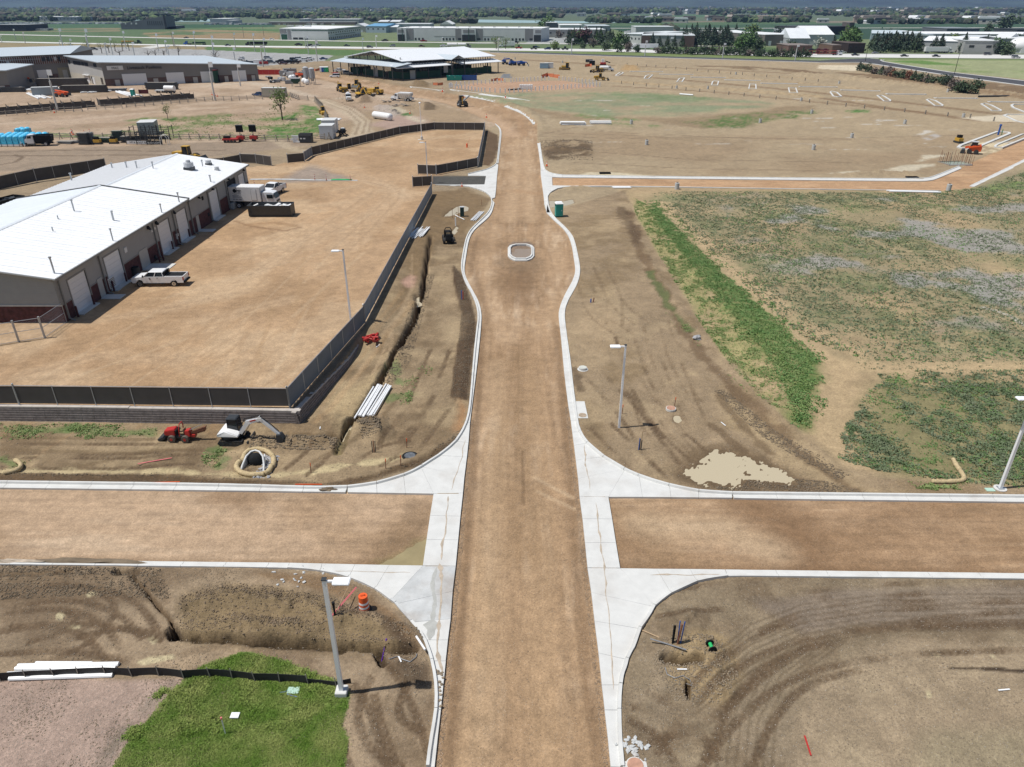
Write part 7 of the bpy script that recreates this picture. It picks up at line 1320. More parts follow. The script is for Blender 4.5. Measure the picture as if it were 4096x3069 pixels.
for i,(x,y,w_,h,m,l)in enumerate(((1108,330,2.5,1.2,'grey','first grey form block of the cluster from the left'),(1128,325,3,1.6,'lgrey','second grey block with pipes in the cluster'),(1136,305,3.5,2.4,'grey','tall grey crate at the back of the cluster'),(1155,335,3,1.4,'grey','low grey machine in the front of the cluster'),(1165,312,3.5,2.6,'lgrey','pale crate with white sacks behind the front machines'),(1160,292,6.5,2.0,'grey','long grey flat-roofed shed behind the cluster'),(1180,335,2.6,1.5,'grey','grey hopper left of the green bin'),(1090,332,2,1.,'dark','dark small machine at the left end of the cluster'),(1082,318,1.6,1.1,'black','black pump left of the cluster'))):
 t=em('plant_block',gp(x,y),rs.uniform(-.3,.3),l,'plant equipment','grey plant equipment');bX(-w_/2,w_/2,-1,1,.1,h).B('body',M[m],t,bevel=.08)
 for k in rg(4):q=(rs.uniform(-w_/2,w_/2),rs.uniform(-1.2,.8),h*rs.uniform(.3,1));cY(q,(q[0]+rs.uniform(-1,1),q[1]-.3,q[2]+rs.uniform(-.5,.6)),rs.uniform(.15,.4),n=8).B('drum',M[rs.choice(['lgrey','galv','dark'])],t)
for i,(x,y,l)in enumerate(((1165,322,'white bulk sack, left'),(1175,320,'white bulk sack, middle'),(1218,335,'tall white bulk sack below the orange telehandler'),(1228,340,'lower white bulk sack beside the tall one'))):
 o=MB().ball((0,0,1.1),(1.1,1.,1.2),i,.15,2).B('bulk_sack',mk.pvc,smooth=True);o.location=gp(x,y);tag(o,l,'bulk sack','white bulk sacks')
def silo_mk(m='galv',h=6.2):
 t=em('silo',(0,0,0),0,None,'silo');cY((0,0,2.6),(0,0,h),1.2,n=14).B('barrel',M[m],t,smooth='a');cY((0,0,1.2),(0,0,2.6),.3,1.2,n=14).B('cone',M[m],t,smooth='a');cY((0,0,h),(0,0,h+.35),1.2,.4,n=14).B('roof',mk.lgrey,t)
 for a in rg(4):x,y=1.3*cos(a*PI/2+.7),1.3*sin(a*PI/2+.7);cY((x,y,0),(x,y,h*.8),.09,n=5).B('leg',mk.grey,t)
 return t
place(silo_mk,[(gp(1228,333),0,'grey steel silo on legs, left of the pair'),(gp(1252,338),0,'grey steel silo on legs, right of the pair')],'grey silos')
t=em('green_hopper',gp(1186,347),.1,'green hopper bin on legs in front of the concrete plant blocks','hopper');bX(-1.7,1.7,-1.2,1.2,2.1,3.1).B('bin',mk.dgreen,t);hX([(-.5,-.4,1.1),(.5,-.4,1.1),(.5,.4,1.1),(-.5,.4,1.1),(-1.7,-1.2,2.1),(1.7,-1.2,2.1),(1.7,1.2,2.1),(-1.7,1.2,2.1)]).B('cone',mk.dgreen,t);bX(-1.75,1.75,-1.25,1.25,3.1,3.3).B('rim',mk.lgrey,t)
for x in (-1.6,1.6):
 for y in (-1.1,1.1):cY((x,y,0),(x,y,2.2),.09,n=5).B('leg',mk.grey,t)
V(suv_mk,1034,384,PI-.5,'dark blue sedan parked by the rail fence beside the beige container','blue',4.8,1.5,True);V(pickup_mk,1222,298,.1,'white pickup driving along the dirt track behind the plant equipment','white',5.6);t=V(suv_mk,1340,310,PI-.1,'white SUV with red kayaks on its roof near the frame building','white',4.8,1.8)
for y in (-.3,.3):xZ([(-1.7,1.85),(1.7,1.85),(1.3,2.1),(-1.3,2.1)],y-.2,y+.2).B('kayak',mk.red,t)
V(pickup_mk,1360,290,0,'white pickup parked under the front canopy of the frame building','white',5.6);V(suv_mk,1392,298,.3,'silver car parked under the front canopy','silver')
for i,(x,y,L_,l)in enumerate(((970,302,10,'red wind-screened fence section, left one, beside the white trailer'),(1076,300,11.5,'red wind-screened fence section, right one'))):
 t=em('red_fence',gp(x,y),.0,l,'fence','red screened fences');[bX(-L_/2+k*L_/4,-L_/2+(k+1)*L_/4-.03,-.04,.04,.1,2.3).B('screen_panel',mk.red,t)for k in rg(4)]
 [cY((-L_/2+k*L_/4,0,0),(-L_/2+k*L_/4,0,2.35),.05,n=5).B('post',mk.galv,t)for k in rg(5)]
OM=mat('orange_mesh',(.62,.2,.09),.8,var=.3,scale=2)
def mesh_fence(pts,label,h=1.1):
 Pp=[gp(*map(float,t.split(',')))for t in pts.split()];o=Pp[0].copy();t=em('orange_fence',o,0,label,'safety fence','orange safety fences')
 for a,b in zip(Pp[:-1],Pp[1:]):
  q=a-o;r=b-o;MB().add([(q.x,q.y,q.z),(r.x,r.y,r.z),(r.x,r.y+.03,r.z+h),(q.x,q.y+.03,q.z+h*.8),(q.x,q.y+.06,q.z),(r.x,r.y+.06,r.z),(r.x,r.y+.09,r.z+h),(q.x,q.y+.09,q.z+h*.8)],[(0,1,2,3),(7,6,5,4),(3,2,6,7),(1,5,6,2),(4,0,3,7)]).B('mesh_panel',OM,t);cY(q,q+Vector((0,0,h+.2)),.05,n=4).B('stake',mk.dark,t)
mesh_fence('1225,285 1245,282 1262,285 1280,281 1300,283','orange safety mesh left of the four portable toilets');mesh_fence('1965,326 1990,322 2012,324','orange safety mesh behind the white posts, left piece');mesh_fence('2166,312 2190,306 2215,310 2238,314','orange safety mesh behind the white posts, right piece',1.6);mesh_fence('1732,340 1752,342 1772,341','orange safety mesh left of the teal dumpster');mesh_fence('2340,268 2358,266 2366,268','orange safety mesh by the rebar trench in the far field',1.5)
V(dumpster_mk,1818,322,0,'teal roll-off dumpster in front of the frame building','teal',6.5,2.4,1.9,fill=['pvc','offwhite']);V(dumpster_mk,1878,321,0,'dark blue roll-off dumpster in front of the frame building','blue',6.5,2.4,1.9,fill=['dark'])
container(2176,274,4.4,2.4,2.6,0,mat('pale_blue_box',(.25,.38,.5),.6),'pale blue storage box on the far field, left of the white one',ribs=False);container(2195,273,4.6,2.4,2.6,0,WHS,'cream storage box on the far field beside the blue one',ribs=False)
def F3(x,y):return (1640+x*.3707,y*.3707)
near=[(425,950),(432,945),(445,940),(457,952),(490,958),(525,962),(558,966),(595,972),(630,978),(667,984),(703,990),(740,995),(772,998),(808,1000),(862,1001),(918,1003),(973,1005),(1028,1006),(1075,1003),(1122,1001),(1168,998),(1215,995),(1262,992),(1308,988),(1353,984),(1397,981),(1440,977),(1485,974),(1528,972),(1571,970),(1614,967),(1656,963),(1698,961),(1739,958),(1780,954),(1821,950),(1861,946),(1901,944),(1941,941),(1978,938),(2012,936),(2048,935)]
far=[(503,930),(547,926),(592,925),(637,922),(683,918),(727,915),(771,911),(815,907),(860,905),(901,903),(941,901),(985,897),(1024,895),(1090,891),(1121,889),(1150,886),(1184,885),(1222,883),(1263,880),(1302,877),(1342,875),(1380,872),(1420,870),(1455,868),(1497,866),(1606,868),(1648,872),(1676,875),(1713,878),(1747,882),(1784,886),(1820,890),(1857,895),(1893,899),(1933,903),(1971,908),(2010,912)]
pm_=bX(-.23,.23,-.23,.23,0,1.7).mesh('white_post',mk.white)
for row,nm in ((near,'near'),(far,'far')):
 n=len(row)
 for i,(x,y)in enumerate(row):
  o=bpy.data.objects.new('white_post',pm_);COL.objects.link(o);o.location=gp(*F3(x,y));
  s=f'{ORD[i]} from the left' if i<n/2 else f'{ORD[n-1-i]} from the right' if i<n-1 else 'last at the right end'
  tag(o,f'white square post, {s} in the {nm} row round the pink arena','post','white posts round the pink arena')
t=em('stacked_blocks',gp(*F3(1252,965)),0,'stack of white wrapped bales inside the ring of white posts','bales')
for k in rg(6):cB((-2.2+k*.88,0,.9),(.82,1.6,1.7)).B('bale',mk.pvc,t,bevel=.1)
pipes('pipe',F3(1050,978)[0],F3(1050,978)[1],F3(1200,966)[0],F3(1200,966)[1],1,.25,'dark pipe lying beside the wrapped bales inside the post ring',m='dark',cat='pipe')
def F4(x,y):return (2460+x*.3707,y*.3707)
def F5(x,y):return (3276+x*.3707,y*.3707)
def F6(x,y):return (3196+x*.4069,380+y*.4069)
def island(pts,label,kh=.16,w=.35,name='kerb_island'):
 Pp=[tuple(gp(*p).xy)for p in pts];n=len(Pp);cx=sum(p[0]for p in Pp)/n;cy=sum(p[1]for p in Pp)/n;t=em(name,(cx,cy,0),0,label,'kerb island','kerb islands of the unfinished car park');z0=gz(cx,cy)
 R_=max(hypot(p[0]-cx,p[1]-cy)for p in Pp)
 def ins(i):
  p=Pp[i];a=Vector(Pp[i-1]);b=Vector(p);c=Vector(Pp[(i+1)%n]);d1=(b-a).normalized();d2=(c-b).normalized();nn=Vector((-(d1.y+d2.y),d1.x+d2.x));nn=nn.normalized()if nn.length>1e-6 else Vector((-d1.y,d1.x));
  if nn.dot(Vector((cx,cy))-b)<0:nn=-nn
  return (b.x+nn.x*w,b.y+nn.y*w)
 I=[ins(i)for i in rg(n)]
 for i in rg(n):
  j=(i+1)%n;b=MB().prism([(Pp[i][0]-cx,Pp[i][1]-cy),(Pp[j][0]-cx,Pp[j][1]-cy),(I[j][0]-cx,I[j][1]-cy),(I[i][0]-cx,I[i][1]-cy)],z0-.2,z0+kh);o=b.B('kerb_bay',CM,t);fixn(o)
 return t
for i,(f,pts)in enumerate(((F4,'0,818 35,824 95,790 80,782 45,786'),(F4,'308,852 365,853 412,812 360,810 325,822'),(F4,'660,888 728,887 757,845 745,842 690,850'),(F4,'1035,922 1110,924 1125,880 1075,874 1045,885'),(F4,'1437,962 1528,964 1525,912 1450,908'),(F4,'1878,1003 1975,1005 1955,952 1865,950'),(F5,'145,1043 200,1050 250,1045 200,1000 135,987 112,998'),(F6,'760,8 830,64 902,66 905,55 850,20 815,5'),(F6,'1245,50 1330,110 1415,112 1420,103 1350,60 1280,42'),(F6,'1780,92 1890,160 1990,162 1993,155 1900,105 1830,85'))):
 island([f(*map(float,q.split(',')))for q in pts.split()],f'small kerb island, {ORD[i]} from the left in the near slanting row',.2,.6)
for i,(f,a,b)in enumerate(((F4,(168,775),(510,779)),(F4,(485,803),(836,809)),(F4,(826,836),(1185,840)),(F4,(1190,866),(1557,873)),(F4,(1580,902),(1957,909)),(F4,(1995,938),(2390,943)),(F5,(243,975),(648,985)),(F5,(733,1018),(1143,1022)),(F6,(1342,33),(1740,37)),(F6,(1870,70),(2300,76)))):
 a=f(*a);b=f(*b);p=gp(*a);q=gp(*b);t=em('kerb_strip',(p+q)/2,atan2(q.y-p.y,q.x-p.x),f'long thin kerb strip, {ORD[i]} from the left in the far row','kerb strip','long kerb strips of the unfinished car park');L_=(q-p).length/2
 n=6
 for k in rg(n):
  x0=-L_+2*L_*k/n;x1=-L_+2*L_*(k+1)/n-.04;bX(x0,x1,-.9,-.5,-.2,.2).B('kerb_bay',CM,t);bX(x0,x1,.5,.9,-.2,.2).B('kerb_bay',CM,t)
 for s in (-1,1):bX(s*L_-.4,s*L_+.4,-.9,.9,-.2,.2).B('end_kerb',CM,t)
I1=[F6(*map(float,q.split(',')))for q in '1548,520 1580,530 1700,545 1725,540 2080,390 2075,375 1990,365 1930,368 1700,452 1570,500'.split()];island(I1,'long white-edged kerb island holding a pool of tan water',.25,.7)
island([F6(*map(float,q.split(',')))for q in '1912,512 1925,520 2000,530 2210,445 2350,380 2180,392 1990,470 1930,495'.split()],'second long kerb island at the right edge beside the flooded one',.25,.5);island([F6(*map(float,q.split(',')))for q in '2075,105 2090,128 2300,210 2400,250 2420,100 2100,95'.split()],'kerb island cut off by the right edge, upper one',.25,.7);island([F6(*map(float,q.split(',')))for q in '2000,205 2120,260 2300,300 2350,200 2040,193'.split()],'kerb island cut off by the right edge, lower one',.25,.7)
piers=[(2525,497,'pier in the weeds near the smaller pipe stack'),(2586,580,'pier left in the middle of the bare field'),(3040,492,'pier at the edge of the green slope'),(3253,600,'pier in the middle of the bare field with a dark stub'),(3246,455,'pier at the right end of the green slope'),(3406,552,'pier with a thin rod on the bare field'),(3618,497,'pier at the right of the bare field with weeds'),(2707,757,'pier just below the side road kerb'),(3793,762,'pier by the bend of the side road'),(3852,470,'pier on the far trench line at the right'),(2706,355,'pier on the near post line of the car park'),(2831,377-20,'pier beside a kerb strip'),(2943,299,'pier on the upper post line'),(3356,336,'pier near the row of junipers'),(3790,369,'pier below the juniper row'),(2250,252,'pier left of the yellow compactor'),(2060,238,'small pier right of the frame building'),(2113,266,'pier beside the blue machines'),(3204,405,'pier at the left end of the right post line')]
def pier_mk():
 t=em('concrete_pier',(0,0,0),0,None,'concrete pier');cY((0,0,-.2),(0,0,1.1),.42,n=12).B('shaft',CM2,t,smooth='a');b=MB();
 for a in rg(4):b.cyl((.15*cos(a*1.57),.15*sin(a*1.57),1.1),(.15*cos(a*1.57),.15*sin(a*1.57),1.35),.03,n=4)
 for a in rg(4):cY((.15*cos(a*1.57),.15*sin(a*1.57),1.1),(.15*cos(a*1.57),.15*sin(a*1.57),1.35),.03,n=4).B('anchor_bolt',mk.dark,t)
 return t
place(pier_mk,[(gp(x,y),0,'short round concrete '+l)for x,y,l in piers],'concrete light pole piers')
sm=bX(-.14,.14,-.14,.14,0,1.2).mesh('post',mk.greywood)
rows=[('lower',[F4(70,905),F4(200,920),F4(336,935),F4(472,945),F4(614,960),F4(764,978),F4(912,992),F4(1068,1008),F4(1226,1025),F4(1390,1042),F4(1560,1060),F4(1735,1076),F6(100,78),F6(276,96),F6(458,116),F6(640,134),F6(836,152),F6(1035,170),F6(1240,190),F6(1458,212),F6(1680,228),F6(1912,258)]),('upper',[F4(130,705),F4(240,712),F4(338,722),F4(440,728),F4(548,735),F4(655,748),F4(770,755),F4(886,770),F4(1003,780),F4(1124,792),F4(1247,803),F4(1373,810),F4(1500,825),F4(1635,835),F4(1770,850),F4(1908,862),F4(2050,872),F4(2190,885)])]
for nm,row in rows:
 for i,p in enumerate(row):
  o=bpy.data.objects.new('marker_post',sm);COL.objects.link(o);o.location=gp(*p);tag(o,f'short grey post, {ORD[i]} from the left on the {nm} trench line of the car park','post','grey posts along the trench lines')
v=gp(3820,655);t=em('form_pit',v,.35,'square concrete form with rusty bars standing round a flooded pit','concrete form')
bX(-4,4,-3.2,-2.9,-.2,.25).B('form_board',mk.conc,t);bX(-4,4,2.9,3.2,-.2,.25).B('form_board',mk.greywood,t);bX(-4.2,-4,-3.2,3.2,-.2,.25).B('form_board',mk.greywood,t);bX(4,4.2,-3.2,3.2,-.2,.25).B('form_board',mk.greywood,t);bX(-4,4,-2.9,2.9,-.2,.08).B('flooded_slab',mat('green_water_slab',(.33,.36,.27),.2,var=.1),t)
t.scale=(.62,.62,.8);t.rotation_euler=(0,0,.1)
for k in rg(24):
 s=k/24*4;e=int(s);f=s-e;x,y=[(-4+8*f,-3),(4,-3+6*f),(4-8*f,3),(-4,3-6*f)][e];cY((x,y,0),(x+rU(-.2,.3),y,2.6+rU(-.5,.6)),.06,n=5).B('rusty_bar',M['rust' if k%5 else 'bluescreen' if False else 'dark'],t)
for i,(x,y,l)in enumerate(((2420,695,'black rectangular trench frame on the pale mud above the side road'),(3648,712,'small black frame on the mud above the side road'))):
 t=em('trench_frame',gp(x,y),0,l,'steel frame');[bX(*b).B('bar',mk.black,t)for b in ((-1.1,1.1,-.5,-.35,0,.25),(-1.1,1.1,.35,.5,0,.25),(-1.1,-.95,-.35,.35,0,.25),(.95,1.1,-.35,.35,0,.25))]
t=em('hydrant_pair',gp(3992,540),0,'tall blue hydrant standpipe at the far end of the flooded island','standpipe');cY((0,0,0),(0,0,2.2),.22,n=8).cyl((0,0,2.2),(0,0,2.6),.3,n=8).B('standpipe',mk.blue,t);cY((.9,0,0),(.9,0,1.4),.1,n=6).B('green_stub',mk.greenp,t)
t=em('drill_rig',gp(2412,262),0,'white and red drilling rig among thin stakes on the far field','drilling rig');bX(-1.5,1.5,-1,1,.5,1.6).B('body',mk.red,t);bX(-1,.6,-.8,.8,1.6,3.2).B('cab',mk.white,t);cB((2.5,0,1.8),(3,.4,.5),0,.3).B('mast',mk.dark,t);bX(-1.7,1.7,-1.1,-.7,0,.6).box(-1.7,1.7,.7,1.1,0,.6).B('tracks',mk.rubber,t)
for i,(x,y,w_,m,l)in enumerate(((2356,250,4,'dark','dark trailer behind the orange mesh on the far field'),(2368,262,3,'black','black square panel stack on the far field'))):t=em('site_box',gp(x,y),0,l,'equipment');bX(-w_/2,w_/2,-1,1,.2,1.6 if i==0 else 2.4).B('body',M[m],t);bX(-w_/2,w_/2,-1.05,1.05,1.6 if i==0 else 2.4,1.7 if i==0 else 2.5).B('lid',mk.grey,t)
# FAR BUILDINGS
def A2(x,y):v=at(x,y);return (v.x,v.y)
WALL={}
def wallm(h):return mat('wall_'+h,h and tuple(srgb(int(h[i:i+2],16))/1.2 for i in (0,2,4)),.8,var=.06,scale=.2)
def bld(name,c,hs,wm,label,roof='f0f2f2',over=.5,cat='building',par=0.,gable=None,roofm=None):
 """c: corners counter-clockwise seen from above starting front-left; hs: wall height at each corner"""
 ox,oy=c[0];t=em(name,(ox,oy,0),0,label,cat);n=len(c);hs=hs if isinstance(hs,(list,tuple))else [hs]*n
 for i in rg(n):
  j=(i+1)%n;a=c[i];b=c[j];MB().add([(a[0]-ox,a[1]-oy,-.5),(b[0]-ox,b[1]-oy,-.5),(b[0]-ox,b[1]-oy,hs[j]),(a[0]-ox,a[1]-oy,hs[i])],[(0,1,2,3)]).B('wall',wm,t)
 cx=sum(p[0]for p in c)/n;cy=sum(p[1]for p in c)/n
 q=[(cx+(p[0]-cx)*(1+over/hypot(p[0]-cx,p[1]-cy))-ox,cy+(p[1]-cy)*(1+over/hypot(p[0]-cx,p[1]-cy))-oy,hs[k])for k,p in enumerate(c)]
 rm=roofm or wallm(roof)
 if gable is None:MB().add([(x,y,z_+.02)for x,y,z_ in q]+[(x,y,z_+.35)for x,y,z_ in q],[tuple(rg(n-1,-1,-1)),tuple(rg(n,2*n))]+[(i,(i+1)%n,n+(i+1)%n,n+i)for i in rg(n)]).B('roof',rm,t)
 else:
  k,r=gable;A,B,C_,D=[q[(k+i)%4]for i in rg(4)];m1=((A[0]+B[0])/2,(A[1]+B[1])/2,(A[2]+B[2])/2+r);m2=((C_[0]+D[0])/2,(C_[1]+D[1])/2,(C_[2]+D[2])/2+r)
  MB().add([A,B,C_,D,m1,m2],[(0,4,5,3),(4,1,2,5),(0,1,4),(2,3,5)]).B('roof',rm,t)
 return t
def ow(t,a,b,items,name,m,h0,h1,off=.12,depth=.1):
 """rectangles on the wall from corner a to b; items = (s0,s1) fractions"""
 ox,oy=t.location.x,t.location.y;dx,dy=b[0]-a[0],b[1]-a[1];L_=hypot(dx,dy);nx,ny=dy/L_,-dx/L_
 for s0,s1 in items:
  p=(a[0]+dx*s0-ox,a[1]+dy*s0-oy);q=(a[0]+dx*s1-ox,a[1]+dy*s1-oy);
  hX([(p[0]-nx*.05,p[1]-ny*.05,h0),(p[0]+nx*depth,p[1]+ny*depth,h0),(q[0]+nx*depth,q[1]+ny*depth,h0),(q[0]-nx*.05,q[1]-ny*.05,h0),(p[0]-nx*.05,p[1]-ny*.05,h1),(p[0]+nx*depth,p[1]+ny*depth,h1),(q[0]+nx*depth,q[1]+ny*depth,h1),(q[0]-nx*.05,q[1]-ny*.05,h1)]).build(name,m,t)
GLD=mat('dark_glazing',(.02,.025,.03),.25,var=0);BLUR=mat('pale_blue_roof',(.50,.56,.60),.5,var=.05);BRN=mat('brown_block',(.13,.085,.07),.9,var=.2,scale=.5)
B_=A2(425,345);C_=(-112.,346.);D_=(-132.,378.);A_=A2(290,322);D2=(-150.,385.)
t=bld('livestock_pavilion',[B_,C_,D2,A_],[8.8,6.4,7.5,9.8],wallm('8b8986'),'long grey pavilion with white overhead doors and Livestock Pavilions lettering',roofm=BLUR,over=1.2)
ow(t,B_,C_,[(.0,.98)],'brown_base',BRN,0,2.7,.1,.08)
ow(t,B_,C_,[(.11,.26),(.385,.50),(.61,.725),(.82,.915)],'overhead_door',DOORW,0,4.4,.1,.2)
ow(t,B_,C_,[(.06,.09),(.30,.33),(.555,.585),(.765,.79),(.95,.975)],'door',DOORG,0,2.3,.1,.2)
ow(t,A_,B_,[(.0,1)],'pale_panel_base',wallm('cdc8ba'),0,3.4,.1,.1);ow(t,A_,B_,[(0,1)],'pale_siding',wallm('c3c2be'),3.4,7.0,.1,.08)
ow(t,A_,B_,[(.02,.08),(.18,.27),(.28,.40),(.42,.5),(.52,.62),(.78,.86)],'window_opening',GLD,6.9,8.3,.1,.15);ow(t,A_,B_,[(.45,.56),(.62,.72)],'white_door',DOORW,0,2.6,.1,.2);ow(t,A_,B_,[(.9,.95),(.63,.66)],'dark_door',GLD,0,3.0,.1,.22);ow(t,A_,B_,[(.42,.6)],'awning',mk.white,3.1,3.4,.1,.8)
an=atan2(C_[1]-B_[1],C_[0]-B_[0]);u=Vector((cos(an),sin(an),0));nn=Vector((sin(an),-cos(an),0))
text('lettering','Livestock Pavilions',1.75,mk.black,t,u*9.2+nn*.25+Vector((0,0,6.1)),(PI/2,0,an),.06)
q=u*1.8+nn*.2;hX([tuple(q+Vector((0,0,6.))),tuple(q+nn*.15+Vector((0,0,6.))),tuple(q+nn*.15+u*6+Vector((0,0,6.))),tuple(q+u*6+Vector((0,0,6.))),tuple(q+Vector((0,0,7.6))),tuple(q+nn*.15+Vector((0,0,7.6))),tuple(q+nn*.15+u*6+Vector((0,0,7.6))),tuple(q+u*6+Vector((0,0,7.6)))]).B('sign_board',mk.offwhite,t);text('sign_letters','MAC',1.3,mk.black,t,q+u*1.7+nn*.2+Vector((0,0,6.3)),(PI/2,0,an),.03)
Ga=A2(862,333);Gb=A2(915,318)
t=bld('green_walled_annex',[A2(858,334),A2(914,320),(Gb[0]-4,Gb[1]+16),(Ga[0]-4,Ga[1]+14)],[4.8,4.6,4.6,4.8],mk.green,'unfinished annex with green sheathing and a red roof edge at the end of the pavilion',roof='6a2a25',over=.4);ow(t,A2(858,334),A2(914,320),[(.3,.75)],'dark_opening',GLD,0,3,.1,.1)
R1=A2(297,319);L1=A2(-160,345)
t=bld('torn_pavilion',[L1,R1,(R1[0]-10,R1[1]+40),(L1[0]-10,L1[1]+50)],[10.5,10.6,10.5,10.5],wallm('8a8885'),'big grey pavilion at the left edge whose upper wall panels are torn open',roofm=BLUR,over=1.5,gable=(1,2.5))
ow(t,L1,R1,[(.28,.985)],'torn_opening',mat('torn_insulation',(.16,.08,.055),.95,var=.6,scale=.35),7.0,10.0,.1,.12)
n=36
for k in rg(n):s=.28+.7*k/n;ow(t,L1,R1,[(s,s+.004)],'stud',mk.galv,7.0,10.1,.1,.25)
ow(t,L1,R1,[(.28,.985)],'girt',mk.galv,8.9,9.05,.1,.28);
rs=random.Random(4)
for s in (.33,.36,.44,.75,.8,.83,.86,.9):ow(t,L1,R1,[(s,s+rs.uniform(.012,.035))],'hanging_sheet',mk.lgrey if rs.random()<.6 else GLD,7.2+rs.random(),8.4+rs.random()*1.4,.1,rs.uniform(.4,.9))
ow(t,L1,R1,[(.46,.59),(.68,.77)],'overhead_door',DOORW,0,4.6,.1,.2);ow(t,L1,R1,[(.87,.985)],'beige_patch',wallm('a39c84'),0,5.2,.1,.15);ow(t,L1,R1,[(.91,.955)],'grey_door',DOORG,0,4.2,.1,.25);ow(t,L1,R1,[(.78,.86)],'dark_opening',BRN,0,2.8,.1,.2)
t=bld('low_pavilion',[A2(-160,372),A2(47,368),(A2(47,368)[0]-8,330),(A2(-160,372)[0]-8,335)],[7.6,7.4,7.4,7.6],wallm('8b8986'),'nearer grey pavilion cut off by the left edge, with the number on its corner',roofm=BLUR,over=1.2);a_,b_=A2(-160,372),A2(47,368)
ow(t,a_,b_,[(0,1)],'brown_base',BRN,0,2.5,.1,.08);ow(t,a_,b_,[(.80,.9)],'door',DOORG,0,2.3,.1,.2);an=atan2(b_[1]-a_[1],b_[0]-a_[0]);text('number','5280',1.2,mk.black,t,Vector((b_[0]-a_[0]-4,b_[1]-a_[1]-.3,3.2)),(PI/2,0,an),.05)
for i,(x,y,w_,h,m,l)in enumerate(((125,325,19,2.6,'screen','long stack of dark panels in front of the torn pavilion'),(252,345,20,2.8,'screen','long stack of dark panels right of the tall near pole'),(340,370,17,2.2,'screen','dark panel stack at the foot of the pavilion corner'),(400,365,20,.8,'bluescreen','long stack of blue-grey beams before the overhead doors'),(650,358,13,2.6,'dark','dark flat stack behind the pens'),(50,368,10,1.5,'dark','row of black crates by the low pavilion'))):
 m_=M[m]if m in M else mk.dark;t=em('panel_stack',gp(x,y),.15 if i<4 else 0,l,'panel stack','long panel stacks by the pavilions')
 k=0;zz=.1
 while zz<h:bX(-w_/2+rs.uniform(0,.5),w_/2-rs.uniform(0,.5),-1,1,zz,zz+.34).B('panel',m_,t);bX(-w_/2+1,w_/2-1,-.9,.9,zz+.34,zz+.42).B('spacer',mk.greywood,t);zz+=.42
container(186,382,8.5,2.6,2.9,.35,GRS,'pale grey box trailer parked before the pens, far left',ribs=False,name='box_trailer',cat='trailer')
for i,(x0,y0,x1,y1,l)in enumerate(((120,375,170,395,'white roof panels laid out before the grey box trailer'),(345,372,465,362,'pale blue beams lying in front of the pavilion'),(470,368,540,385,'scattered white panels and frames beside the teal toilet'),(85,362,190,358,'white strip of panels beyond the grey trailer'),(210,357,295,352,'low white kerb pieces behind the tall near pole'))):
 pipes('panel_pile',x0,y0,x1,y1,6,.22,l,spread=1.3,mess=.3,seed=i,cat='panels')
t=em('tank_trailer',gp(682,373),-.2,'white round tank trailer parked behind the pens','tank trailer');cY((-2,0,1.7),(2,0,1.7),1.,n=14).B('tank',mk.white,t,smooth='a');bX(-2,2,-.8,.8,.5,.8).B('frame',mk.black,t);[cY((x,s-.15,.45),(x,s+.15,.45),.45,n=10).B('wheel',mk.rubber,t)for x in (-1,1)for s in (-.9,.9)]
t=em('flat_trailer',gp(645,371),0,'low white trailer left of the tank trailer','trailer');bX(-2,2,-1,1,.6,1.).B('bed',mk.offwhite,t);[cY((x,s-.15,.4),(x,s+.15,.4),.4,n=10).B('wheel',mk.rubber,t)for x in (-1,1)for s in (-.9,.9)]
o_=empty('maroon_sign',gp(577,382),0,'dark red banner on the fence behind the pens','banner');bX(-1.8,1.8,-.05,.05,.6,2.).B('board',paintm('maroon'),o_);cY((-1.8,0,0),(-1.8,0,2.1),.05).cyl((1.8,0,0),(1.8,0,2.1),.05).B('posts',mk.galv,o_)
container(945,285,13,2.6,3.6,-.1,WHS,'long white office trailer behind the red screened fence',ribs=False,name='office_trailer',cat='trailer');container(1000,283,7,2.5,2.9,-.1,BEI,'beige shipping container right of the white office trailer');container(720,258,22,8,3.8,-.18,mat('cream_wall',(.45,.36,.27),.7),'low cream modular building with a white roof beyond the pavilion',ribs=False,name='modular_building',cat='building');container(870,288,9,4,3,-.1,BEI,'low tan shed between the pavilion end and the white office trailer',ribs=False,name='shed',cat='shed');container(820,272,14,5,3.2,-.15,WHS,'white flat-roofed trailer row behind the pavilion end',ribs=False,name='office_trailer',cat='trailer')
ST=mat('dark_steel',(.055,.06,.06),.6,.2,var=.15);fb=empty('frame_building',(-50.5,343.5,0),R(44),'steel-framed pavilion under construction with white roofs and dark green sheathing','building')
def fbx(name,x0,x1,y0,y1,z0,z1,m):return bX(x0,x1,y0,y1,z0,z1).build(name,m,fb)
for k in rg(8):fbx('post',-.15,.15,3+k*7,3.3+k*7,0,5.7,ST)
for k in rg(9):fbx('post',3+k*7.2,3.3+k*7.2,-.15,.15,0,5.2,ST)
for k in rg(1,8):fbx('post',-.15+7,7.15,-.1+k*6.4,.1+k*6.4,0,9,ST)
def panels_along(axis,c0,a0,a1,gaps,h,m=mk.green):
 x=a0
 while x<a1-.3:
  w_=min(3.,a1-x)
  if not any(g0<x+w_/2<g1 for g0,g1 in gaps):
   (fbx('sheathing_panel',c0-.08,c0+.08,x+.03,x+w_-.03,0,h,m)if axis=='y' else fbx('sheathing_panel',x+.03,x+w_-.03,c0-.08,c0+.08,0,h,m))
  x+=w_
panels_along('y',7,4,48,[(15,18),(24,28.5),(37,40),(45,48)],2.9);panels_along('x',4.,7,60,[(29,31.5)],2.9);panels_along('x',48,7,60,[(20,30)],2.9);panels_along('y',60,4,48,[(10,20)],2.9);panels_along('y',33,6,46,[(20,26)],2.9)
for k in rg(60):y=5+k*.74;fbx('stud',6.9,7.1,y,y+.12,2.9,7.4+(3.2*(1-abs(y-26.5)/22)),ST)
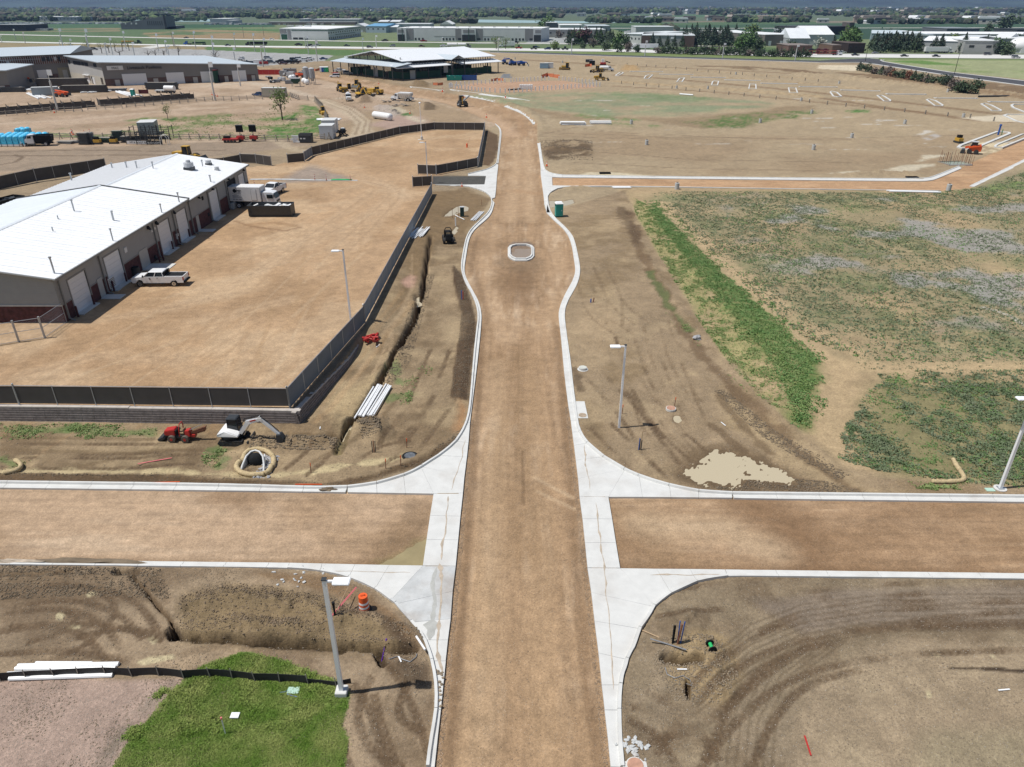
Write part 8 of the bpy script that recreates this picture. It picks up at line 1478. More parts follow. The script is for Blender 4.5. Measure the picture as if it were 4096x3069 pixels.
for k in rg(34):x=8+k*1.55;fbx('stud',x,x+.12,3.9,4.1,2.9,7.4,ST);fbx('stud',x,x+.12,47.9,48.1,2.9,7.4,ST)
for k in rg(25):y=5+k*1.75;fbx('stud',59.9,60.1,y,y+.12,2.9,7.6,ST)
fbx('loading_panel',6.8,6.86,24.5,28,0,3.8,mk.lgrey);fbx('loading_panel',10,13,3.78,3.85,0,3.6,mk.lgrey);fbx('hanging_panel',29.5,32,3.7,3.78,1.6,4.6,mk.lgrey);fbx('inner_shade',12,56,10,42,5.8,6.0,mat('interior_shade_black',(.03,.03,.03),.9))  # last sheet: near-black colour standing in for shade under the roof
for (x0,y0,x1,y1,z0,z1,m,n_)in ((-.8,-.8,8,53,5.75,7.0,'a','x'),):
 hX([(-.8,-.8,5.6),(8,-.8,6.8),(8,53,6.8),(-.8,53,5.6),(-.8,-.8,5.8),(8,-.8,7.),(8,53,7.),(-.8,53,5.8)]).B('canopy_roof',BLUR,fb)
WRF=mat('bright_metal_roof',(.8,.82,.83),.4,var=.03)
for x0,x1 in ((-.6,31.5),(36.5,63)):hX([(x0,-.9,5.0),(x1,-.9,5.0),(x1,6,6.1),(x0+(1 if x0<0 else 0),6,6.1),(x0,-.9,5.2),(x1,-.9,5.2),(x1,6,6.3),(x0+(1 if x0<0 else 0),6,6.3)]).B('canopy_roof',WRF,fb)
for s in (0,1):
 y0,y1=((3.,26.5)if s==0 else (50.,26.5));q=[(5.5,y0,7.6),(62,y0,7.6),(62,y1,11.),(5.5,y1,11.)]
 for k in rg(8):
  xa=5.5+56.5*k/8;xb=5.5+56.5*(k+1)/8-.04;hX([(xa,y0,7.4),(xb,y0,7.4),(xb,y1,10.8),(xa,y1,10.8),(xa,y0,7.6),(xb,y0,7.6),(xb,y1,11.),(xa,y1,11.)]if s==0 else [(xa,y1,10.8),(xb,y1,10.8),(xb,y0,7.4),(xa,y0,7.4),(xa,y1,11.),(xb,y1,11.),(xb,y0,7.6),(xa,y0,7.6)]).B('roof_sheet',WRF,fb)
for s in (-1,1):hX([(34+s*4.2,-2,7.3),(34,-2,9.0),(34,16,9.0),(34+s*4.2,16,7.3),(34+s*4.2,-2,7.5),(34,-2,9.2),(34,16,9.2),(34+s*4.2,16,7.5)]).B('entrance_roof',BLUR,fb)
for x in (30.2,37.8):fbx('entrance_post',x-.2,x+.2,-1.7,-1.3,0,7.4,ST)
for k in rg(6):tU([(30+k*1.4,-1.6,7.3),(34,-1.6,7.3+(1.6*(1-abs(k-2.5)/3)))],.08,5).B('truss_web',ST,fb)
for k in rg(10):tU([(8+k*.0,5+k*4.4,7.5),(8,7+k*4.4,8.0+3*(1-abs(7+k*4.4-26.5)/22))],.1,5).B('truss_web',ST,fb)
# HIGHWAY AND ROADS
def strip(name,pts,z_,m,kind='structure'):
 Pp=P(pts)if isinstance(pts,str)else pts;o=MB().add([(x,y,z_)for x,y in Pp],[tuple(rg(len(Pp)))]).build(name,m);o['kind']=kind;return o
HWM=mat('pale_highway',(.62,.61,.58),.8,var=.08,scale=.05,stretch=(1,8,1));ASM=mat('new_asphalt',(.06,.06,.065),.8,var=.2,scale=.3);RDM=mat('pale_road',(.55,.54,.50),.85,var=.08,scale=.05)
strip('highway','-1500,160 0,166 820,182 1640,190.5 2460,198 3276,217 5600,228 5600,246 3276,230 2460,208 1960,203 1640,199 820,187 0,170 -1500,163',.12,HWM)
strip('highway_shoulder','2460,196.5 3276,215 5600,226 5600,228 3276,217 2460,198',.14,mat('shoulder',(.3,.3,.29),.9,var=.1))
strip('frontage_road','-1500,130 0,137 820,155 1640,168.5 2460,176 3000,188 3000,190 2460,179 1640,171 820,158 0,140 -1500,133',.12,RDM);strip('far_road','2250,113 3000,113.2 5600,107 5600,108.5 3000,114.6 2250,114.5',.15,RDM);strip('far_track','2780,119 2980,130 2976,131 2776,120',.15,RDM)
strip('access_road','560,190 640,182 700,184 640,190 600,196',.13,RDM)
strip('asphalt_road','1960,206 2100,209 2460,221 3276,244 3400,237 3480,235 3518,238 3530,247 3620,262 3800,290 4096,325 5600,500 5600,545 4096,343 3800,303 3500,257 3440,250 3276,250 2460,226 2100,214 1960,210',.10,ASM)
def kerbline(pts,w,label,h=.2,name='road_kerb'):
 Pp=P(pts);o0=Pp[0];t=em(name,(o0[0],o0[1],0),0);t['kind']='structure'
 for a,b in zip(Pp[:-1],Pp[1:]):L_=hypot(b[0]-a[0],b[1]-a[1]);cB(((a[0]+b[0])/2-o0[0],(a[1]+b[1])/2-o0[1],.1),(L_,w,h),atan2(b[1]-a[1],b[0]-a[0])).B('kerb_length',CM,t)
kerbline('1960,211 2100,215 2460,227 3276,251 3440,251 3500,258 3800,304 4096,344 5600,546',1.2,'');kerbline('3530,247 3620,262 3800,290 4096,324.5 5000,420',1.2,'');kerbline('3200,240 3276,240.5 3400,236 3480,234 3516,236',.9,'');kerbline('3535,246 3523,243 3527,240 3540,241',1,'')
strip('lake','-300,72 620,79 820,81 820,88 700,88 500,84 0,80 -300,80',.2,mat('pale_lake',(.38,.52,.50),.3,var=.05,scale=.01));strip('lake','1640,80 1850,78 2100,82 2300,86 2600,84 2600,90 2400,94 2150,93 1850,90 1640,86',.2,mat('pale_lake',(.38,.5,.5),.3));strip('lake','820,78 865,78 870,86 820,88',.2,mat('pale_lake',(.38,.5,.5),.3))
# VEHICLES ON THE HIGHWAY AND IN THE LOT
cars={}
def car_copy(kind,c,x,y,rz,label,grp='vehicles on the highway'):
 key=(kind,c)
 if key not in cars:
  t={'suv':lambda:suv_mk(c),'sedan':lambda:suv_mk(c,4.7,1.45,True),'pickup':lambda:pickup_mk(c,5.8)}[kind]();cars[key]=t;t.location=gp(x,y,.12);t.rotation_euler=(0,0,rz);t['label']=label
 else:t=dup(cars[key],gp(x,y,.12),rz,label)
 t['group']=grp;t.scale=(1.05,)*3;return t
for k,c,x,y,rz,l in (('suv','black',378,201,0,'black SUV parked alone at the left end of the grey lot'),('sedan','black',745,154,PI,'small dark car on the far frontage road'),('sedan','black',912,185,0,'dark car left of the black dump trailer on the highway'),('sedan','white',1088,160,0,'white car on the frontage road left of the first warehouse'),('pickup','black',1195,184,0,'black pickup on the highway below the first warehouse'),('pickup','black',1240,188,PI,'black pickup beside the white car on the highway'),('sedan','white',1256,189,0,'white car next to the black pickup on the highway'),('sedan','silver',1272,184,0,'silver car behind the white car on the highway'),('sedan','black',1388,186,0,'black car on the highway right of the first warehouse'),('suv','grey',1480,193,0,'dark grey SUV on the highway above the frame building'),('pickup','black',1540,167,PI,'black pickup on the frontage road before the second warehouse'),('suv','silver',1570,188,PI,'silver SUV near the left edge of the second warehouse'),('sedan','maroon',1687,188,0,'maroon car on the highway left of the tanker'),('pickup','red',1695,169,0,'red pickup on the frontage road before the second warehouse'),('pickup','white',1775,190,0,'white pickup just behind the tanker'),('pickup','black',2062,175,PI,'black pickup on the frontage road at the right end of the second warehouse'),('sedan','blue',2146,192,0,'dark blue car on the highway right of the white box truck'),('suv','blue',2190,200,PI,'dark blue SUV near the trailer on the highway'),('sedan','white',2313,177,0,'white car on the side street by the dark trees'),('pickup','silver',2668,204,PI,'silver pickup on the highway right of the white semi truck'),('pickup','maroon',2830,203,PI,'maroon pickup on the highway before the grass bank'),('pickup','white',2892,213,PI,'white pickup on the highway by the bushes'),('sedan','black',3040,205,0,'black car on the highway before the grey warehouse'),('sedan','silver',3085,215,0,'silver car on the highway near the pale sign'),('suv','maroon',3190,212,PI,'maroon car near the car carrier'),('sedan','black',3421,224,0,'black car with an orange sign below on the highway'),('sedan','black',3617,228,0,'black sedan in the middle of the highway, right side'),('sedan','black',3744,229,0,'black sedan on the highway, below the white trailer'),('suv','silver',4062,234,0,'silver SUV on the highway near the right edge'),('suv','grey',3950,222,0,'grey vehicle on the shoulder of the highway at the right'),('sedan','white',3370,213,0,'white car parked before the dark brown building'),('pickup','lblue',3385,210,0,'blue pickup parked before the dark brown building'),('sedan','silver',3500,216,.3,'silver car parked under the big dark trees')):
 car_copy(k,c,x,y,rz,l)
lot=[('pickup','white',967,242,-PI/2,'white pickup facing the camera at the left of the grey lot'),('pickup','black',984,258,0,'black pickup at the left of the car group in the lot'),('suv','black',1010,260,0,'black SUV beside the black pickup at the left of the car group'),('suv','silver',1073,238,0,'silver SUV at the back of the car group'),('sedan','grey',1057,250,0,'grey car in front of the silver SUV'),('suv','grey',1086,255,0,'grey SUV in the middle of the lot group'),('pickup','black',1125,253,PI,'black pickup with a rack, middle of the group'),('sedan','maroon',1132,259,0,'dark red car at the front edge of the lot'),('suv','black',1176,244,0,'large black SUV at the back right of the group'),('pickup','black',1160,256,0,'black pickup in the front row, right'),('pickup','black',1180,256,PI,'second black pickup in the front row, rightmost black one'),('suv','white',1198,240,0,'white SUV behind the white pickups'),('pickup','white',1217,248,PI,'white pickup in front, left of the pair'),('pickup','white',1236,244,PI,'white pickup in front, right of the pair'),('sedan','blue',1295,240,0,'dark blue car alone at the right end of the lot'),('sedan','black',835,258,0,'dark car at the lower left of the lot near the trailers')]
for k,c,x,y,rz,l in lot:car_copy(k,c,x,y,rz,l,'cars parked in the grey lot')
t=em('cargo_trailer',gp(1032,261),0,'small white cargo trailer in the grey lot','trailer');bX(-2.,2.,-1,1,.4,2.8).B('box',mk.white,t);bX(2.,3.,-.1,.1,.45,.55).B('drawbar',mk.dark,t)
t=em('barrel_trailer',gp(1056,262),0,'trailer loaded with red barrels in the grey lot','trailer');bX(-2.6,2.6,-1,1,.5,.7).B('deck',mk.dark,t);[cY((-2.2+k*.62,0,.7),(-2.2+k*.62,0,2.0),.3,n=8).B('barrel',mk.red,t)for k in rg(8)]
for kind,cab_,tr,x,y,rz,L_,l in (('dump','black','black',1032,183,PI,15.,'black dump trailer truck on the highway at the left'),('flat','lblue','green',787,180,PI,16,'blue truck pulling a flatbed of green crates'),('tank','grey','white',1830,191,0,16.,'long silver double tanker on the highway'),('box','white','white',2580,199,PI,19.,'white semi truck and trailer on the highway before the grass bank'),('carrier','white','red',3290,222,0,20.,'car carrier loaded with dark cars on the highway'),('flat','dgreen','yellow',520,175,0,15,'low-loader carrying a yellow machine on the highway at the left'),('box','white','white',2035,189,PI,10,'white box truck on the highway right of the tanker')):
 V(semi_mk,x,y,rz,l,kind,cab_,tr,L_,group='trucks on the highway')
V(semi_mk,3745,213,0,'white trailer parked among trees in front of the white-roofed warehouse','box','white','white',17,group='trucks on the highway')
for i,(x,y)in enumerate(((2075,196),(2135,199),(2225,200),(2260,201))):
 t=em('farm_machine',gp(x,y),PI if i%2 else 0,['red farm machine on a trailer on the highway','dark tractor on the highway','dark vehicle behind the tractor','long dark trailer at the end of the machinery convoy'][i],'machine');bX(-2.6,2.6,-1,1,.6,1.3).B('deck',mk.dark if i else mk.red,t);bX(-.8,.8,-.8,.8,1.3,2.6).B('cab',mk.glass,t);[cY((xx,s-.2,.6),(xx,s+.2,.6),.6,n=10).B('wheel',mk.rubber,t)for xx in (-1.5,1.5)for s in (-1,1)]
def ppole_mk(h=10.,two=False):
 t=em('lamp_post',(0,0,0),0,None,'lamp post');cY((0,0,0),(0,0,h),.16,.1,n=6).B('pole',mk.pole,t);bX(-1.3 if two else -.1,1.3,-.15,.15,h-.05,h+.1).B('lamp_head',mk.pole,t);cY((0,0,0),(0,0,.8),.3,n=8).B('base',CM,t);return t
sp=[]
for i,(x,y,ty)in enumerate(((64,160,120),(102,175,133),(245,200,165),(257,205,122),(292,215,161),(362,217,125),(352,190,143),(428,222,176),(452,221,158),(505,196,131),(540,230,174),(635,205,141),(678,232,187),(668,215,167),(700,190,133),(784,196,131),(857,222,150),(860,248,178),(942,190,137),(942,255,196),(1020,206,140),(1062,229,160),(1053,268,189),(1235,217,150),(1224,193,153),(1270,247,170),(1453,207,157),(1506,192,146),(1769,171,151),(1993,210,157),(2286,216,160),(2579,225,168),(2890,233,178),(3180,243,185),(231,441,295),(860,402,262),(962,345,266),(8,170,145))):
 b=gp(x,y);lo,hi=1,18
 for _ in rg(20):
  m_=(lo+hi)/2;d=b.y*cos(PT)+(H-m_)*sin(PT);uu=b.y*sin(PT)-(H-m_)*cos(PT)
  if CY-FP*uu/d>ty:lo=m_
  else:hi=m_
 sp.append((b,lo,x))
zn=['at the left edge of the picture','above the torn pavilion','above the pavilion roof','behind the cream modular building','in the grey car park','by the first warehouse','above the frame building','by the white posts field','beside the asphalt road, left','beside the asphalt road, right']
t0=ppole_mk(1.);used={}
for i,(b,h,x)in enumerate(sp):
 t=t0 if i==0 else dup(t0,b);t.location=b;t.scale=(1 if h<12 else 1.2,1 if h<12 else 1.2,h);t['group']='white lamp posts of the lots and roads';l=['far left','left'][i%2]
 t['label']=('white tall lamp post, %s counted from the left, %s'%(ORD[sorted(rg(len(sp)),key=lambda q:sp[q][2]).index(i)]if i<40 else '',zn[min(9,int(x/330))]))
for x,y,ty,l in ((3461,245,212,'black lamp post at the end of the asphalt road loop'),(3817,298,228,'tall black lamp post leaning over the asphalt road at the right')):
 t=em('lamp_post',gp(x,y),0,l,'lamp post');cY((0,0,0),(0,0,9.5),.16,.1,n=6).B('pole',mk.black,t);bX(-.2,1.6,-.15,.15,9.4,9.55).B('lamp_head',mk.black,t)
for x,y,n_ in ((976,152,'utility pole left of the first warehouse'),(1056,146,'utility pole right next to the brown field'),(1289,158,'pole in front of the first warehouse wall'),(695,186,'pole beside the access road'),(1917,166,'flagpole-like pole before the second warehouse')):
 t=em('utility_pole',gp(x,y),0,n_,'pole');cY((0,0,0),(0,0,10),.25,.18,n=5).B('pole',mk.greywood,t);bX(-1,1,-.1,.1,9.2,9.4).B('crossarm',mk.greywood,t)
# WAREHOUSES
WW=wallm('d9dcdc');GG=mat('warehouse_grey',(.23,.23,.235),.8,var=.05,scale=.1)
def G(x,y):return A2(x,y)
t=bld('warehouse',[(-219,758),(-171.5,748),(-160,850),(-214,862)],[9.6,9.2,9.2,9.6],WW,'white warehouse with a dark glazed left corner and green stripe',over=.3)
ow(t,(-219,758),(-171.5,748),[(.25,1.)],'green_stripe',mk.green,8.0,8.6,.1,.1);ow(t,(-219,758),(-171.5,748),[(0,.13)],'grey_panel',GG,5.8,8.8,.1,.5);ow(t,(-219,758),(-171.5,748),[(.02,.14)],'glazed_entrance',mk.green,0,4.6,.1,.4);ow(t,(-219,758),(-171.5,748),[(.16,.22)],'grey_panel',GG,0,8.6,.1,.3);ow(t,(-219,758),(-171.5,748),[(.26,.36),(.38,.47),(.50,.57)],'window',GLD,.6,2.2)
ow(t,(-171.5,748),(-160,850),[(k/15+.01,k/15+.035)for k in rg(15)],'window',GLD,5.6,6.8);ow(t,(-171.5,748),(-160,850),[(k/18+.01,k/18+.035)for k in rg(18)],'window',GLD,.8,2.6);ow(t,(-171.5,748),(-160,850),[(0,.45),(.5,1)],'green_stripe',mk.green,7.8,8.3);ow(t,(-171.5,748),(-160,850),[(.2,.8)],'green_stripe',mk.green,4.0,4.4)
for k in rg(3):bX(-12+k*-9+20,-6+k*-9+20,60,66,9.6,11).B('rooftop_unit',mk.offwhite,t)
a_=(-104.8,732.6);b_=(26.3,717.7)
t=bld('warehouse',[a_,b_,(36,775),(-98,790)],[10.6,10.6,10.4,10.4],WW,'long white warehouse with grey panels and three dark glazed entrances',over=.2)
F_=lambda x:(x-1591)/(2164-1591)
def seg(*xs):return [(F_(a),F_(b))for a,b in xs]
ow(t,a_,b_,seg((1630,1657),(1825,1850),(1908,1934),(2100,2132)),'grey_panel',GG,1.2,10.3,.1,.15);ow(t,a_,b_,seg((1592,1628),(1850,1907),(2133,2164)),'entrance_portal',WW,0,11.0,.1,1.2);ow(t,a_,b_,seg((1594,1622),(1852,1905),(2135,2163)),'dark_glazing',GLD,0,5.6,.1,1.35);ow(t,a_,b_,seg((1595,1620),(1857,1901),(2140,2163)),'grey_panel',GG,7.0,9.6,.1,1.35);ow(t,a_,b_,seg((1878,1880),(1612,1614)),'green_fin',mk.green,0,11,.1,1.5)
ow(t,a_,b_,seg((1740,1825),(1905,2017)),'dark_stripe',GG,4.0,4.3);ow(t,a_,b_,seg(*[(x,x+7)for x in (1645,1661,1675,1690,1773,1786,1799,1813,1939,1952,1966,1979,2048,2062,2076,2089,2105)]),'window',GLD,1.0,2.8);ow(t,a_,b_,seg((1835,1848),(1911,1924),(2118,2130)),'window',GLD,1.0,2.8,.1,.25)
for k in rg(11):cB((8+k*11.5,15,11.1),(2.4,2.4,1.)).B('rooftop_unit',mk.offwhite,t)
def simple(x0,x1,yb,h,dep,wc,rc,label,skew=0,gable=None,wins=0,doors=0,name='warehouse'):
 a=A2(x0,yb);b=A2(x1,yb+skew);d=Vector((b[0]-a[0],b[1]-a[1])).normalized();n=Vector((-d.y,d.x))*dep
 t=bld(name,[a,b,(b[0]+n.x,b[1]+n.y),(a[0]+n.x,a[1]+n.y)],h,wallm(wc),label,roof=rc,over=.4,gable=gable)
 if wins:ow(t,a,b,[((k+.3)/wins,(k+.6)/wins)for k in rg(wins)],'window',GLD,h*.5,h*.68)
 if doors:ow(t,a,b,[((k+.35)/doors,(k+.6)/doors)for k in rg(doors)],'overhead_door',DOORW,0,h*.45)
 return t
simple(1465,1545,131,7,45,'a9bac4','6fa6cc','pale blue metal hangar right of the first warehouse',1,(1,2.5),4);simple(1410,1462,130,6.5,40,'cdc9bd','dfe3e5','cream metal hangar with a white gable roof right of the first warehouse',0,(0,3),0,2);simple(1558,1592,131,6,30,'b9bfc2','dfe6e8','grey shed left of the long warehouse',0,(1,2));simple(1575,1720,113,5,60,'b9bfc2','c9cfd0','pale flat shed behind the long warehouse');simple(1760,1810,118,6,60,'cfcfc9','e8ecec','white pavilion roof behind the long warehouse',0,(0,4));simple(1512,1552,101,5,60,'b9b9b5','dfe3e5','small hangar far behind the blue hangar',0,(1,2));simple(1560,1600,101,5,60,'b9b9b5','dfe3e5','small hangar far behind the long warehouse, right one',0,(1,2))
simple(842,917,97,8,60,'cfd3d4','e2e6e6','low white building far left beyond the dark field');simple(905,938,99,6,40,'b9bdbd','cdd3d3','grey hangar beside the far white building');simple(1198,1222,95,7,50,'cfcfcf','e8ecec','small white far hangar at the field edge');simple(1250,1435,93,6,50,'c2c2bc','dfe3e3','long thin white shed beyond the first warehouse');simple(1075,1420,100,4,20,'8a7d74','b9bdbd','long low brown shed row beyond the first warehouse')
simple(110,178,86,8,60,'dcdcd8','ecefef','white building with grey ends far left, left half',0,None,5);simple(182,238,86,8,60,'c9cccc','ecefef','white building far left, middle part',0,None,4);simple(238,312,87,8,60,'a9b0b4','dfe3e5','grey and white building far left, right part',0,None,5)
simple(-40,106,125,7,50,'2e3438','9aa0a2','long dark glazed building at the left edge',0,None,8)
t=simple(488,668,118,3,60,'6f7276','7a7d80','grey wedge-shaped building with slit windows beyond the lots');a_,b_=A2(488,118),A2(668,118.)
ox,oy=t.location.x,t.location.y;MB().add([(0,-1,0),(b_[0]-ox,b_[1]-oy-1,0),(b_[0]-ox,b_[1]-oy-1,16),(0,-1,7),(0,30,0),(b_[0]-ox,b_[1]-oy+30,0),(b_[0]-ox,b_[1]-oy+30,16),(0,30,7)],[(0,1,2,3),(5,4,7,6),(3,2,6,7),(1,5,6,2),(4,0,3,7)]).B('wedge_wall',wallm('787b80'),t);ow(t,(a_[0],a_[1]-1),(b_[0],b_[1]-1),[(.60+k*.045,.615+k*.045)for k in rg(8)],'window',GLD,5,10);ow(t,(a_[0],a_[1]-1),(b_[0],b_[1]-1),[(.1,.13),(.23,.26),(.33,.37)],'window',mk.offwhite,6,8);ow(t,(a_[0],a_[1]-1),(b_[0],b_[1]-1),[(.98,1.02)],'dark_end',GLD,0,17,.1,1)
simple(2165,2420,150,7,50,'b3b1ab','e6e9e9','low beige warehouse with a white roof behind the dark trees',0,None,10);simple(2185,2230,118,8,40,'5d6468','eef1f1','dark and white shed far behind the beige warehouse');simple(2240,2330,122,6,60,'cdd3d6','eef1f1','white flat-roofed sheds behind the trees, left');simple(2350,2440,126,6,60,'9aa3a8','cdd6da','pale grey shed behind the trees, right')
t=simple(2565,2775,187,8,60,'b7b8b4','d3d9db','grey-walled warehouse with brown corners behind the semi truck',2);a_,b_=A2(2565,187),A2(2775,189);ow(t,a_,b_,[(0,.17),(.80,1)],'brown_corner',BRN,0,8.2,.1,.3);ow(t,a_,b_,[(.55,.62)],'pale_sign',mk.pvc,5.6,7.2,.1,.2)
simple(2478,2562,178,8,80,'d6d8d6','dfe5e7','white wing of the brown-cornered warehouse',3,None,6);simple(2540,2690,160,11,30,'c9cdcd','dfe5e7','roof level of the brown-cornered warehouse with dish units')
simple(2920,3030,172,7,70,'c9cccc','e6eaea','white workshop with a curved-looking roof among dark trees',-2,(1,2));simple(3055,3192,184,8,60,'7f7a74','e9ecec','brown-grey warehouse with a white roof edge and dark sign',-2,None,0,3);simple(3155,3235,187,6,30,'b9bcc0','e8edf0','white pointed-roof hall right of the brown warehouse',0,(1,7));simple(3215,3330,182,8,40,'d3d6d8','eef1f2','bright white barn with a steep roof at the middle right',0,(1,6));simple(3165,3262,145,5,60,'a9b0b4','dfe5e8','low white roof far behind the brown warehouse');simple(3230,3400,142,8,50,'33373a','4a4f52','long dark charcoal building beyond the barn',-4);simple(3390,3410,140,12,20,'6a625c','8a857f','small tower block at the end of the charcoal building',0,None,2)
simple(3150,3245,215,5,25,'6b5448','8a7f78','small brown brick shop at the roadside');simple(3325,3360,214,5,25,'7c6253','8a7f78','tan brick shop left of the dark brown building');simple(3388,3455,213,6,30,'3c2f2a','5a4d47','dark brown low building by the highway with a wooden fence',0,None,3);simple(3480,3600,168,7,50,'9fb0b6','c6d3d9','pale blue-grey warehouse behind the big dark trees',2,(1,2));simple(3575,3676,150,5,50,'c3cccc','dfe7ea','white-roofed shed above the dark trees');simple(3606,3730,172,6,50,'a8b6ba','cfdade','grey-blue warehouse wing right of the dark trees',2,(0,2));simple(3680,3890,206,7,70,'c9cccc','f4f6f6','white-roofed warehouse behind the parked white trailer',6,(1,2));simple(3848,3985,216,8,40,'b4b4b0','e6e9e9','grey warehouse with faint lettering at the right',2,None,2);simple(3800,3900,190,7,60,'a3a49c','cfd6d9','olive-grey warehouse with dark windows near the right edge',3,None,4);simple(3700,4260,172,7,60,'c3c9cc','f6f8f8','very long white-roofed warehouse at the right edge',4);simple(3780,3910,150,8,50,'6f7478','8f979c','dark grey shed behind the long white roof');simple(4060,4200,150,7,40,'4a4f52','3a3f42','dark shed at the far right edge');simple(3968,4030,190,7,30,'c9c4ba','e6e9e9','small cream hall with a pointed roof at the right edge',2,(1,3));simple(4000,4160,196,7,40,'9aa0a2','e6e9e9','white-roofed hall at the right edge above the trees',2);t=em('dome_tank',gp(4080,212),0,'white domed tank building at the right edge','tank');MB().ball((0,0,4),(11,8,6),amp=0,sub=2).B('dome',mk.white,t,smooth=True);cY((0,0,0),(0,0,4),8,n=18).B('wall',mk.offwhite,t)
hs_=random.Random(21)
hm=[wallm(c)for c in ('c9c4ba','8f857c','d9dad6','a89c8c','b9c1c4')];hr=[wallm(c)for c in ('e6e9ea','8a8580','a39a90','6f6a66','c9cdd0')]
def house_mk(w_,d_,h,wm,rm):
 t=em('house',(0,0,0),0,None,'house');bX(-w_/2,w_/2,-d_/2,d_/2,0,h).B('wall',wm,t);xZ([(-w_/2-.5,h),(w_/2+.5,h),(w_/2-1,h+2.2),(-w_/2+1,h+2.2)],-d_/2-.5,d_/2+.5).B('roof',rm,t);bX(-w_*.3,-w_*.15,-d_/2-.1,-d_/2,h*.4,h*.75).B('window',GLD,t);bX(w_*.15,w_*.3,-d_/2-.1,-d_/2,h*.4,h*.75).B('window',GLD,t);return t
spots=[]
for k in rg(150):
 r_=hs_.random()
 if r_<.30:x,y=hs_.uniform(3450,4080),hs_.uniform(84,97)
 elif r_<.45:x,y=hs_.uniform(2500,3200),hs_.uniform(76,92)
 elif r_<.75:x,y=hs_.uniform(200,2300),hs_.uniform(40,72)
 else:x,y=hs_.uniform(2350,4080),hs_.uniform(38,62)
 spots.append((x,y))
spots+=[(3290,92),(3200,88),(2765,56),(2812,59),(2495,63),(2625,68),(2850,35),(3660,93),(3700,93),(3870,86),(3950,97),(2455,70),(2325,66),(2180,64),(1505,50),(1240,56),(1025,48)]
pr=[house_mk(hs_.uniform(12,26),10,hs_.uniform(3.5,6),hm[i],hr[(i*2)%5])for i in rg(5)]
for i,(x,y)in enumerate(spots):
 b=A2(x,y);t=pr[i]if i<5 else dup(pr[i%5],(0,0,0));sc=hs_.uniform(.8,1.7)*(1.5 if y<60 else 1);t.location=(b[0],b[1],0);t.rotation_euler=(0,0,hs_.uniform(-.5,.5));t.scale=(sc,)*3
 t['label']='tiny far house with a %s roof among the distant trees'%['white','brown-grey','dark','tan','grey'][i%5];t['group']=['white-roofed','brown-roofed','dark-roofed','tan-roofed','grey-roofed'][i%5]+' distant houses'
b=MB();c3=[]
for k in rg(420):
 r_=hs_.random()
 if r_<.45:x,y=hs_.uniform(0,490),96+hs_.uniform(-1,1.)
 elif r_<.8:x,y=hs_.uniform(820,1340),99+hs_.uniform(-1.2,1.2)
 elif r_<.9:x,y=hs_.uniform(120,205),121+hs_.uniform(-2,2)
 else:x,y=hs_.uniform(2500,2640),131+hs_.uniform(-4,4)
 v=A2(x,y);b.cbox((v[0],v[1],1),(hs_.uniform(4,7),3,hs_.uniform(1.6,3)),hs_.uniform(-.5,.5))
tag(b.B('far_vehicles',mat('mixed_vehicle_paint',(.5,.5,.5),.4,var=.9,scale=.06)),kind='stuff')
# HILLS AND SKY EDGE
hx=np.linspace(-9000,9000,260);hy=np.array([6200,6800,7400,8000,8600,9400,10400,11600,13000]);verts=[];hz=[]
XX,YY=np.meshgrid(hx,hy);rid=vnoise(XX.ravel(),YY.ravel()*.6,1700,51,6);amp=np.interp(YY.ravel(),hy,[-4,14,60,110,170,240,330,420,480])*(.45+1.1*rid)
v=[(float(a),float(b_),float(c))for a,b_,c in zip(XX.ravel(),YY.ravel(),amp)];nx_=len(hx);f=[(j*nx_+i,j*nx_+i+1,(j+1)*nx_+i+1,(j+1)*nx_+i)for j in rg(len(hy)-1)for i in rg(nx_-1)]
hmx=mat('forested_hills',(.035,.055,.04),.95,var=.7,scale=.0016);o=MB().add(v,f).B('hills',hmx,smooth=True);st(o)
